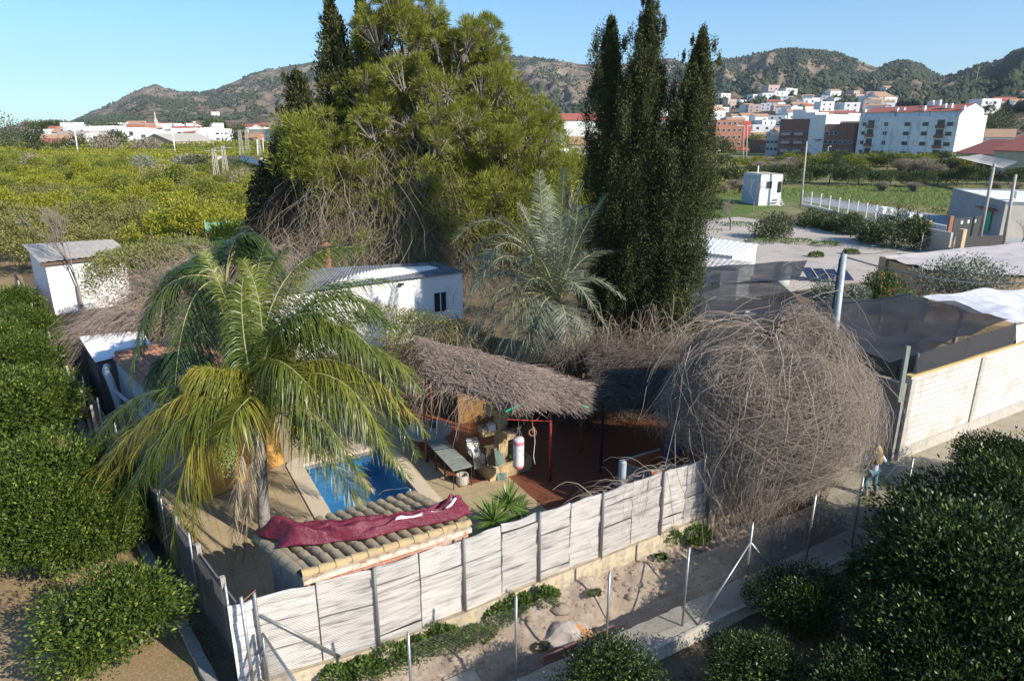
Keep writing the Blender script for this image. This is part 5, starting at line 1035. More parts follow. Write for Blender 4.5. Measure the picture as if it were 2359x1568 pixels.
# white house behind
wh = thing('white_house', 'long white house with a low dark corrugated roof between the two palms', 'house', (-5, 34, 0))
a, b, c, d = gp(835, 655, 3.45), gp(1073, 626, 3.45), gp(1000, 603, 4.0), gp(700, 620, 4.0)
a2 = a + (a - b).normalized() * 5; d2 = d
corr_roof(wh, 'roof', a2, b, c, d2, m_rfd, .22, .014)
W4 = [p + V3(0, .25 if k < 2 else -.3, -.12) for k, p in enumerate((a2, b + (a - b).normalized() * .25, c + (a - b).normalized() * .25, d2))]; mb = MB(); mb.slab([(p.x, p.y, p.z) for p in W4], 0, 1); mb.build('walls', M('white_render', (.86, .84, .8)), wh)
fd = (b - a).normalized(); fn = V3(fd.y, -fd.x, 0).normalized(); wp = W4[1] - fd * 1.35; wb = Vector((wp.x, wp.y, 0)) + fn * .02
wn_ = MB().bar(wb - fd * .33 + V3(0, 0, 1.95), wb + fd * .33 + V3(0, 0, 1.95), .05, 1.0).build('window', m_dark, wh); MB().bar(wb + fn * .04 + V3(0, 0, 1.45), wb + fn * .04 + V3(0, 0, 2.45), .05, .04).build('frame', m_white, wn_)
MB().box(tuple(wb - fd * 2.2 + fn * .1 + V3(0, 0, 3.2)), (.25, .25, .08), .3).build('flood_light', m_leg, wh)
ch = ap(752, 560, 35.6); o = MB().lathe((ch.x, ch.y, 0), [(.16, 3.6), (.16, ch.z - .12)], 12).lathe((ch.x, ch.y, 0), [(.34, ch.z - .12), (0, ch.z + .06)], 14).build('chimney_cowl', M('red_cowl', (.4, .16, .1), (.34, .13, .09), 4, .7), None, loc=(ch.x, ch.y, 3.6)); tag(o, 'small chimney with a red conical cowl above the dark roof', 'chimney')
# overgrown twig and creeper mound
ov = leafblob('overgrown_creeper', 'sprawling creeper with swept twigs and yellow green leaves over the sheds at the left', 'creeper', [(*ap(x, y, Y_), a_, a_ * 1.1, b_) for x, y, Y_, a_, b_ in ((340, 650, 33, 2.6, 1.9), (420, 625, 35, 2.2, 1.9), (270, 640, 35, 1.7, 1.5), (410, 700, 31, 2.0, 1.6), (360, 735, 29, 1.6, 1.1), (430, 760, 28, 1.3, 1.0), (300, 620, 36, 1.6, 1.3))], 20000,
               LEAF('creeper_leaf', (.13, .16, .03), (.33, .34, .08), (.3, .28, .1), trans=.3, rough=.5, nscale=.5), .13, 71, strand_mat=m_vine)
def swept(n, c, ext, rng, dirv, L, r=.011, jit=.25, K=8, zf=None):
    P0 = np.array(c) + rng.uniform(-1, 1, (n, 3)) * ext; d = nrm(np.array(dirv) + rng.normal(size=(n, 3)) * jit); l = rng.uniform(*L, (n, 1, 1)); s = np.linspace(0, 1, K)[None, :, None]
    p = P0[:, None] + d[:, None] * l * s + np.array([0, 0, 1.]) * (.22 * np.sin(s * 3.14) - .22 * s ** 2) * l + np.cumsum(rng.normal(size=(n, K, 3)) * .03, 1); p[..., 2] = np.maximum(p[..., 2], .03)
    return p, np.tile(np.linspace(r, r * .4, K), (n, 1)) * rng.uniform(.6, 1.3, (n, 1))
rs5 = np.random.default_rng(72)
v, f = cat([strands(*swept(3600, (-13.8, 30.5, 2.7), (2.4, 2.8, .8), rs5, (-.85, -.5, -.22), (1.5, 3.6))), strands(*swept(1500, (-17.3, 30.3, 1.7), (1.6, 2.2, .9), rs5, (-.7, -.6, -.35), (1, 2.6), jit=.4)), strands(*swept(1000, (-12.5, 34, 3.3), (3, 3.5, .6), rs5, (-.3, -.6, .25), (1, 2.6), jit=.6))])
v2_, f2_ = strands(*swept(1500, (-13.6, 32.5, 3.6), (3.4, 3.5, .9), rs5, (-.5, -.6, .2), (1, 2.8), jit=.5)); v, f = cat([(v, f), (v2_, f2_)]); npmesh('swept_twigs', v, f, LEAF('pinkish_twigs', (.42, .33, .27), (.26, .2, .17), (.34, .26, .22), trans=0, rough=.9, spec=.1), ov)
cw = leafblob('green_creeper', 'green creeper heap on the pergola end, below the white house window', 'creeper', [(-3.6, 26.2, 2.6, 1.9, 1.6, 1.3), (-5.4, 27.2, 2.4, 1.8, 1.8, 1.5), (-2.2, 27.6, 1.6, 1.8, 1.4, 1.5)], 9000, MATS['creeper_leaf'], .1, 73, strand_mat=m_vine)
v, f = strands(*dome((-3.2, 26.6, 0), 2.6, 2.0, 3.2, 1500, rs5, r=.01, wig=.08)); npmesh('stems', v, f, m_vine, cw)

# bare tree by the white shed, generic branching
def bare_tree(name, label, b, H, seed, r=.09, mat=None, spread=.5, depth=6, group=None, cat_='tree', twl=1.):
    rng = random.Random(seed); segs = []
    def grow(p, d, l, rad, k):
        q = p + d * l; segs.append((p, q, rad, rad * .72))
        if k == 0: return
        for _ in range(rng.choice([2, 3, 3]) if k > 1 else 3):
            nd = (d + V3(rng.uniform(-1, 1), rng.uniform(-1, 1), rng.uniform(-.25, .7)) * spread).normalized(); grow(q, nd, l * rng.uniform(.62, .86) * twl, rad * .62, k - 1)
    t = thing(name, label, cat_, tuple(b), group); grow(Vector(b), V3(0, 0, 1), H * .27, r, depth)
    A = np.array([[tuple(s_[0]), tuple(s_[1])] for s_ in segs]); RR = np.array([[max(s_[2], .006), max(s_[3], .005)] for s_ in segs])
    v, f = strands(A, RR, 4); k = 1 + 3
    npmesh('branches', v, f, mat or m_pbark, t); MB().tube([b, (b[0], b[1], b[2] + H * .26)], [r * 1.3, r], 7).build('trunk', mat or m_pbark, t); return t
bare_tree('bare_tree', 'slim leafless tree in front of the white shed at far left', (-26.4, 40.6, 0), 6.2, 3, .08, LEAF('bare_bark', (.34, .28, .24), (.26, .21, .18), trans=0, rough=.9), .42, 6)

# ================================================================== CITRUS near the camera
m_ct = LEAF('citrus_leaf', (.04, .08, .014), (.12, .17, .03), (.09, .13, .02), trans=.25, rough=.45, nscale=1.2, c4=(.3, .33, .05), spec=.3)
m_ctd = LEAF('shaded_citrus_leaf', (.02, .036, .01), (.055, .085, .02), (.035, .06, .014), trans=.15, rough=.42, nscale=1.2, c4=(.2, .24, .05), spec=.35)  # darker copy of the citrus leaf, the grove's shade put into its colour
m_orange = M('orange_fruit', (.75, .28, .02), (.65, .22, .02), 20, .5)
def citrus_proto(name, label, seed, Rr, H, n, L, mat, fruit=0, loc=(0, 0, -50), group=None, lumps=26, trunk=True):
    rng = np.random.default_rng(seed); t = thing(name, label, 'citrus tree', (0, 0, 0), group)
    nc = lumps; d = nrm(rng.normal(size=(nc, 3))); d[:, 2] = np.abs(d[:, 2]) * 1.2 - .35; d = nrm(d); C_ = np.array([0, 0, H * .52]) + d * [Rr * .72, Rr * .72, H * .36]; k = n // nc
    o = rng.normal(size=(nc, k, 3)); o = nrm(o) * rng.uniform(.55, 1.05, (nc, k, 1)) * np.array([Rr * .34, Rr * .34, H * .17]) * rng.uniform(.6, 1.45, (nc, 1, 1)); P = (C_[:, None] + o).reshape(-1, 3)
    D = nrm(o.reshape(-1, 3)) * .7 + np.repeat(d, k, 0) * .5 + rng.normal(size=(nc * k, 3)) * .5 + [0, 0, .25]; v1 = leaves(P, D, rng.uniform(.7, 1.25, nc * k) * L, L * .42, .12, rng)
    n2 = n // 4; q = nrm(rng.normal(size=(n2, 3))) * rng.uniform(.2, .85, (n2, 1)) * [Rr * .85, Rr * .85, H * .42] + [0, 0, H * .5]; v2 = leaves(q, rng.normal(size=(n2, 3)), L * 1.5, L * .8, .1, rng)
    v, f = cat([v1, v2]); v[:, 2] = np.maximum(v[:, 2], .05); npmesh('crown', v, f, mat, t)
    if trunk:
        mb = MB().tube([(0, 0, -.4), (.03, 0, H * .3), (0, 0, H * .5)], [.09, .07, .05], 7)
        for a in range(4): mb.tube([(0, 0, H * .3), (math.cos(a * 1.6) * Rr * .5, math.sin(a * 1.6) * Rr * .5, H * .62)], [.05, .02], 5)
        mb.build('trunk', m_cybark, t)
    if fruit:
        pts = C_[rng.integers(0, nc, fruit)] + nrm(rng.normal(size=(fruit, 3))) * [Rr * .4, Rr * .4, H * .2]; v, f = cat([(BV * 2.4 + p, BF) for p in pts]); npmesh('fruit', v, f, m_orange, t)
    return t
cA = citrus_proto('orange_tree', 'round bright green orange tree standing alone on the straw ground at lower left', 81, 1.45, 2.2, 9000, .1, m_ct)
cA.location = (-8.35, 11.75, 0)
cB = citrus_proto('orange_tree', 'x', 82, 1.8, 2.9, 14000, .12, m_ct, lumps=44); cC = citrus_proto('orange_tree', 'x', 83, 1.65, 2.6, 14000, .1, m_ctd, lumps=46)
def put(px_, zt, proto_, scl, label, rz=0, z0=0.):
    p = gp(*px_, zt); return dup(proto_, (p.x, p.y, z0), rz, scl, label)
LT_ = [(95, 1005, 1.05, 'broad dense orange tree cut by the left photo edge, above the pale path'), (215, 1045, .8, 'dense orange tree beneath the left tips of the palm fronds'), (20, 1075, .95, 'orange tree at the left photo edge beside the pale path'), (135, 1120, .8, 'low front orange tree overhanging the pale path at the left'), (235, 1140, .62, 'orange tree between the palm tips and the pale path'),
       (75, 845, .95, 'orange tree nearest the kerb in the sunny row outside the brown wall'), (55, 760, .95, 'second orange tree up the sunny row outside the brown wall'), (35, 700, .95, 'third orange tree up the sunny row outside the brown wall'), (15, 655, .9, 'fourth orange tree up the sunny row, below the leaning white posts'), (-50, 850, 1.1, 'orange tree half cut by the left edge beside the sunny row'), (-40, 730, 1.05, 'orange tree cut by the left edge higher up the sunny row')]
for k, (x, y, s_, lab) in enumerate(LT_):
    p = gp(x, y, 3.2 * s_); q = Vector((p.x, p.y, 0)); q += q.normalized() * .2 * s_; dup(cB, (q.x, q.y, 0), k * 1.3, s_, lab)
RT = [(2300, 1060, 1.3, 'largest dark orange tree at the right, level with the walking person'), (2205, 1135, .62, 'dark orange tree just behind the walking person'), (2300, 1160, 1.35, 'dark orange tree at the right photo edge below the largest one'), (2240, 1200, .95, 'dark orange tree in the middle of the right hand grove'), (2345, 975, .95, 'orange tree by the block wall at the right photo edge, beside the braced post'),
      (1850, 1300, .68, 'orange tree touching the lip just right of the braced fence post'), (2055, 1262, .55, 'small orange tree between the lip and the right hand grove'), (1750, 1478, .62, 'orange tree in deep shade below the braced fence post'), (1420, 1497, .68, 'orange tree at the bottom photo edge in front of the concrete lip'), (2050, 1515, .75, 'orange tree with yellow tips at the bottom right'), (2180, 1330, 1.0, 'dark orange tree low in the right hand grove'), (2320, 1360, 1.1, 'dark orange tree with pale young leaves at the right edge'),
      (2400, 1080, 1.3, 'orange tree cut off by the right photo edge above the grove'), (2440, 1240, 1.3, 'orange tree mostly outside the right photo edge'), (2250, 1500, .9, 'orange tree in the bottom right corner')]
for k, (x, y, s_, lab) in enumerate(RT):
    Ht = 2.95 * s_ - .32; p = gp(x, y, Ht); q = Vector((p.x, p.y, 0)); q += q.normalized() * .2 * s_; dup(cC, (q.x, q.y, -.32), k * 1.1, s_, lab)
for o in (cB, cC):
    for c_ in list(o.children): bpy.data.objects.remove(c_)
    bpy.data.objects.remove(o)

# weeds along the channel
m_weed = LEAF('weed_leaf', (.08, .14, .03), (.2, .28, .07), (.13, .2, .04), trans=.3, rough=.5, nscale=3)
WD = [((1150, 1500), .7, .35), ((1030, 1500), .9, .4), ((900, 1540), .9, .4), ((840, 1560), .7, .35), ((1260, 1390), .45, .4), ((1180, 1470), .55, .35), ((1210, 1440), .3, .25), ((1600, 1270), .75, .55), ((1540, 1265), .5, .35), ((1600, 1320), .4, .3), ((1365, 1440), .25, .2), ((1100, 1530), .7, .35), ((1000, 1480), .6, .4), ((1520, 1310), .25, .2), ((1690, 1240), .25, .15), ((960, 1520), .7, .4), ((780, 1570), .6, .3), ((1240, 1560), .3, .2)]
wl_ = ['leafy weed beside the %s' % s_ for s_ in ('buried slab, centre of the channel bank', 'second fence post, below the footing', 'bottom photo edge, deepest green', 'bottom edge under the footing, left end', 'footing, standing alone and feathery', 'slab, upper edge of the bank', 'pale mortar lump, small and round', 'twig dome, largest clump on the bank', 'twig dome clump, its low left neighbour', 'twig dome clump, trailing down the bank', 'orange pipe, tiny tuft at the channel edge', 'slab, broad leaved and flat', 'yellow footing under the longest panel', 'twig dome, tiny tuft on stones', 'dry stems, tiny tuft by the red brick', 'fence post with the broad leaves', 'gate, last clump at the bottom edge', 'rusty sheet, dark tuft in the channel')]
for k, ((x, y), rr_, hh) in enumerate(WD):
    p = gp(x, y, 0); z = gz(p.x, p.y); p = gp(x, y, z); z = gz(p.x, p.y)
    leafblob('weed_clump', wl_[k], 'weed', [(p.x, p.y, z + hh * .3, rr_ * .55, rr_ * .42, hh * .95), (p.x + rr_ * .4, p.y + .1, z + .1, rr_ * .3, rr_ * .25, hh * .6)], int(900 * rr_ + 160), m_weed, .1, 400 + k, updir=.8)
gpv = RNG.uniform(0, 1, (5200, 2)); pts = np.stack([9.2 + gpv[:, 0] * 2.9, 17.0 + gpv[:, 1] * 3.6, 0 * gpv[:, 0] + .02], -1); dd = fbm(pts[:, 0] * .9, pts[:, 1] * .9, 3) > .42; pts = pts[dd]
v, f = leaves(pts, RNG.normal(size=(len(pts), 3)) * [.8, .8, .2] + [0, 0, .7], RNG.uniform(.04, .12, len(pts)), .02); tag(npmesh('grass', v, f, m_weed), kind='stuff')
# dry straw tufts on the orchard soil
pts = np.stack([RNG.uniform(-16, -6, 26000), RNG.uniform(7, 22, 26000), np.full(26000, .01)], -1); k_ = (pts[:, 0] < -5.9 - (pts[:, 1] - 11) * .86) & (fbm(pts[:, 0] * .8, pts[:, 1] * .8, 4) > .45); pts = pts[k_]
v, f = leaves(pts, RNG.normal(size=(len(pts), 3)) * [1, 1, .15] + [0, 0, .25], RNG.uniform(.04, .13, len(pts)), .012); tag(npmesh('dry_grass', v, f, LEAF('straw', (.4, .29, .15), (.28, .22, .1), (.2, .2, .06), trans=.1, rough=.9)), kind='stuff')

# ================================================================== PERSON walking away
def person(P0):
    t = thing('person', 'person with long fair hair, grey vest, pale blue sleeves and teal leggings walking away', 'person', tuple(P0))
    Z = lambda x, y, z: P0 + V3(x, y, z)
    def skin(name, joints, edges, mat, lvl=2):
        me = bpy.data.meshes.new(name); me.from_pydata([tuple(Z(*j[0]) - P0) for j in joints], edges, []); o = bpy.data.objects.new(name, me); COL.objects.link(o); o.parent = t
        bm_ = bmesh.new(); bm_.from_mesh(me); lay = bm_.verts.layers.skin.verify()
        bm_.verts.ensure_lookup_table()
        for v_, j in zip(bm_.verts, joints): v_[lay].radius = j[1]; v_[lay].use_root = False
        bm_.verts[0][lay].use_root = True; bm_.to_mesh(me); bm_.free(); me.materials.append(mat)
        s_ = o.modifiers.new('skin', 'SKIN'); s_.use_smooth_shade = True; u_ = o.modifiers.new('sub', 'SUBSURF'); u_.levels = lvl; u_.render_levels = lvl; return o
    m_skin = M('skin', (.55, .32, .22), (.5, .28, .2), 5, .5)
    # body: pelvis root, spine, head, arms raised to the face, legs mid-stride, five fingers each hand
    J = [((0, 0, .9), (.14, .11)), ((.01, .0, 1.05), (.12, .09)), ((.02, .0, 1.25), (.15, .1)), ((.03, .0, 1.38), (.1, .07)), ((.03, .0, 1.46), (.05, .05)), ((.03, .01, 1.56), (.075, .09)), ((.03, .02, 1.65), (.065, .08)),
         ((-.15, 0, 1.34), (.055, .055)), ((-.32, .02, 1.18), (.042, .042)), ((-.27, .22, 1.36), (.03, .03)), ((-.24, .27, 1.42), (.03, .018)),
         ((.2, 0, 1.34), (.055, .055)), ((.34, .02, 1.14), (.042, .042)), ((.3, .22, 1.3), (.03, .03)), ((.27, .27, 1.36), (.03, .018)),
         ((-.09, 0, .84), (.09, .095)), ((-.12, .08, .46), (.058, .06)), ((-.1, -.06, .08), (.036, .036)), ((-.1, .08, .03), (.034, .025)),
         ((.09, 0, .84), (.09, .095)), ((.13, .02, .46), (.058, .06)), ((.17, -.1, .07), (.036, .036)), ((.18, .04, .03), (.034, .025))]
    Ed = [(0, 1), (1, 2), (2, 3), (3, 4), (4, 5), (5, 6), (3, 7), (7, 8), (8, 9), (9, 10), (3, 11), (11, 12), (12, 13), (13, 14), (0, 15), (15, 16), (16, 17), (17, 18), (0, 19), (19, 20), (20, 21), (21, 22)]
    for h_, sg in ((10, 1), (14, -1)):
        bx = J[h_][0]
        for k in range(5):
            d = (sg * (-.03 + .018 * k), .04 if k < 4 else .01, .035 - .004 * abs(k - 1.5)) if k < 4 else (sg * .04, .02, .0); i = len(J)
            J.append(((bx[0] + d[0], bx[1] + d[1], bx[2] + d[2]), (.009, .009))); J.append(((bx[0] + d[0] * 1.3, bx[1] + d[1] * 1.6, bx[2] + d[2] * 1.7), (.008, .008))); Ed += [(h_, i), (i, i + 1)]
    skin('body', J, Ed, m_skin, 2)
    m_leg2 = BRICK('teal_leggings', (.06, .2, .24), (.09, .26, .3), (.2, .36, .4), .05, .03, .004, .7)
    gr = lambda r, a=.014: (r[0] + a, r[1] + a)
    skin('leggings', [(J[i][0], gr(J[i][1])) for i in (0, 15, 16)] + [((-.105, -.03, .14), (.05, .05))] + [(J[i][0], gr(J[i][1])) for i in (19, 20)] + [((.163, -.08, .14), (.05, .05))], [(0, 1), (1, 2), (2, 3), (0, 4), (4, 5), (5, 6)], m_leg2)
    skin('shirt', [((0, 0, .84), (.175, .14)), ((.01, 0, 1.0), (.15, .115)), ((.02, 0, 1.25), (.165, .115)), ((.03, 0, 1.37), (.11, .08)), ((-.15, 0, 1.34), (.075, .075)), ((-.32, .02, 1.18), (.06, .06)), ((-.28, .19, 1.33), (.045, .045)), ((.2, 0, 1.34), (.075, .075)), ((.34, .02, 1.14), (.06, .06)), ((.31, .19, 1.27), (.045, .045))],
         [(0, 1), (1, 2), (2, 3), (3, 4), (4, 5), (5, 6), (3, 7), (7, 8), (8, 9)], M('pale_blue_cloth', (.5, .6, .72), (.62, .7, .78), 6, .8, .4, .01))
    skin('vest', [((.01, 0, 1.03), (.165, .13)), ((.02, 0, 1.22), (.18, .13)), ((.03, 0, 1.36), (.13, .095))], [(0, 1), (1, 2)], M('dark_grey_quilt', (.09, .09, .1), (.07, .07, .075), 8, .8, .4, .01))
    for q in ((-.1, .01, .045), (.18, -.03, .045)): skin('shoe', [((q[0], q[1] - .09, .055), (.045, .045)), ((q[0], q[1] + .0, .045), (.045, .04)), ((q[0], q[1] + .1, .035), (.042, .03))], [(0, 1), (1, 2)], M('white_shoe', (.75, .75, .75), (.6, .6, .62), 8, .6))
    hr = np.random.default_rng(91); n = 700; a = hr.uniform(0, 6.28, n); e = hr.uniform(.1, 1, n); hd = np.array([P0.x + .03, P0.y + .01, P0.z + 1.58])
    st = np.stack([np.cos(a) * np.sqrt(1 - e * e) * .095, np.sin(a) * np.sqrt(1 - e * e) * .1, e * .13], -1); st[:, 1] = np.where(st[:, 1] > .045, -st[:, 1], st[:, 1])
    s = np.linspace(0, 1, 8)[None, :, None]; outd = nrm(st * [1, 1, .3]) ; L_ = hr.uniform(.25, .48, (n, 1, 1)); base_ = hd + st
    p = base_[:, None] + outd[:, None] * .055 * np.sin(s * 2.5) + np.array([.02, -.045, -1.]) * s * L_ + np.stack([.018 * np.sin(s[..., 0] * 11 + a[:, None]), .012 * np.cos(s[..., 0] * 9 + a[:, None]), 0 * s[..., 0] + 0 * a[:, None]], -1) + np.array([0, -.05, 0]) * s
    v, f = strands(p, np.full(p.shape[:2], .007)); npmesh('hair', v, f, LEAF('fair_hair', (.42, .28, .12), (.6, .45, .24), trans=0, rough=.5), t)
    # face features (turned away from the camera)
    fc = MB(); 
    o = MB().tube([Z(.03, .095, 1.575), Z(.03, .125, 1.55), Z(.03, .1, 1.54)], [.008, .012, .01], 6).build('nose', m_skin, t, smooth=True)
    return t
person(V3(11.03, 18.72, .01))

# ================================================================== RIGHT SIDE: block wall, nursery nets, lot
m_blk = BRICK('white_block', (.76, .73, .67), (.66, .62, .57), (.4, .36, .31), .5, .215, .018, .95, (.45, .36, .28), .006, sscale=.9)
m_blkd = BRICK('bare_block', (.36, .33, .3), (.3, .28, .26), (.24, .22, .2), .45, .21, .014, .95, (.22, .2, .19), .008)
KX = V3(13.13, 21.04, 0); bwl = thing('block_wall', 'long sunlit wall of pale concrete blocks with a yellow mortar top at the right', 'wall', (0, 0, 0))
LW = 22.
MB().box((LW / 2, .1, 1.5), (LW, .2, 3.0)).build('blocks', m_blk, bwl)
MB().box((LW / 2, .1, 3.03), (LW + .04, .23, .07)).build('coping', M('yellow_mortar', (.6, .42, .15), (.5, .36, .16), 4, .95), bwl)
MB().box((LW / 2, -.02, .2), (LW, .05, .45)).build('plinth', m_conc_l, bwl)
for x in (.0, 4.4, 8.8, 13.2): MB().box((x + .12, -.02, 1.48), (.26, .06, 2.95)).build('pilaster', m_conc_l, bwl)
bwl.location = KX; bwl.rotation_euler = (0, 0, R(30.5))
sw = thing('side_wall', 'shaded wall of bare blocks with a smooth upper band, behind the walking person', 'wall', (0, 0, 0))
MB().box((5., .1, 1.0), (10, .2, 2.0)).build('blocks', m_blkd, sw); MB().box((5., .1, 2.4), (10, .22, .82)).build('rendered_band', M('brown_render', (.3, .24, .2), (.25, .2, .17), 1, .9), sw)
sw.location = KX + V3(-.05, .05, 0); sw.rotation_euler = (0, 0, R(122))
cpst = MB().bar(ap(2071, 925, 21.0), ap(2092, 797, 21.05), .13, .1).build('corner_post', M('grey_green_post', (.3, .34, .29), (.24, .28, .24), 5, .7), None, loc=tuple(ap(2071, 925, 21.0))); tag(cpst, 'square grey green post fixed to the corner of the block wall', 'post')
m_net, nt, bs = _nt('black_net'); bs.inputs['Base Color'].default_value = (.03, .031, .036, 1); bs.inputs['Roughness'].default_value = .85
tr2 = nt.nodes.new('ShaderNodeBsdfTransparent'); ms = nt.nodes.new('ShaderNodeMixShader'); nt.links.new(ramp(nt, noise(nt, 1.2, 4), .3, 1.0), ms.inputs[0]); ms.inputs[0].default_value = .1
nn_ = ms.inputs[0].links[0].from_node; nn_.inputs[3].default_value = .03; nn_.inputs[4].default_value = .3
nt.links.new(bs.outputs[0], ms.inputs[1]); nt.links.new(tr2.outputs[0], ms.inputs[2]); nt.links.new(ms.outputs[0], nt.nodes['Material Output'].inputs[0])
m_wnet = M('white_fleece', (.66, .66, .68), (.56, .56, .59), .8, .8, .3, .02, c3=(.45, .44, .44), s3=1.5)
def sail(name, label, c4, mat, sag=.3, n=22, wr=.08, seed=0, catn='netting'):
    a, b, c, d = [Vector(p) for p in c4]; rows = []
    for i in range(n + 1):
        row = []
        for j in range(n + 1):
            u, v = i / n, j / n; p = a.lerp(b, u).lerp(d.lerp(c, u), v); k = math.sin(u * math.pi) * math.sin(v * math.pi)
            w = float(fbm(np.array([u * 4 + seed]), np.array([v * 4 + seed * 2]), 4)[0]) - .5; w2 = math.sin(u * 17 + 3 * math.sin(v * 4 + seed)) * .3
            e = 1 - .0 * k; p = p + V3(0, 0, -sag * k + (w * 2.2 + w2) * wr); row.append(p)
        rows.append(row)
    o = MB().grid(rows).build(name, mat, None, smooth=True, loc=tuple(a)); return tag(o, label, catn)
sail('shade_net', 'largest black shade net sagging over the plant nursery behind the block wall', [(13.2, 22.0, 3.2), (18.9, 25.0, 3.9), (17.5, 29.5, 3.9), (9.4, 28.2, 3.3)], m_net, .45, wr=.2)
sail('shade_net', 'black shade net at the left, next to the right hand cypress', [(8.3, 27.6, 2.9), (12.8, 28.6, 3.3), (13.6, 34.5, 3.4), (8.6, 33.5, 3.2)], m_net, .35, seed=3)
sail('shade_net', 'thin black net stretched to the water tank at the back', [(8.8, 33.8, 3.3), (14.5, 34, 3.4), (17.5, 40, 3.3), (10.2, 39.5, 3.0)], m_net, .5, seed=5)
sail('shade_net', 'grey black net strip sloping down beside the utility pole', [(9.5, 25.2, 2.6), (12.7, 22.6, 2.75), (12.9, 25.2, 3.3), (8.4, 27.4, 2.9)], m_net, .2, seed=7)
sail('side_net', 'black net screen standing on top of the block wall', [(13.35, 21.2, 3.08), (18.9, 24.5, 3.08), (18.9, 24.6, 3.85), (13.35, 21.3, 3.75)], m_net, .0, wr=.02, seed=8)
sail('white_sheet', 'large rumpled white sheet over the far end of the nursery at the right edge', [(18.95, 24.7, 3.75), (25, 28.2, 3.6), (27.5, 32.5, 3.5), (17.9, 29.0, 3.9)], m_wnet, .3, wr=.22, seed=9, catn='sheet')
sail('white_sheet', 'white sheet hanging down over the block wall top at the right', [(18.95, 24.45, 3.1), (25, 28.0, 3.1), (25, 28.1, 3.75), (18.95, 24.65, 3.78)], m_wnet, .0, wr=.08, seed=10, catn='sheet')
sail('white_sheet', 'small pale sheet sagging between the black nets left of the utility pole', [(9.0, 27.2, 2.7), (12.2, 26.4, 2.9), (13.6, 29, 3.2), (10.4, 29.3, 3.0)], m_wnet, .35, wr=.12, seed=11, catn='sheet')
for k, (x, y, z) in enumerate([(13.4, 21.35, 3.75), (18.9, 24.65, 3.85), (16.1, 23, 3.8), (9.5, 25.2, 2.65), (9.4, 28.2, 3.3), (13.3, 28.9, 3.4), (8.3, 33.6, 3.2), (17.6, 29.3, 3.9)]):
    o = MB().tube([(x, y, 0), (x, y, z)], .045, 7).build('net_post', m_galvd, None, loc=(x, y, 0)); tag(o, 'thin metal post holding up the nursery shade nets', 'post', 'posts under the shade nets')
pt_m = M('speckled_pot', (.7, .7, .7), (.2, .2, .2), 25, .6, lo=.45, hi=.55)
PW = np.random.default_rng(5)
for k, (vx, vy) in enumerate([(1968, 792), (2022, 800), (2052, 812), (2075, 816), (1995, 796)]):
    p = gp(vx, vy, 1.6); p = Vector((p.x, p.y, 0)); t = thing('potted_plant', 'potted plant on the nursery bench under the black net', 'potted plant', (p.x, p.y, 1.3), 'potted plants on the nursery bench'); MB().lathe((p.x, p.y, 1.3), [(.11, 0), (.16, .28), (.13, .28), (0, .24)], 12).build('pot', pt_m if k % 2 else m_leg, t, smooth=True)
    q = np.array([p.x, p.y, 1.8]) + PW.normal(size=(160, 3)) * [.14, .14, .2]; v, f = leaves(q, PW.normal(size=(160, 3)) + [0, 0, .5], .14, .05); npmesh('leaves', v, f, m_weed, t)
o = MB().box((13.9, 24.2, 1.25), (6, 1.2, .08), .52).build('bench_top', m_gw, None, loc=(13.9, 24.2, 1.2)); tag(o, 'wooden bench carrying the potted plants of the nursery', 'bench')
# rusty railing and small grey door panel near the side wall
rl = thing('railing', 'rusty iron railing on a white ledge behind the bare twigs', 'railing', (11.6, 23.2, 1.5))
ra, rb = ap(1882, 900, 22.9), ap(1945, 888, 22.6)
MB().bar(ra + V3(0, 0, 1.0), rb + V3(0, 0, 1.0), .05, .05).build('top_rail', m_rust, rl)
for k in range(8): p = ra.lerp(rb, k / 7); MB().tube([p + V3(0, 0, -.0), p + V3(0, 0, 1.0)], .015, 5).build('bar', m_rust, rl)
MB().bar(ra + V3(0, 0, -.08), rb + V3(0, 0, -.08), .3, .16).build('ledge', m_white, rl)
# utility pole with cables
bp = gp(1899, 975, 0); tp_ = ap(1944, 585, bp.y + .3); up_ = thing('utility_pole', 'leaning galvanised utility pole with black cable bundle at its top', 'utility pole', tuple(bp))
MB().tube([bp, bp.lerp(tp_, .5), tp_], [.15, .13, .11], 12).build('pole', M('mottled_galvanised', (.42, .46, .46), (.33, .37, .37), 3, .6, metal=.3), up_, smooth=True)
MB().tube([tp_ + V3(-.13, -.02, -3.2), tp_ + V3(-.14, -.04, -1.5), tp_ + V3(-.13, -.02, -.2), tp_ + V3(-.02, -.05, .22), tp_ + V3(.1, 0, -.1)], .025, 6).build('cable_bundle', m_chf, up_, smooth=True)
for k in range(14): MB().tube([tp_ + V3(.105, -.06, -.3 - .22 * k), tp_ + V3(.125, -.08, -.3 - .22 * k)], .012, 5).build('step_bolt', m_leg, up_)
def cable(label, a, b, sag, r=.02, n=24, grp=None):
    a, b = Vector(a), Vector(b); P = [a.lerp(b, i / n) + V3(0, 0, -4 * sag * (i / n) * (1 - i / n)) for i in range(n + 1)]; o = MB().tube(P, r, 5).build('cable', m_chf, None, loc=tuple(a)); return tag(o, label, 'cable', grp)
cable('thick black cable running right from the top of the leaning utility pole', tp_ + V3(.05, 0, -.1), ap(2420, 645, 34), .5, .028)
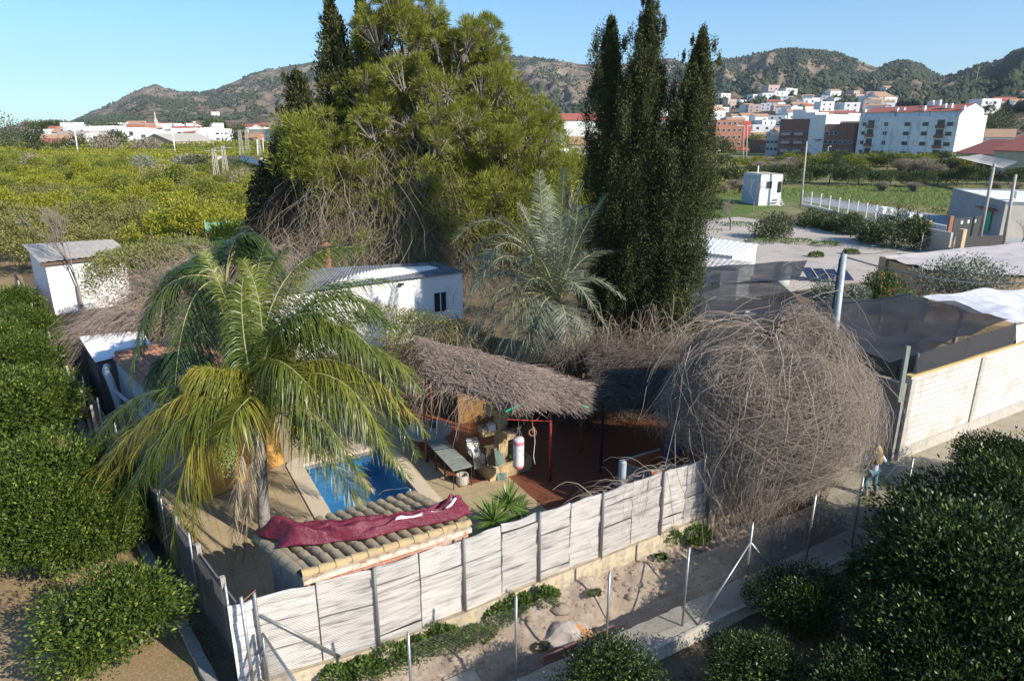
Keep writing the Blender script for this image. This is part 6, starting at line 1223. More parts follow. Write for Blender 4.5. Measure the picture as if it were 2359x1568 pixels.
# water tank, low sheds, solar frames
tk_ = gp(1800, 640, .4); o = MB().lathe((tk_.x, tk_.y, 0), [(.55, 0), (.62, .3), (.6, .32), (.64, .7), (.62, .72), (.62, 1.15), (.45, 1.4), (.2, 1.5), (.2, 1.56), (0, 1.56)], 20).build('water_tank', M('grey_plastic', (.48, .5, .48), (.4, .42, .4), 3, .5), None, smooth=True, loc=(tk_.x, tk_.y, 0)); tag(o, 'grey ribbed plastic water tank standing beyond the black nets', 'water tank')
def lowshed(label, q, mat, zt, wall=m_white, period=.3, drop=.12):
    pts = [gp(x, y, zt) for x, y in q]; t = thing('low_shed', label, 'shed', (pts[0].x, pts[0].y, 0)); corr_roof(t, 'roof', *pts, mat, period, .018)
    c = sum(pts, V3(0, 0, 0)) / 4; mb = MB(); mb.slab([((p.x - c.x) * .93 + c.x, (p.y - c.y) * .93 + c.y) for p in pts], 0, zt - .07); mb.build('walls', wall, t); return t, pts
lowshed('low shed with a bright white corrugated roof behind the right cypress', [(1590, 578), (1690, 590), (1750, 563), (1600, 543)], m_rfw, 2.3)
t_, q_ = lowshed('lower white shed with a patched brown and white roof and dark openings', [(1590, 612), (1705, 618), (1738, 603), (1600, 588)], corr_mat('patched_roof', (.7, .66, .62), (.36, .28, .24), c3=(.3, .2, .15)), 2.2)
for f_ in (.3, .62): p = q_[0].lerp(q_[1], f_); MB().box((p.x, p.y + .12, 1.3), (.9, .06, 1.0), .2).build('opening', m_dark, t_)
sp = thing('solar_panels', 'dark blue panels in pale frames lying beyond the nets beside the tank', 'solar panels', tuple(gp(1870, 640, 0)))
for k in range(4): a_ = gp(1860 + 28 * k, 640 + 2 * k, .3); MB().hexa([a_, a_ + V3(.75, .1, 0), a_ + V3(.75, 1.4, .45), a_ + V3(0, 1.3, .45)], [a_ + V3(0, 0, .05), a_ + V3(.75, .1, .05), a_ + V3(.75, 1.4, .5), a_ + V3(0, 1.3, .5)]).build('panel', M('solar_blue', (.03, .04, .08), (.025, .03, .06), 3, .2), sp)
# cream shed with pale roof at right
m_cream = BRICK('cream_block', (.62, .44, .25), (.56, .4, .23), (.45, .33, .2), .8, .4, .02, .9)
cs = thing('cream_building', 'long low building of cream blocks with a pale sheet roof at the right', 'building', (24, 42, 0))
q = [gp(2040, 595, 2.9), gp(2150, 628, 2.9), gp(2420, 640, 2.9), gp(2420, 556, 2.9)]
mb = MB(); mb.slab([(p.x, p.y) for p in q], 0, 2.85); mb.build('walls', m_cream, cs)
c_ = sum(q, V3(0, 0, 0)) / 4; sl = sail('roof', None, [(c_ + (p - c_) * 1.02) + V3(0, 0, .12) for p in q], M('pale_pink_sheet', (.6, .54, .5), (.52, .46, .43), .4, .9, c3=(.42, .38, .36), s3=1.2), .1, wr=.12, seed=14); sl.parent = cs; sl.location -= cs.location; del sl['category']
MB().box((q[0].x, q[0].y, 1.5), (.5, .5, 3.0), .4).build('pillar', M('cream_render', (.6, .45, .28), (.5, .38, .25), 2, .9), cs)
# trees of the nursery
m_ol = LEAF('olive_leaf', (.2, .22, .15), (.34, .36, .29), (.26, .28, .2), trans=.1, rough=.5, nscale=.8, spec=.4)
def tree(name, label, catn, vx, vy, Y, rx, rz, n, mat, L, seed, bark=True, group=None, updir=.4, lump=5, zc=None):
    c = ap(vx, vy, Y); rng = np.random.default_rng(seed); t = thing(name, label, catn, (c.x, c.y, 0), group); out = []
    for k in range(lump):
        o = nrm(rng.normal(size=3)) * [rx * .45, rx * .45, rz * .4]; d = nrm(rng.normal(size=(n // lump, 3))); rad = rng.uniform(.35, 1.05, (n // lump, 1)) ** .7 * rng.uniform(.5, .75)
        P = np.array(c) + o + d * [rx, rx, rz] * rad; out.append(leaves(P, d + rng.normal(size=d.shape) * .7 + [0, 0, updir], rng.uniform(.7, 1.2, len(d)) * L, L * .38, .12, rng))
    v, f = cat(out); v[:, 2] = np.maximum(v[:, 2], .05); npmesh('crown', v, f, mat, t)
    if bark:
        mb = MB().tube([(c.x, c.y, 0), (c.x + .1, c.y, max(c.z * .5, .5)), tuple(c)], [.13, .1, .05], 7)
        for a in range(5): an = a * 1.26 + seed; mb.tube([(c.x + .1, c.y, max(c.z * .5, .5)), (c.x + math.cos(an) * rx * .7, c.y + math.sin(an) * rx * .7, c.z + rz * .4)], [.06, .015], 5)
        mb.build('trunk', m_pbark, t)
    return t
tree('olive_tree', 'large silvery olive tree against the cream building at the right', 'olive tree', 2225, 655, 34, 2.2, 1.4, 6500, m_ol, .16, 1, lump=11)
tree('olive_tree', 'small silvery olive just left of the leaning utility pole', 'olive tree', 1908, 672, 31.5, .85, .85, 1500, m_ol, .14, 2, lump=6)
tree('olive_tree', 'small silvery olive just right of the leaning utility pole', 'olive tree', 1970, 676, 32, .7, .6, 1200, m_ol, .14, 3, lump=5)
ot = tree('orange_tree', 'orange tree with ripe fruit between the small olives and the cream building', 'citrus tree', 2035, 665, 33.5, 1.1, 1.1, 2600, LEAF('orange_tree_leaf', (.05, .09, .02), (.13, .17, .04), trans=.15, rough=.4), .15, 4, lump=8)
pts = np.array(ap(2035, 665, 33.3)) + RNG.normal(size=(45, 3)) * [.6, .5, .55]; v, f = cat([(BV * 2.6 + p, BF) for p in pts]); npmesh('fruit', v, f, m_orange, ot)
tree('shrub', 'low green shrub behind the white sheet at the foot of the olive', 'shrub', 2100, 692, 31, .9, .6, 900, m_weed, .15, 5, False)
# lot trees and shrubs
m_lt = LEAF('lot_tree_leaf', (.05, .075, .025), (.13, .16, .05), (.09, .11, .04), trans=.12, rough=.5, nscale=.5)
LTR = [(1785, 525, 69, 2.3, 1.6, 'broad grey green tree in the middle of the pale lot'), (1868, 508, 78, 2.3, 1.5, 'dark tree at the back of the lot, left of the white fence posts'), (1925, 515, 75, 2.0, 1.4, 'dark bushy tree in front of the white posts'), (2060, 525, 64, 3.2, 2.4, 'largest dark orange tree of the pale lot'), (2005, 535, 67, 1.8, 1.6, 'dark tree joined to the left side of the largest lot tree'), (2110, 540, 63, 1.6, 1.6, 'dark tree joined to the right side of the largest lot tree'), (1645, 480, 95, 1.5, 1.6, 'green shrub at the left end of the lot by the cypress'), (1960, 520, 72, 1.6, 1.3, 'small dark tree in the row behind the lot')]
for k, (x, y, Y, rx, rz, lab) in enumerate(LTR): tree('lot_tree', lab, 'tree', x, y, Y, rx, rz, 3600, m_ol if k == 99 else m_lt, .26, 20 + k, lump=9)
for k, (x, y, rr_, lab) in enumerate([(1640, 505, .7, 'low weed patch at the left of the pale lot'), (1750, 560, .8, 'flat weed patch under the broad grey green tree'), (1840, 560, .9, 'flat weed patch right of the broad grey green tree'), (1700, 520, .9, 'creeping weeds around the small bare tree'), (1900, 566, .7, 'weed patch in front of the dark row of trees'), (1960, 585, .35, 'tiny weed tuft in the open lot'), (1880, 592, .3, 'tiny weed tuft behind the water tank')]):
    p = gp(x, y); leafblob('weed_patch', lab, 'weed', [(p.x, p.y, .1, rr_ * 2, rr_ * 1.2, .3)], 350, m_weed, .2, 500 + k)
mbb = LEAF('bare_bush', (.36, .3, .25), (.25, .2, .16), (.3, .25, .2), trans=0, rough=.9)
bare_tree('bare_tree', 'small pruned leafless tree standing on the pale lot', gp(1683, 530), 3.2, 5, .1, mbb, .6, 6)
bare_tree('bare_tree', 'thin leafless shrub beside the white kiosk', gp(1735, 485), 4.5, 6, .06, mbb, .4, 5)
bare_tree('bare_tree', 'leafless fig reaching over the dark panel wall at the right edge', gp(2345, 590), 3.4, 7, .1, mbb, .8, 6)

# ---- buildings in metric local coordinates
def w2(px_, Y, z=0.): p = ap(px_, 350, Y); return V3(p.x, p.y, z)
m_glass = M('window_glass', (.06, .07, .09), (.04, .05, .06), 2, .15); m_fr = M('window_frame', (.62, .62, .6)); m_shut = M('grey_shutter', (.5, .5, .48), (.42, .42, .4))
def block(name, label, catn, pL, pR, depth, h, mat, wins=(), side=(), roof='flat', rmat=None, group=None, z=None, par=.5):
    """front wall from pL to pR, body goes back by depth. wins: (x, z, w, h) on the front; side: the same on the right hand side"""
    d = pR - pL; L = d.length; rz = math.atan2(d.y, d.x); t = thing(name, label, catn, (0, 0, 0), group)
    MB().box((L / 2, depth / 2, h / 2 - 2), (L, depth, h + 4)).build('walls', mat, t)
    for (x, zz, w, hh) in wins:
        o = MB().box((x, -.02, zz), (w, .08, hh)).build('window', m_fr, t); MB().box((x, -.07, zz), (w * .82, .04, hh * .84)).build('pane', m_glass, o)
    for (y, zz, w, hh) in side:
        o = MB().box((L + .02, y, zz), (.08, w, hh)).build('window', m_fr, t); MB().box((L + .07, y, zz), (.04, w * .82, hh * .84)).build('pane', m_glass, o)
    rm_ = rmat or m_conc_l
    if roof == 'flat': 
        mb = MB()
        for a, b in (((0, .1), (L, .1)), ((0, depth - .1), (L, depth - .1)), ((.1, .25), (.1, depth - .25)), ((L - .1, .25), (L - .1, depth - .25))): mb.bar((*a, h + par / 2), (*b, h + par / 2), .2, par)
        mb.build('parapet', mat, t); MB().box((L / 2, depth / 2, h + .04), (L - .45, depth - .45, .08)).build('roof', rm_, t)
    elif roof == 'gable':
        e = .35; rg_ = h + depth * .2; MB().add([(-e, -e, h), (L + e, -e, h), (L + e, depth / 2, rg_), (-e, depth / 2, rg_), (-e, depth + e, h), (L + e, depth + e, h), (-e, -e, h - .12), (L + e, -e, h - .12), (0, 0, h), (0, depth, h), (L, 0, h), (L, depth, h)], [(0, 1, 2, 3), (3, 2, 5, 4), (6, 7, 1, 0)]).build('roof', rm_, t)
        MB().add([(0.0, 0, h - .01), (0, depth, h - .01), (0, depth / 2, rg_ - .05)], [(0, 1, 2)]).add([(L, 0, h - .01), (L, depth, h - .01), (L, depth / 2, rg_ - .05)], [(0, 1, 2)]).build('gable', mat, t)
    elif roof == 'endgable':
        e = .35; rg_ = h + L * .16; MB().add([(-e, -e, h), (-e, depth + e, h), (L / 2, depth + e, rg_), (L / 2, -e, rg_), (L + e, -e, h), (L + e, depth + e, h)], [(0, 3, 2, 1), (3, 4, 5, 2)]).build('roof', rm_, t); MB().add([(0, 0, h - .01), (L, 0, h - .01), (L / 2, 0, rg_ - .06)], [(0, 1, 2)]).build('gable', mat, t)
    LOCALROOT.add(t.name); t.location = (pL.x, pL.y, z if z is not None else 0); t.rotation_euler = (0, 0, rz); return t, L
grid_w = lambda xs_, zs_, w, h: [(x, z, w, h) for z in zs_ for x in xs_]
m_redtile = M('red_roof', (.42, .13, .09), (.36, .11, .08), .8, .85); m_orr = M('tan_roof', (.5, .3, .18), (.4, .25, .16), .6, .9)
m_brkr = M('red_render', (.6, .12, .08), (.55, .11, .08), 1, .9); m_brko = M('orange_brick', (.45, .2, .12), (.4, .18, .11), 1, .9); m_brkd = M('brown_brick', (.27, .14, .1), (.22, .12, .09), 1, .9); m_pinkw = M('pink_render', (.55, .42, .36), (.5, .38, .33), 1, .9)
m_stw = M('stained_white', (.8, .8, .8), (.72, .73, .74), .25, .9, c3=(.5, .5, .5), s3=.7, stretch=(1, 1, .3))
# big white apartment block with the red roof
pL, pR = ap(1968, 365, 240), ap(2192, 365, 212); pL.z = pR.z = 0; L = (pR - pL).length
Hb = 13.6; fl_ = [2.6, 5.6, 8.6, 11.4]; ws = []
for z in fl_[:]:
    for fx_, w in ((.2, 1.5), (.3, 1.5), (.52, 2.2), (.535, .01), (.7, 2.2), (.93, 2.2)):
        if w > .1: ws.append((L * fx_ if fx_ != .2 else L * .06, z, w, 1.3))
ab, L = block('apartment_block', 'long white apartment block with a red tiled roof and stained facade at the right', 'apartment building', pL, pR, 15, Hb, m_stw, ws, [], 'none')
for z in fl_:
    for fx_ in (.135, .845):
        o = MB().box((L * fx_, -.01, z + .1), (2.2, .1, 2.3)).build('balcony_opening', m_glass, ab); MB().box((L * fx_, -.35, z - .75), (2.5, .7, .95)).build('balcony', m_brkd if z < 11 or 1 else m_white, ab)
MB().box((L / 2, 1.6 + 5.8, Hb + .75), (L - .4, 11.6, 1.5)).build('attic', m_stw, ab)
MB().add([(-.2, 1.0, Hb + 1.5), (L + .15, 1.0, Hb + 1.5), (L + .15, 7.5, Hb + 3.7), (-.2, 7.5, Hb + 3.2), (-.2, 14.2, Hb + 1.5), (L + .15, 14.2, Hb + 1.5)], [(0, 1, 2, 3), (3, 2, 5, 4)]).build('roof', m_redtile, ab)
MB().add([(L + .02, 0, 0), (L + .02, 15, 0), (L + .02, 15, Hb + .4), (L + .02, 12.5, Hb + .4), (L + .02, 12.5, Hb + 2.2), (L + .02, 7.5, Hb + 3.75), (L + .02, 2.2, Hb + 2.2), (L + .02, 0, Hb + .3)], [tuple(range(8))]).build('gable_wall', m_white, ab)
for x, y, hh in ((.01, 1.5, 2.6), (.35, 2, 2.8), (.4, 3, 2.8), (.62, 2.2, 3.2), (.57, 7, 4.6), (.6, 7, 4.9), (.64, 7, 4.7), (.67, 7, 5), (.78, 4, 3.8), (.84, 4, 3.8), (.985, 2.4, 3.0)): MB().box((L * x, y, Hb + hh / 2), (.8, .8, hh)).build('chimney', m_white, ab)
for x in (.08, .3, .56, .9): MB().box((L * x, -.06, 6), (.12, .1, 12)).build('drain_pipe', m_shut, ab)
MB().box((L * .42, -1.8, 1.5), (9, 3.4, 1.0)).build('porch_roof', m_dark, ab)
# neighbours
def B2(name, label, catn, x0, x1, Y0, Y1, dep, h, mat, wz=(), nw=0, **k):
    a, b = w2(x0, Y0), w2(x1, Y1); L = (b - a).length; ws = grid_w([L * (i + .5) / nw for i in range(nw)], wz, 1.3, 1.2) if nw else []
    z = k.pop('z', None); z = hill_at(a.x, a.y) if z is None else z
    return block(name, label, catn, a, b, dep, h, mat, ws, z=z, **k)
t_, L_ = B2('flats', 'orange brick flats with a bright red end wall left of the lamp posts', 'apartment building', 1645, 1706, 330, 330, 12, 13, m_brko, (3, 6, 9, 12), 5, z=0)
t_, L_ = B2('flats', 'red rendered end wall block joined to the orange brick flats', 'apartment building', 1707, 1724, 330, 330, 12, 12.6, m_brkr, (), 0, z=0)
t_, L_ = B2('flats', 'brown brick flats with grey balconies beside the white end wall', 'apartment building', 1790, 1856, 270, 262, 14, 12.8, m_brkd, (2.5, 5.5, 8.5), 4, z=0)
for k in range(3):
    for fx_ in (.28, .72): MB().box((L_ * fx_, -.5, 2.0 + 3 * k), (3.2, 1.0, 1.0)).build('balcony', m_pinkw, t_)
t_, L_ = B2('flats', 'bright white end block with a solar collector, joined to the brown brick flats', 'apartment building', 1857, 1893, 262, 254, 14, 14.2, m_white, (), 0, z=0)
MB().box((L_ * .7, -.6, 6.2), (3, 1.6, .3)).build('canopy', m_glass, t_)
t_, L_ = B2('flats', 'dark shaded flats with white balconies left of the big white block', 'apartment building', 1894, 1925, 250, 248, 12, 11, m_brkd, (2.5, 5.5, 8.5), 3, z=0)
t_, L_ = B2('flats', 'half finished brown flats with open terraces beside the big white block', 'apartment building', 1926, 1962, 248, 244, 12, 11.5, m_brkd, (2.5, 5.5), 3, z=0)
MB().box((L_ / 2, 2, 12.2), (L_ * .9, 4, .3)).build('terrace_roof', m_brko, t_)
t_, L_ = B2('house', 'low dark house between the red end wall and the brown brick flats', 'house', 1726, 1772, 300, 290, 12, 5, m_brkd, (2.4,), 5, z=0)
t_, L_ = B2('house', 'low grey house joined to the left of the brown brick flats', 'house', 1763, 1790, 275, 272, 12, 7, m_shut, (2.4, 5), 3, z=0)
t_, L_ = B2('warehouse', 'low tiled warehouses with a pale forecourt behind the poles at the right', 'warehouse', 2205, 2300, 175, 160, 16, 4.6, m_conc_l, (), 0, z=0, roof='gable', rmat=m_redtile)
t_, L_ = B2('warehouse', 'tan walled warehouse cut by the right photo edge', 'warehouse', 2290, 2400, 150, 140, 16, 6, M('tan_wall', (.6, .5, .33), (.5, .42, .3), .6, .9), (), 0, z=0, roof='gable', rmat=m_redtile)
t_, L_ = B2('house', 'white house with a brown roof at the foot of the terraced hill', 'house', 2262, 2330, 260, 255, 14, 7, m_white, (3,), 4, z=0, roof='gable', rmat=m_orr)
sail('fabric_canopy', 'pale grey fabric canopy stretched behind the two leaning poles', [gp(2200, 362, 5), gp(2310, 388, 4), gp(2345, 372, 5), gp(2260, 356, 5.5)], m_conc_l, .5, seed=4, catn='canopy')
# between pine and cypresses
t_, L_ = B2('apartment_block', 'plain white block with a red roof edge between the pine and the cypresses', 'apartment building', 1292, 1372, 300, 300, 14, 13.2, m_white, (), 0, z=0, roof='gable', rmat=m_redtile)
for z in (5, 9): MB().box((1.2, -.05, z), (1.8, .1, 1.3)).build('window', m_glass, t_)
t_, L_ = B2('house', 'pinkish house with a brown hipped roof below the plain white block', 'house', 1312, 1375, 200, 200, 10, 6.0, m_pinkw, (2, 4.4), 3, z=0, roof='gable', rmat=m_orr)
t_, L_ = B2('house', 'white garage peeping between pine branches and the date palm tips', 'house', 1268, 1312, 190, 190, 8, 4.5, m_white, (), 0, z=0)
# kiosk
ka, kb = gp(1747, 474), gp(1796, 473); kd = (kb - ka); kt, L_ = block('kiosk', 'tall white cube kiosk with a barred window and a white stair at its door', 'kiosk', ka, kb, 5, 4.3, m_white, [(1.3, 2.9, .9, 1.1)], [], 'none', z=0)
MB().box((L_ / 2, 2.5, 4.33), (L_ + .02, 5.02, .1)).build('roof', m_conc_l, kt); MB().box((-.03, 2.5, 2.1), (.06, 4.95, 4.1)).build('shaded_side', M('bluish_shade_render', (.5, .53, .6), (.45, .48, .55), 1, .9), kt)  # left slab: bluish shade of the white wall painted as its colour
MB().box((L_ - .35, -.06, 2.6), (.5, .1, 1.5)).build('door', m_dark, kt); MB().box((.6, 2.2, 4.9), (.15, .15, 1.1)).build('vent', m_white, kt)
for k in range(5): MB().box((L_ - .5, -.3 - .25 * k, 1.0 - .22 * k), (.9, .24, .06)).build('step', m_white, kt)
# gate house and walls
ga_, gb2 = gp(2183, 500), gp(2300, 545); t_, L_ = block('bungalow', 'shaded grey sided flat roofed bungalow with an air conditioner, behind the dark gate', 'bungalow', ga_, gb2, 9, 3.3, M('shaded_side_render', (.33, .34, .33), (.28, .29, .28), .8, .9), [], [], 'flat', rmat=m_white, z=0, par=.25)  # shade of the near side is put into the grey wall colour
MB().box((L_ + .03, 4.5, 1.6), (.06, 8.95, 3.2)).build('sunlit_wall', M('cream_wall', (.7, .62, .5), (.62, .55, .45), 1, .9), t_); MB().box((L_ * .78, 2.2, 3.95), (1.1, .5, .75)).build('air_conditioner', m_white, t_); MB().box((L_ * .8, -.5, 2.5), (3.5, 1.0, .15)).build('porch_roof', m_rust, t_)  # paler slab carries the sunlight on the right wall in its colour
o_ = MB().box((L_ * .8, -.1, 1.2), (1.4, .1, 2.0)).build('gate_grille', m_green, t_)
dg = thing('dark_gate', 'dark sliding gate with three square holes between cream posts', 'gate', tuple(gp(2188, 556)))
a_, b_ = gp(2188, 556), gp(2251, 548); MB().bar(a_ + V3(0, 0, 1.15), b_ + V3(0, 0, 1.15), .08, 2.2).build('panel', M('dark_gate_sheet', (.045, .05, .055), (.04, .045, .05), 1, .6), dg)
for k in range(3): p = a_.lerp(b_, .28 + .24 * k) + V3(-.03, -.06, 1.8); MB().box(tuple(p), (.34, .05, .34)).build('pane', m_white, dg)
MB().box(tuple(a_ + V3(-.3, 0, 1.25)), (.35, .35, 2.5)).build('post', m_brko, dg)
def wallseg(name, label, a, b, h, th, mat, catn='wall', cap=None):
    d = b - a; t = MB().box((d.length / 2, 0, h / 2), (d.length, th, h)).build(name, mat); t.location = (a.x, a.y, 0); t.rotation_euler = (0, 0, math.atan2(d.y, d.x)); return tag(t, label, catn)
m_cwall = BRICK('cream_small_block', (.66, .6, .52), (.6, .55, .47), (.48, .43, .37), .6, .3, .015, .9)
wallseg('low_wall', 'pale block wall section between two cream posts in front of the dark gate', gp(2126, 575), gp(2184, 588), 2.0, .2, m_cwall)
wallseg('low_wall', 'dark brown panel wall right of the cream post', gp(2214, 595), gp(2300, 592), 1.9, .15, M('dark_panel', (.09, .08, .08), (.07, .065, .065), 2, .9))
for k, (x, y, lab) in enumerate([(2128, 572, 'tall cream gate post at the left of the pale block wall'), (2205, 598, 'cream gate post at the left of the dark panel wall')]): p = gp(x, y); o = MB().box((p.x, p.y, 1.3), (.45, .45, 2.6), .4).build('gate_post', M('cream_render', (.6, .45, .28)), None, loc=(p.x, p.y, 0)); tag(o, lab, 'post')
pts_ = [gp(2118, 588), gp(2190, 600)]
fence('galvanised framed mesh gate in front of the pale block wall', [p for p in pts_], 2, 2.0, 1.8, name='mesh_gate')
wallseg('boundary_wall', 'low white boundary wall in front of the grass field', gp(2010, 505), gp(2180, 540), .9, .3, m_white)
for k, (x, y) in enumerate([(2030, 505), (2048, 508), (2090, 520), (2110, 524)]): p = gp(x, y); o = MB().box((p.x, p.y, .75), (.7, .6, 1.5), .4).build('wall_pillar', m_white, None, loc=(p.x, p.y, 0)); tag(o, 'stubby white pillar of the boundary wall by the grass field', 'pillar', 'stubby white wall pillars')
# white posts and mesh round the lot
vp = [gp(1846 + i * 21, 472 + i * 5.2) for i in range(9)]; wf_ = thing('lot_fence', 'white posted mesh fence on a low kerb between the lot and the grass field', 'fence', tuple(vp[0]))
for p in vp: MB().box((p.x, p.y, 1.05), (.12, .12, 2.1)).build('post', m_white, wf_)
v, f = chainlink(vp, 1.7, .1, .3, .012); npmesh('wire_mesh', v, f, m_galv, wf_); MB().bar(vp[0] + V3(0, 0, .15), vp[-1] + V3(0, 0, .15), .25, .3).build('kerb', m_white, wf_)
# poles
def pole(name, label, b, t, r, catn='pole', arm=None, mat=None, group=None):
    T_0 = thing(name, label, catn, tuple(b), group); MB().tube([b, t], [r * 1.2, r * .85], 8).build('pole', mat or m_conc_l, T_0, smooth=True)
    if arm: MB().tube([t, Vector(t) + V3(*arm)], r * .5, 6).build('lamp_arm', m_white, T_0); MB().box(tuple(Vector(t) + V3(*arm)), (r * 5, r * 3, r * 1.2)).build('lamp_head', m_white, T_0)
    return T_0
def vpole(label, x, yb, xt, yt, r, z0=0, **k): b = gp(x, yb, z0); t = ap(xt, yt, b.y); return pole(k.pop('name', 'utility_pole'), label, b, t, r, **k)
vpole('tall pale pole standing at the corner of the lot, carrying a wire to the right', 1844, 478, 1859, 326, .13)
vpole('leaning pale pole in front of the bungalow, left of the pair', 2256, 552, 2291, 378, .15); vpole('leaning pole at the right of the pair by the bungalow', 2308, 580, 2340, 402, .14)
vpole('tall white lamp post at the road, left of a close pair', 1711, 395, 1714, 290, .14, name='street_lamp', catn='street lamp', arm=(-1.4, 0, .1)); vpole('tall white lamp post at the road, right of a close pair', 1718, 396, 1722, 290, .14, name='street_lamp', catn='street lamp', arm=(1.4, 0, .1))
vpole('short street lamp in front of the big white block', 1906, 385, 1908, 338, .12, name='street_lamp', catn='street lamp', arm=(.6, 0, .1)); vpole('short street lamp by the hedge near the right cypress', 1650, 398, 1651, 348, .12, name='street_lamp', catn='street lamp', arm=(.6, 0, .1))
vpole('slim lamp post right of the white gable wall', 2230, 372, 2233, 290, .12, name='street_lamp', catn='street lamp', arm=(.6, 0, .1)); vpole('slim lamp post nearest the tan warehouse', 2262, 362, 2266, 300, .12, name='street_lamp', catn='street lamp', arm=(-.6, 0, .1))
cable('thin wire from the lot corner pole to the poles by the bungalow', ap(1859, 330, 92), ap(2291, 382, 67), 2.6, .025); cable('thin wire leaving the right hand leaning pole', ap(2291, 384, 67), ap(2420, 425, 60), .8, .025); cable('thin wire crossing from the utility pole towards the lot', tp_, ap(2291, 390, 67), 2.2, .012)

# ================================================================== ORCHARDS AND FAR TOWN
def tree_proto(name, label, catn, seed, R_, H, n, L, mat, group, lumps=10, W=.5):
    rng = np.random.default_rng(seed); t = thing(name, label, catn, (0, 0, 0), group); d = nrm(rng.normal(size=(lumps, 3))); d[:, 2] = np.abs(d[:, 2]) * 1.3 - .4
    C_ = np.array([0, 0, H * .5]) + nrm(d) * [R_ * .65, R_ * .65, H * .34]; k = n // lumps; o = nrm(rng.normal(size=(lumps, k, 3))) * rng.uniform(.5, 1.05, (lumps, k, 1)) * [R_ * .45, R_ * .45, H * .22]
    P = (C_[:, None] + o).reshape(-1, 3); D = nrm(o.reshape(-1, 3)) * .8 + rng.normal(size=P.shape) * .5 + [0, 0, .35]; v, f = leaves(P, D, rng.uniform(.6, 1.3, len(P)) * L, L * W, .12, rng); v[:, 2] = np.maximum(v[:, 2], .02)
    npmesh('crown', v, f, mat, t); MB().tube([(0, 0, -.2), (0, 0, H * .5)], [.12, .07], 6).build('trunk', m_cybark, t); return t
m_l1 = LEAF('lemon_leaf', (.2, .24, .025), (.42, .41, .05), (.32, .32, .03), trans=.3, rough=.5, nscale=.5, c4=(.5, .4, .04), spec=.3)
m_l2 = LEAF('green_orchard_leaf', (.12, .17, .025), (.27, .3, .05), (.2, .22, .03), trans=.25, rough=.5, nscale=.5, c4=(.45, .3, .03), spec=.3)
m_l3 = LEAF('olive_green_leaf', (.16, .17, .05), (.3, .28, .09), (.22, .21, .06), trans=.2, rough=.6, nscale=.5, spec=.25)
m_l4 = LEAF('far_dark_leaf', (.05, .07, .025), (.11, .14, .045), (.08, .1, .03), trans=.15, rough=.6, nscale=.4, spec=.25)
gL = 'citrus trees of the large orchard at the left'
LB1 = 'lemon tree with bright yellow green crown in the dense orchard at the left'; LB2 = 'orange tree with mid green crown in the dense orchard at the left'; LB3 = 'dull olive green tree among the citrus of the left orchard'
pr = [tree_proto('lemon_tree', LB1, 'citrus tree', 600, 2.7, 3.9, 3000, .24, m_l1, gL), tree_proto('lemon_tree', LB1, 'citrus tree', 601, 2.5, 3.6, 3000, .24, m_l1, gL), tree_proto('orange_tree', LB2, 'citrus tree', 602, 2.7, 4.1, 3000, .24, m_l2, gL), tree_proto('orchard_tree', LB3, 'tree', 603, 2.5, 3.6, 2600, .22, m_l3, gL)]
ro = random.Random(77); spots = []
Y = 52.
while Y < 265:
    x = -Y * .86 - 6 + ro.uniform(-2, 2)
    while x < 12 + Y * .06:
        xx, yy = x + ro.uniform(-1.3, 1.3), Y + ro.uniform(-1.3, 1.3); vx = 1179.5 + FOC * xx / (yy * CP + CAMH * SP)
        ok = -60 < vx < 1360 and not (1010 < vx < 1190 and yy < 120 and 0) and not (yy < 60 and vx > 400 and xx > -16)
        if yy < 56 and -34 < xx < -22: ok = False
        if 140 < yy < 172 and 380 < vx < 585: ok = False
        if ok: spots.append((xx, yy, vx))
        x += 4.6 + (Y - 50) * .004
    Y += 4.3 + (Y - 50) * .012
spots.sort(key=lambda s: s[1]); used = [False] * 4
# copies for the largest 285, the rest of the orchard as one mass
near = [s for s in spots if not (700 < s[2] < 1190)][:285]; nearset = set(near); far = [s for s in spots if s not in nearset]
for (x, y, vx) in near:
    q = float(fbm(np.array([x / 22.]), np.array([y / 22.]), 3)[0]) + ro.uniform(-.1, .1); k = (0 if ro.random() < .5 else 1) if q < .5 else (2 if q < .64 else 3)
    if y < 90: k = k if k < 2 or q > .62 else 0
    s_ = ro.uniform(.82, 1.15); sc3 = (s_, s_, s_ * ro.uniform(.72, 1.25))
    if not used[k]: used[k] = True; pr[k].location = (x, y, 0); continue
    dup(pr[k], (x, y, 0), ro.uniform(0, 6.28), sc3)
def mass(name, pts, mat, n, R_, H, L, seed):
    rng = np.random.default_rng(seed); pts = np.array([(p[0], p[1]) for p in pts]); m_ = len(pts); d = nrm(rng.normal(size=(m_, n, 3))); d[..., 2] = np.abs(d[..., 2]); sc = rng.uniform(.75, 1.2, (m_, 1, 1))
    P = d * [R_, R_, H * .55] * sc * rng.uniform(.7, 1.05, (m_, n, 1)) * (.75 + .5 * rng.random((m_, 1, 1))); P[..., :2] += pts[:, None]; P[..., 2] += H * .4; P = P.reshape(-1, 3); D = d.reshape(-1, 3) + rng.normal(size=P.shape) * .5 + [0, 0, .3]
    v, f = leaves(P, D, rng.uniform(.6, 1.3, len(P)) * L, L * .55, .12, rng); tag(npmesh(name, v, f, mat), kind='stuff')
zs = [float(fbm(np.array([p[0] / 30.]), np.array([p[1] / 30.]), 3)[0]) for p in far]
mass('orchard_canopy', [p for p, z in zip(far, zs) if z < .5], m_l1, 170, 2.8, 3.8, .5, 1); mass('orchard_canopy', [p for p, z in zip(far, zs) if z >= .5], m_l2, 170, 2.8, 3.8, .5, 2)
if not all(used):
    for k in range(4):
        if not used[k]:
            for c in list(pr[k].children): bpy.data.objects.remove(c)
            bpy.data.objects.remove(pr[k])
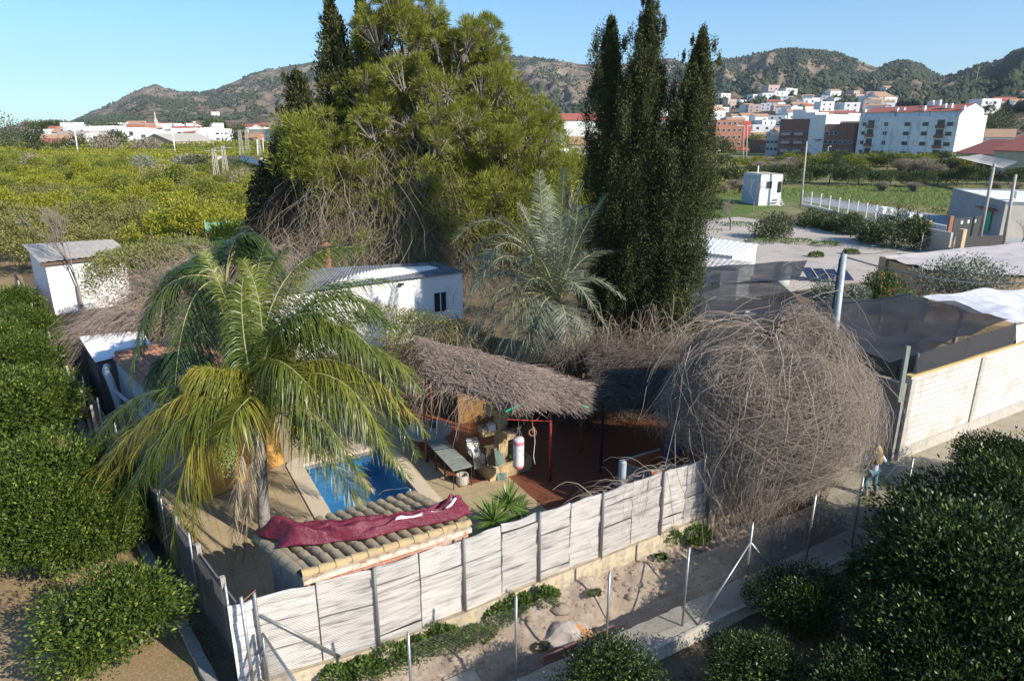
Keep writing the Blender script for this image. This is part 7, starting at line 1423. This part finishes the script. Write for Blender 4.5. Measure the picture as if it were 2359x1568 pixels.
# far citrus beyond, between orchard and town, and the middle strip behind the cypresses
rr = np.random.default_rng(88); pts = [(x, y) for x, y in zip(rr.uniform(-300, 20, 900), rr.uniform(262, 345, 900)) if -.78 * y - 10 < x]
mass('far_orchard', pts, m_l2, 60, 3.4, 4.2, .9, 3)
pts = [(x, y) for x, y in zip(rr.uniform(5, 60, 260), rr.uniform(110, 250, 260)) if .02 * y < x < .36 * y - 2]; mass('scrub', pts, m_l3, 90, 2.6, 2.8, .6, 4)
# right hand band of bushes behind the grass field
gR = 'bushes behind the grass field at the right'
pb_ = [tree_proto('bush', 'dark green bush in the hedge row behind the grass field at the right', 'bush', 610, 2.8, 3.2, 2200, .3, m_l4, gR), tree_proto('bush', 'yellow green citrus bush in the hedge row behind the grass field at the right', 'bush', 611, 2.7, 3.4, 2200, .3, m_l2, gR)]
mrd = LEAF('dry_reed', (.34, .28, .22), (.24, .19, .15), (.3, .26, .16), trans=0, rough=.9)
rdt = thing('dry_bush', 'brown leafless bush behind the grass field at the right', 'bush', (0, 0, 0), 'leafless bushes at the right'); r8 = np.random.default_rng(9)
v, f = strands(*scatter_arcs(900, [(-1.2, 0, .1), (1.2, .4, .1)], r8, L=(2, 4.2), r=.03, up=.15, dirv=(0, 0, 2.2), spread=.6, wig=.06)); npmesh('stems', v, f, mrd, rdt)
first = [True] * 3; srcs = pb_ + [rdt]
def putb(k, vx, vy, sc):
    p = gp(vx, vy)
    if first[k]: first[k] = False; srcs[k].location = (p.x, p.y, 0); srcs[k].scale = (sc, sc, sc)
    else: dup(srcs[k], (p.x, p.y, 0), ro.uniform(0, 6.28), sc)
for i in range(20): putb(0, 1650 + i * 37 + ro.uniform(-9, 9), 425 + ro.uniform(-6, 4) + (4 if i > 6 else 0), ro.uniform(.8, 1.15))
for i in range(17): putb(0 if i % 3 == 0 else 1, 1665 + i * 42, 398 + ro.uniform(-5, 5), ro.uniform(1.0, 1.3))
for i in range(14): putb(0 if i % 2 else 1, 1810 + i * 40, 386 + ro.uniform(-3, 3), ro.uniform(1.1, 1.4))
for i in range(13): putb(2, 1655 + i * 17, 396 + ro.uniform(-8, 8), ro.uniform(.9, 1.3))
for i in range(14): putb(2, 2075 + i * 21, 399 + ro.uniform(-9, 9), ro.uniform(.9, 1.4))
for i in range(9): putb(2, 1640 + i * 14, 440 + ro.uniform(-9, 14), ro.uniform(.5, .8))
for x, y in ((2105, 442), (2030, 440), (2340, 445), (2290, 440)): putb(2, x, y, .6)
rfv = np.random.default_rng(19); n = 5200; U = rfv.uniform(1650, 2359, n); W = rfv.uniform(428, 500, n); pts = np.array([tuple(gp(a, b)) for a, b in zip(U, W) if b < 455 + max(0, (a - 1840)) * .13])
v, f = leaves(pts, rfv.normal(size=(len(pts), 3)) * [.5, .5, .1] + [0, 0, .7], rfv.uniform(.25, .8, len(pts)), .12); tag(npmesh('tall_grass', v, f, m_l3), kind='stuff')

# ---- left middle distance: low farm buildings, olives, shrubs, pylons, screens
m_thatch = M('ochre_roof', (.5, .33, .13), (.4, .28, .14), .5, .9)
block('farm_building', 'low white farm building with an ochre roof among the orchard trees', 'farm building', w2(392, 158), w2(468, 152), 8, 3.2, m_white, [], [], 'gable', rmat=m_thatch, z=0)
block('farm_building', 'long low farm building with a brown roof beside the ochre roofed one', 'farm building', w2(490, 150), w2(575, 148), 8, 3.0, m_white, [], [], 'gable', rmat=m_twd, z=0)
sail('solar_roof', 'dark tilted panel roof on the end of the long brown roofed farm building', [ap(546, 368, 146), ap(612, 384, 142), ap(606, 372, 147), ap(560, 358, 151)], m_glass, 0, seed=2, wr=0, catn='roof panel')
for k, (x, y, Y, rx, rz, m_, lab) in enumerate([(330, 384, 140, 4, 2.4, m_ol, 'grey green olive tree left of the ochre roofed farm building'), (423, 380, 146, 3.4, 2.4, m_ol, 'olive tree in front of the ochre roofed farm building'), (470, 382, 146, 4, 2.8, m_l4, 'dark round tree between the two farm buildings'), (545, 388, 138, 4, 2.6, m_l4, 'dark round tree in front of the brown roofed farm building'),
   (25, 310, 260, 12, 8.5, m_l4, 'big round tree at the far left edge of the town'), (75, 325, 250, 4.5, 8, m_l4, 'dark conifer clump right of the big round far left tree'), (165, 335, 270, 8, 5, m_l4, 'round dark tree behind the leaning white post'), (235, 340, 255, 7, 5, mrd, 'brown bare tree in front of the warehouse'), (262, 322, 300, 6, 5, m_l4, 'dark tree left of the gabled warehouse'), (345, 345, 250, 7, 4, mrd, 'bare brown trees in front of the gabled warehouse'),
   (240, 295, 520, 14, 6, m_l4, 'far pine group on the skyline above the town'), (120, 290, 520, 14, 4, m_l4, 'far dark pines on the left skyline'), (500, 293, 420, 7, 7, m_l4, 'dark tree rising behind the roof of the long white block'), (553, 322, 360, 5, 9, m_l4, 'dark trees at the right end of the long white block'), (640, 330, 260, 4, 7, m_l4, 'dark tree left of the lowest cypress, hiding a white house'), (90, 382, 150, 3, 3, mrd, 'brown leafless tree in the far left orchard'), (390, 410, 110, 5, 2.6, mrd, 'grey leafless trees in the middle of the left orchard'), (560, 425, 92, 2.2, 2.2, mrd, 'brown leafless shrub in the right part of the left orchard'), (2295, 290, 330, 11, 8, m_l4, 'tall dark trees between the white gable and the terraced hill'), (1560, 300, 330, 6, 6, m_l4, 'dark trees beside the orange brick flats'), (1668, 338, 300, 7, 6, m_l4, 'street trees in front of the orange brick flats'), (1310, 385, 60, 2.2, 2.0, m_pn, 'young bright pine to the right of the big pine'), (1735, 325, 320, 6, 4, m_l3, 'olive brown trees right of the red end wall')]):
    tree('far_tree', lab, 'tree', x, y, Y, rx, rz, 1700, m_, max(.3, Y * .0034), 700 + k, lump=8)
def pylon(label, vx, yb, yt, Y, w=.9, group=None):
    b = ap(vx, yb, Y); h = ap(vx, yt, Y).z; t = thing('lattice_mast', label, 'lattice mast', (b.x, b.y, 0)); mb = MB(); ww = lambda z: w * (1 - .55 * z / h)
    for sx in (-1, 1):
        for sy in (-1, 1): mb.bar((b.x + sx * w / 2, b.y + sy * w / 2, 0), (b.x + sx * w * .22, b.y + sy * w * .22, h), .1, .1)
    n = int(h / 1.1)
    for i in range(n):
        z0, z1 = h * i / n, h * (i + 1) / n; a, c = ww(z0) / 2, ww(z1) / 2; s_ = 1 if i % 2 else -1; mb.bar((b.x - s_ * a, b.y - a, z0), (b.x + s_ * c, b.y - c, z1), .07, .07)
    mb.build('lattice', m_conc_l, t); MB().bar((b.x - 1.6, b.y, h - .3), (b.x + 1.6, b.y, h - .3), .1, .1).build('crossarm', m_conc_l, t)
for a in ((498, 345, 345 - 2, 'lattice mast nearest the farm roofs, left of a close pair'), (520, 0, 336, 'lattice mast nearest the farm roofs, right of a close pair')): pylon(a[3], a[0], 395, a[2], 118 if a[0] < 510 else 122)
pylon('taller lattice mast right of the long white block', 560, 380, 300, 190, 1.1); pylon('lattice mast with a red tint in front of the low brick houses', 574, 370, 298, 230, 1.1); pylon('lattice mast closest to the lowest cypress', 600, 368, 318, 200)
vpole('leaning white pole standing out of the left orchard in front of the town', 182, 373, 170, 283, .2, mat=m_white); vpole('thin white pole in front of the gabled warehouse', 406, 372, 398, 308, .16, mat=m_white); vpole('thin white pole right of the lattice masts', 595, 385, 592, 322, .14, mat=m_white); vpole('white pole closest to the lowest cypress', 608, 372, 605, 318, .14, mat=m_white)
for k, (ya, yb) in enumerate([(327, 331), (345, 352), (362, 368), (332, 342)]): cable(['topmost', 'second', 'third', 'lowest'][k] + ' of the thin wires crossing above the left orchard', ap(-60, ya, 190), ap(640, yb, 190), 1.2, .035, 16)
m_gs = LEAF('green_screen', (.16, .4, .24), (.2, .45, .28), trans=.3, rough=.7)
def screen(label, pts, z0, z1, post=True):
    t = thing('green_screen', label, 'screen', tuple(gp(*pts[0])))
    P = [gp(x, y) for x, y in pts]
    for a, b in zip(P[:-1], P[1:]):
        rows = [[a.lerp(b, i / 8) + V3(0, .05 * math.sin(i), z0 + (z1 - z0) * j + .06 * math.sin(i * 2.1)) for i in range(9)] for j in (0, .5, 1)]; MB().grid(rows).build('net_panel', m_gs, t)
    for p in P: MB().tube([p, p + V3(0, 0, z1 + .3)], .05, 6).build('post', m_conc_l, t)
screen('tall green mesh screen on white posts at the foot of the pine', [(482, 590), (530, 586), (580, 583)], .2, 2.9); screen('sagging green net strip between the white shed and the pine', [(300, 592), (375, 590), (470, 586)], 1.0, 1.6); screen('short green net strip left of the white shed', [(-10, 605), (52, 598)], 1.1, 1.5)
# long white block at the left
pL, pR = ap(413, 345, 362), ap(543, 345, 380); pL.z = pR.z = 0; L = (pR - pL).length; ws = []
for z in (1.6, 4.4, 7.0):
    for fx_, w in ((.1, 1.4), (.2, 1.2), (.27, 1.8), (.42, 2.6), (.52, 1.3), (.62, 1.3), (.7, 2.2), (.78, 1.1), (.85, 1.1)): ws.append((L * fx_, z, w, 1.1))
wb_, L = block('apartment_block', 'long sunlit white apartment block with roof huts in the town at the left', 'apartment building', pL, pR, 12, 8.9, m_white, ws, [], 'flat', z=0)
for f_, w, hh in ((.04, 2, 3), (.3, 4.5, 3.2), (.36, 1.2, 4), (.78, 5.5, 3.4), (.68, 1, 2.5)): MB().box((L * f_, 6, 8.9 + hh / 2), (w, 4, hh)).build('roof_hut', m_white, wb_)
MB().box((L * .33, 6, 12.3), (5.2, 4.6, .25)).build('roof_hut_tiles', m_redtile, wb_)
for f_ in (.24, .49): MB().box((L * f_, -.12, 4.4), (.35, .2, 8.8)).build('facade_rib', m_shut, wb_)
B2('apartment_block', 'stepped white block joined to the left end of the long one', 'apartment building', 379, 412, 385, 378, 12, 8.6, m_stw, (2, 4.6, 7.2), 3, z=0)
t_, L_ = B2('roof_house', 'white penthouse with a dark roof on the stepped block', 'house', 382, 396, 388, 388, 6, 11.6, m_white, (), 0, z=0)
block('warehouse', 'brick warehouse with a peach gable and a grey sheet roof left of the white block', 'warehouse', ap(318, 345, 300) * V3(1, 1, 0).length * 0 + V3(ap(324, 345, 300).x, 300, 0), V3(ap(402, 345, 292).x, 292, 0), 22, 4.6, M('peach_brick', (.58, .42, .27), (.5, .36, .24), .6, .9), [], [], 'endgable', rmat=m_conc_l, z=0)
B2('house', 'brown brick house with white windows above the warehouse roof', 'house', 300, 345, 420, 420, 12, 11.2, m_brko, (9.4,), 4, z=0)
B2('house', 'low brick houses with pale roofs right of the long white block', 'house', 546, 588, 360, 355, 12, 5.2, m_brko, (2.4,), 4, z=0, roof='gable', rmat=m_orr)
B2('apartment_block', 'white block partly hidden by the branches of the lowest cypress', 'apartment building', 612, 662, 330, 318, 14, 9.0, m_white, (2.4, 5.2, 7.6), 4, z=0)
B2('house', 'yellow walled house left of the half hidden white block', 'house', 578, 612, 390, 385, 10, 8.8, M('cream_wall', (.7, .62, .5)), (5,), 3, z=0)
B2('house', 'white house with a dark red roof at far left among dark trees', 'house', 88, 150, 290, 290, 12, 3.6, m_white, (2,), 4, z=0, roof='gable', rmat=m_redtile)
B2('house', 'tall plain white tower house on the left skyline of the town', 'house', 150, 182, 420, 420, 10, 12.3, m_white, (10,), 3, z=0)
B2('house', 'long pale house with a red hip roof below the tall plain tower house', 'house', 140, 215, 350, 350, 12, 8.0, m_pinkw, (4, 6.6), 6, z=0)
# church
cY = 470; cp_ = w2(369, cY); cw = thing('church_tower', 'pink and cream church bell tower with a grey dome and lantern above the town', 'church', (cp_.x, cp_.y, 0)); m_ch = M('church_pink', (.55, .38, .3), (.48, .34, .27), .5, .9)
k_ = cY / FOC; MB().box((cp_.x, cp_.y, 9), (11 * k_, 11 * k_, 18)).build('tower', m_ch, cw)
MB().lathe((cp_.x, cp_.y, 0), [(4.6 * k_, 17.9), (5.2 * k_, 18.3), (4.6 * k_, 18.6), (4.8 * k_, 20.4), (4.2 * k_, 21.8), (2.4 * k_, 22.9), (1.6 * k_, 23.2), (1.6 * k_, 25.2), (2 * k_, 25.4), (1 * k_, 26.6), (.15 * k_, 27.2), (.1 * k_, 28.4)], 12).build('dome', m_conc_l, cw, smooth=True)
cw.location.z -= 3.6 + 4
for s_ in (-2.2, 2.2): MB().box((cp_.x + s_ * k_, cp_.y - 5.6 * k_, 16 - 7.6), (2 * k_, .2, 3)).build('belfry_opening', m_glass, cw)
MB().box((cp_.x, cp_.y - 5.6 * k_, 10 - 0), (11.6 * k_, .5, .5)).build('cornice', m_white, cw)
# generic small houses: three kinds, each placed many times
def small(name, label, wmat, h, L, dep, roof, rm, grp):
    t, _ = block(name, label, 'house', V3(0, 0, 0), V3(L, 0, 0), dep, h, wmat, grid_w([L * .25, L * .7], [z for z in (2.2, 5.2) if z < h - 1], 1.5, 1.3), [(dep * .5, h - 1.8, 1.5, 1.3)], roof, rm, group=grp); return t
gH = 'small houses of the far town'
hs_ = [small('house', 'small white flat roofed house crowded in the far town below the hills', m_white, 6.5, 11, 9, 'flat', m_conc_l, gH), small('house', 'small white house with a tan tiled roof in the far town below the hills', m_white, 5.6, 12, 9, 'gable', m_orr, gH),
       small('house', 'small pinkish flat roofed house crowded in the far town below the hills', m_pinkw, 7.5, 10, 9, 'flat', m_conc_l, gH), small('house', 'small cream house with a red roof in the far town below the hills', MATS['cream_wall'], 6.0, 12, 10, 'gable', m_redtile, gH)]
fh = [True] * 4; rh = random.Random(15)
def puth(k, x, y, z, rz, s_):
    if fh[k]: fh[k] = False; hs_[k].location = (x, y, z); hs_[k].rotation_euler = (0, 0, rz)
    else: dup(hs_[k], (x, y, z), rz, s_)
NH = 0
for (x0, x1, Y0, Y1, n) in ((95, 420, 330, 420, 55), (60, 430, 430, 650, 75), (545, 700, 400, 650, 20), (1250, 1640, 420, 800, 18), (1600, 2010, 350, 460, 34), (1600, 2030, 480, 900, 70), (2240, 2380, 420, 520, 5)):
    for i in range(n):
        vx = x0 + (x1 - x0) * (i + rh.random()) / n; Yh = rh.uniform(Y0, Y1) 
        p = w2(vx, Yh); z = hill_at(p.x, p.y); k = rh.choice([0, 0, 0, 0, 1, 1, 2, 3] if vx > 700 else [0, 0, 0, 0, 0, 1, 3]); s_ = rh.uniform(.85, 1.25) * (1.15 if vx < 700 else 1); puth(k, p.x, p.y, z - .3, rh.uniform(-.5, .6), (s_, s_, s_ * rh.uniform(.8, 1.2)))
for (vx, Y, k, s_) in ((1795, 880, 0, 1.5), (1770, 860, 0, 1.4), (1985, 640, 0, 1.4), (2005, 620, 1, 1.5), (2020, 620, 0, 1.2), (1650, 950, 0, 1.3), (1755, 900, 2, 1.6), (497, 1250, 0, 1.2)):
    p = w2(vx, Y); puth(k, p.x, p.y, hill_at(p.x, p.y), .3, s_)
# trees scattered among the houses
m_ft = LEAF('far_town_tree', (.05, .07, .03), (.09, .11, .05), trans=.1, rough=.8); pt = tree_proto('town_tree', 'dark tree standing between the houses of the far town', 'tree', 620, 4.5, 7.5, 500, 1.0, m_ft, 'trees between the far town houses', lumps=7); ft_ = True
for (x0, x1, Y0, Y1, n) in ((20, 430, 340, 600, 14), (545, 660, 300, 600, 8), (1240, 1640, 300, 600, 10), (1600, 2359, 300, 800, 30)):
    for i in range(n):
        vx = rh.uniform(x0, x1); p = w2(vx, rh.uniform(Y0, Y1)); z = hill_at(p.x, p.y) - .5; s_ = rh.uniform(.6, 1.2)
        if ft_: pt.location = (p.x, p.y, z); ft_ = False
        else: dup(pt, (p.x, p.y, z), rh.uniform(0, 6), s_)
# communications mast on the hill, kept slim
mp = w2(2218, 900); mz = hill_at(mp.x, mp.y); o = MB().lathe((mp.x, mp.y, mz), [(.7, 0), (.35, 22), (0, 24)], 5).build('radio_mast', m_conc_l, None, loc=(mp.x, mp.y, mz)); tag(o, 'slim radio mast on the hillside above the big white apartment block', 'mast')

# ================================================================== HAZE: the air over the valley
hb = MB().box((0, 0, 348), (15000, 15000, 702)).build('haze', M('tmp_', (1, 1, 1))); tag(hb, kind='stuff')
hm = bpy.data.materials.new('haze_air'); hm.use_nodes = True; nt = hm.node_tree; nt.nodes.remove(nt.nodes['Principled BSDF'])
pv = nt.nodes.new('ShaderNodeVolumePrincipled'); pv.inputs['Density'].default_value = .000075; pv.inputs['Color'].default_value = (.8, .9, 1, 1); pv.inputs['Anisotropy'].default_value = .1
nt.links.new(pv.outputs[0], nt.nodes['Material Output'].inputs['Volume']); hb.data.materials.clear(); hb.data.materials.append(hm)
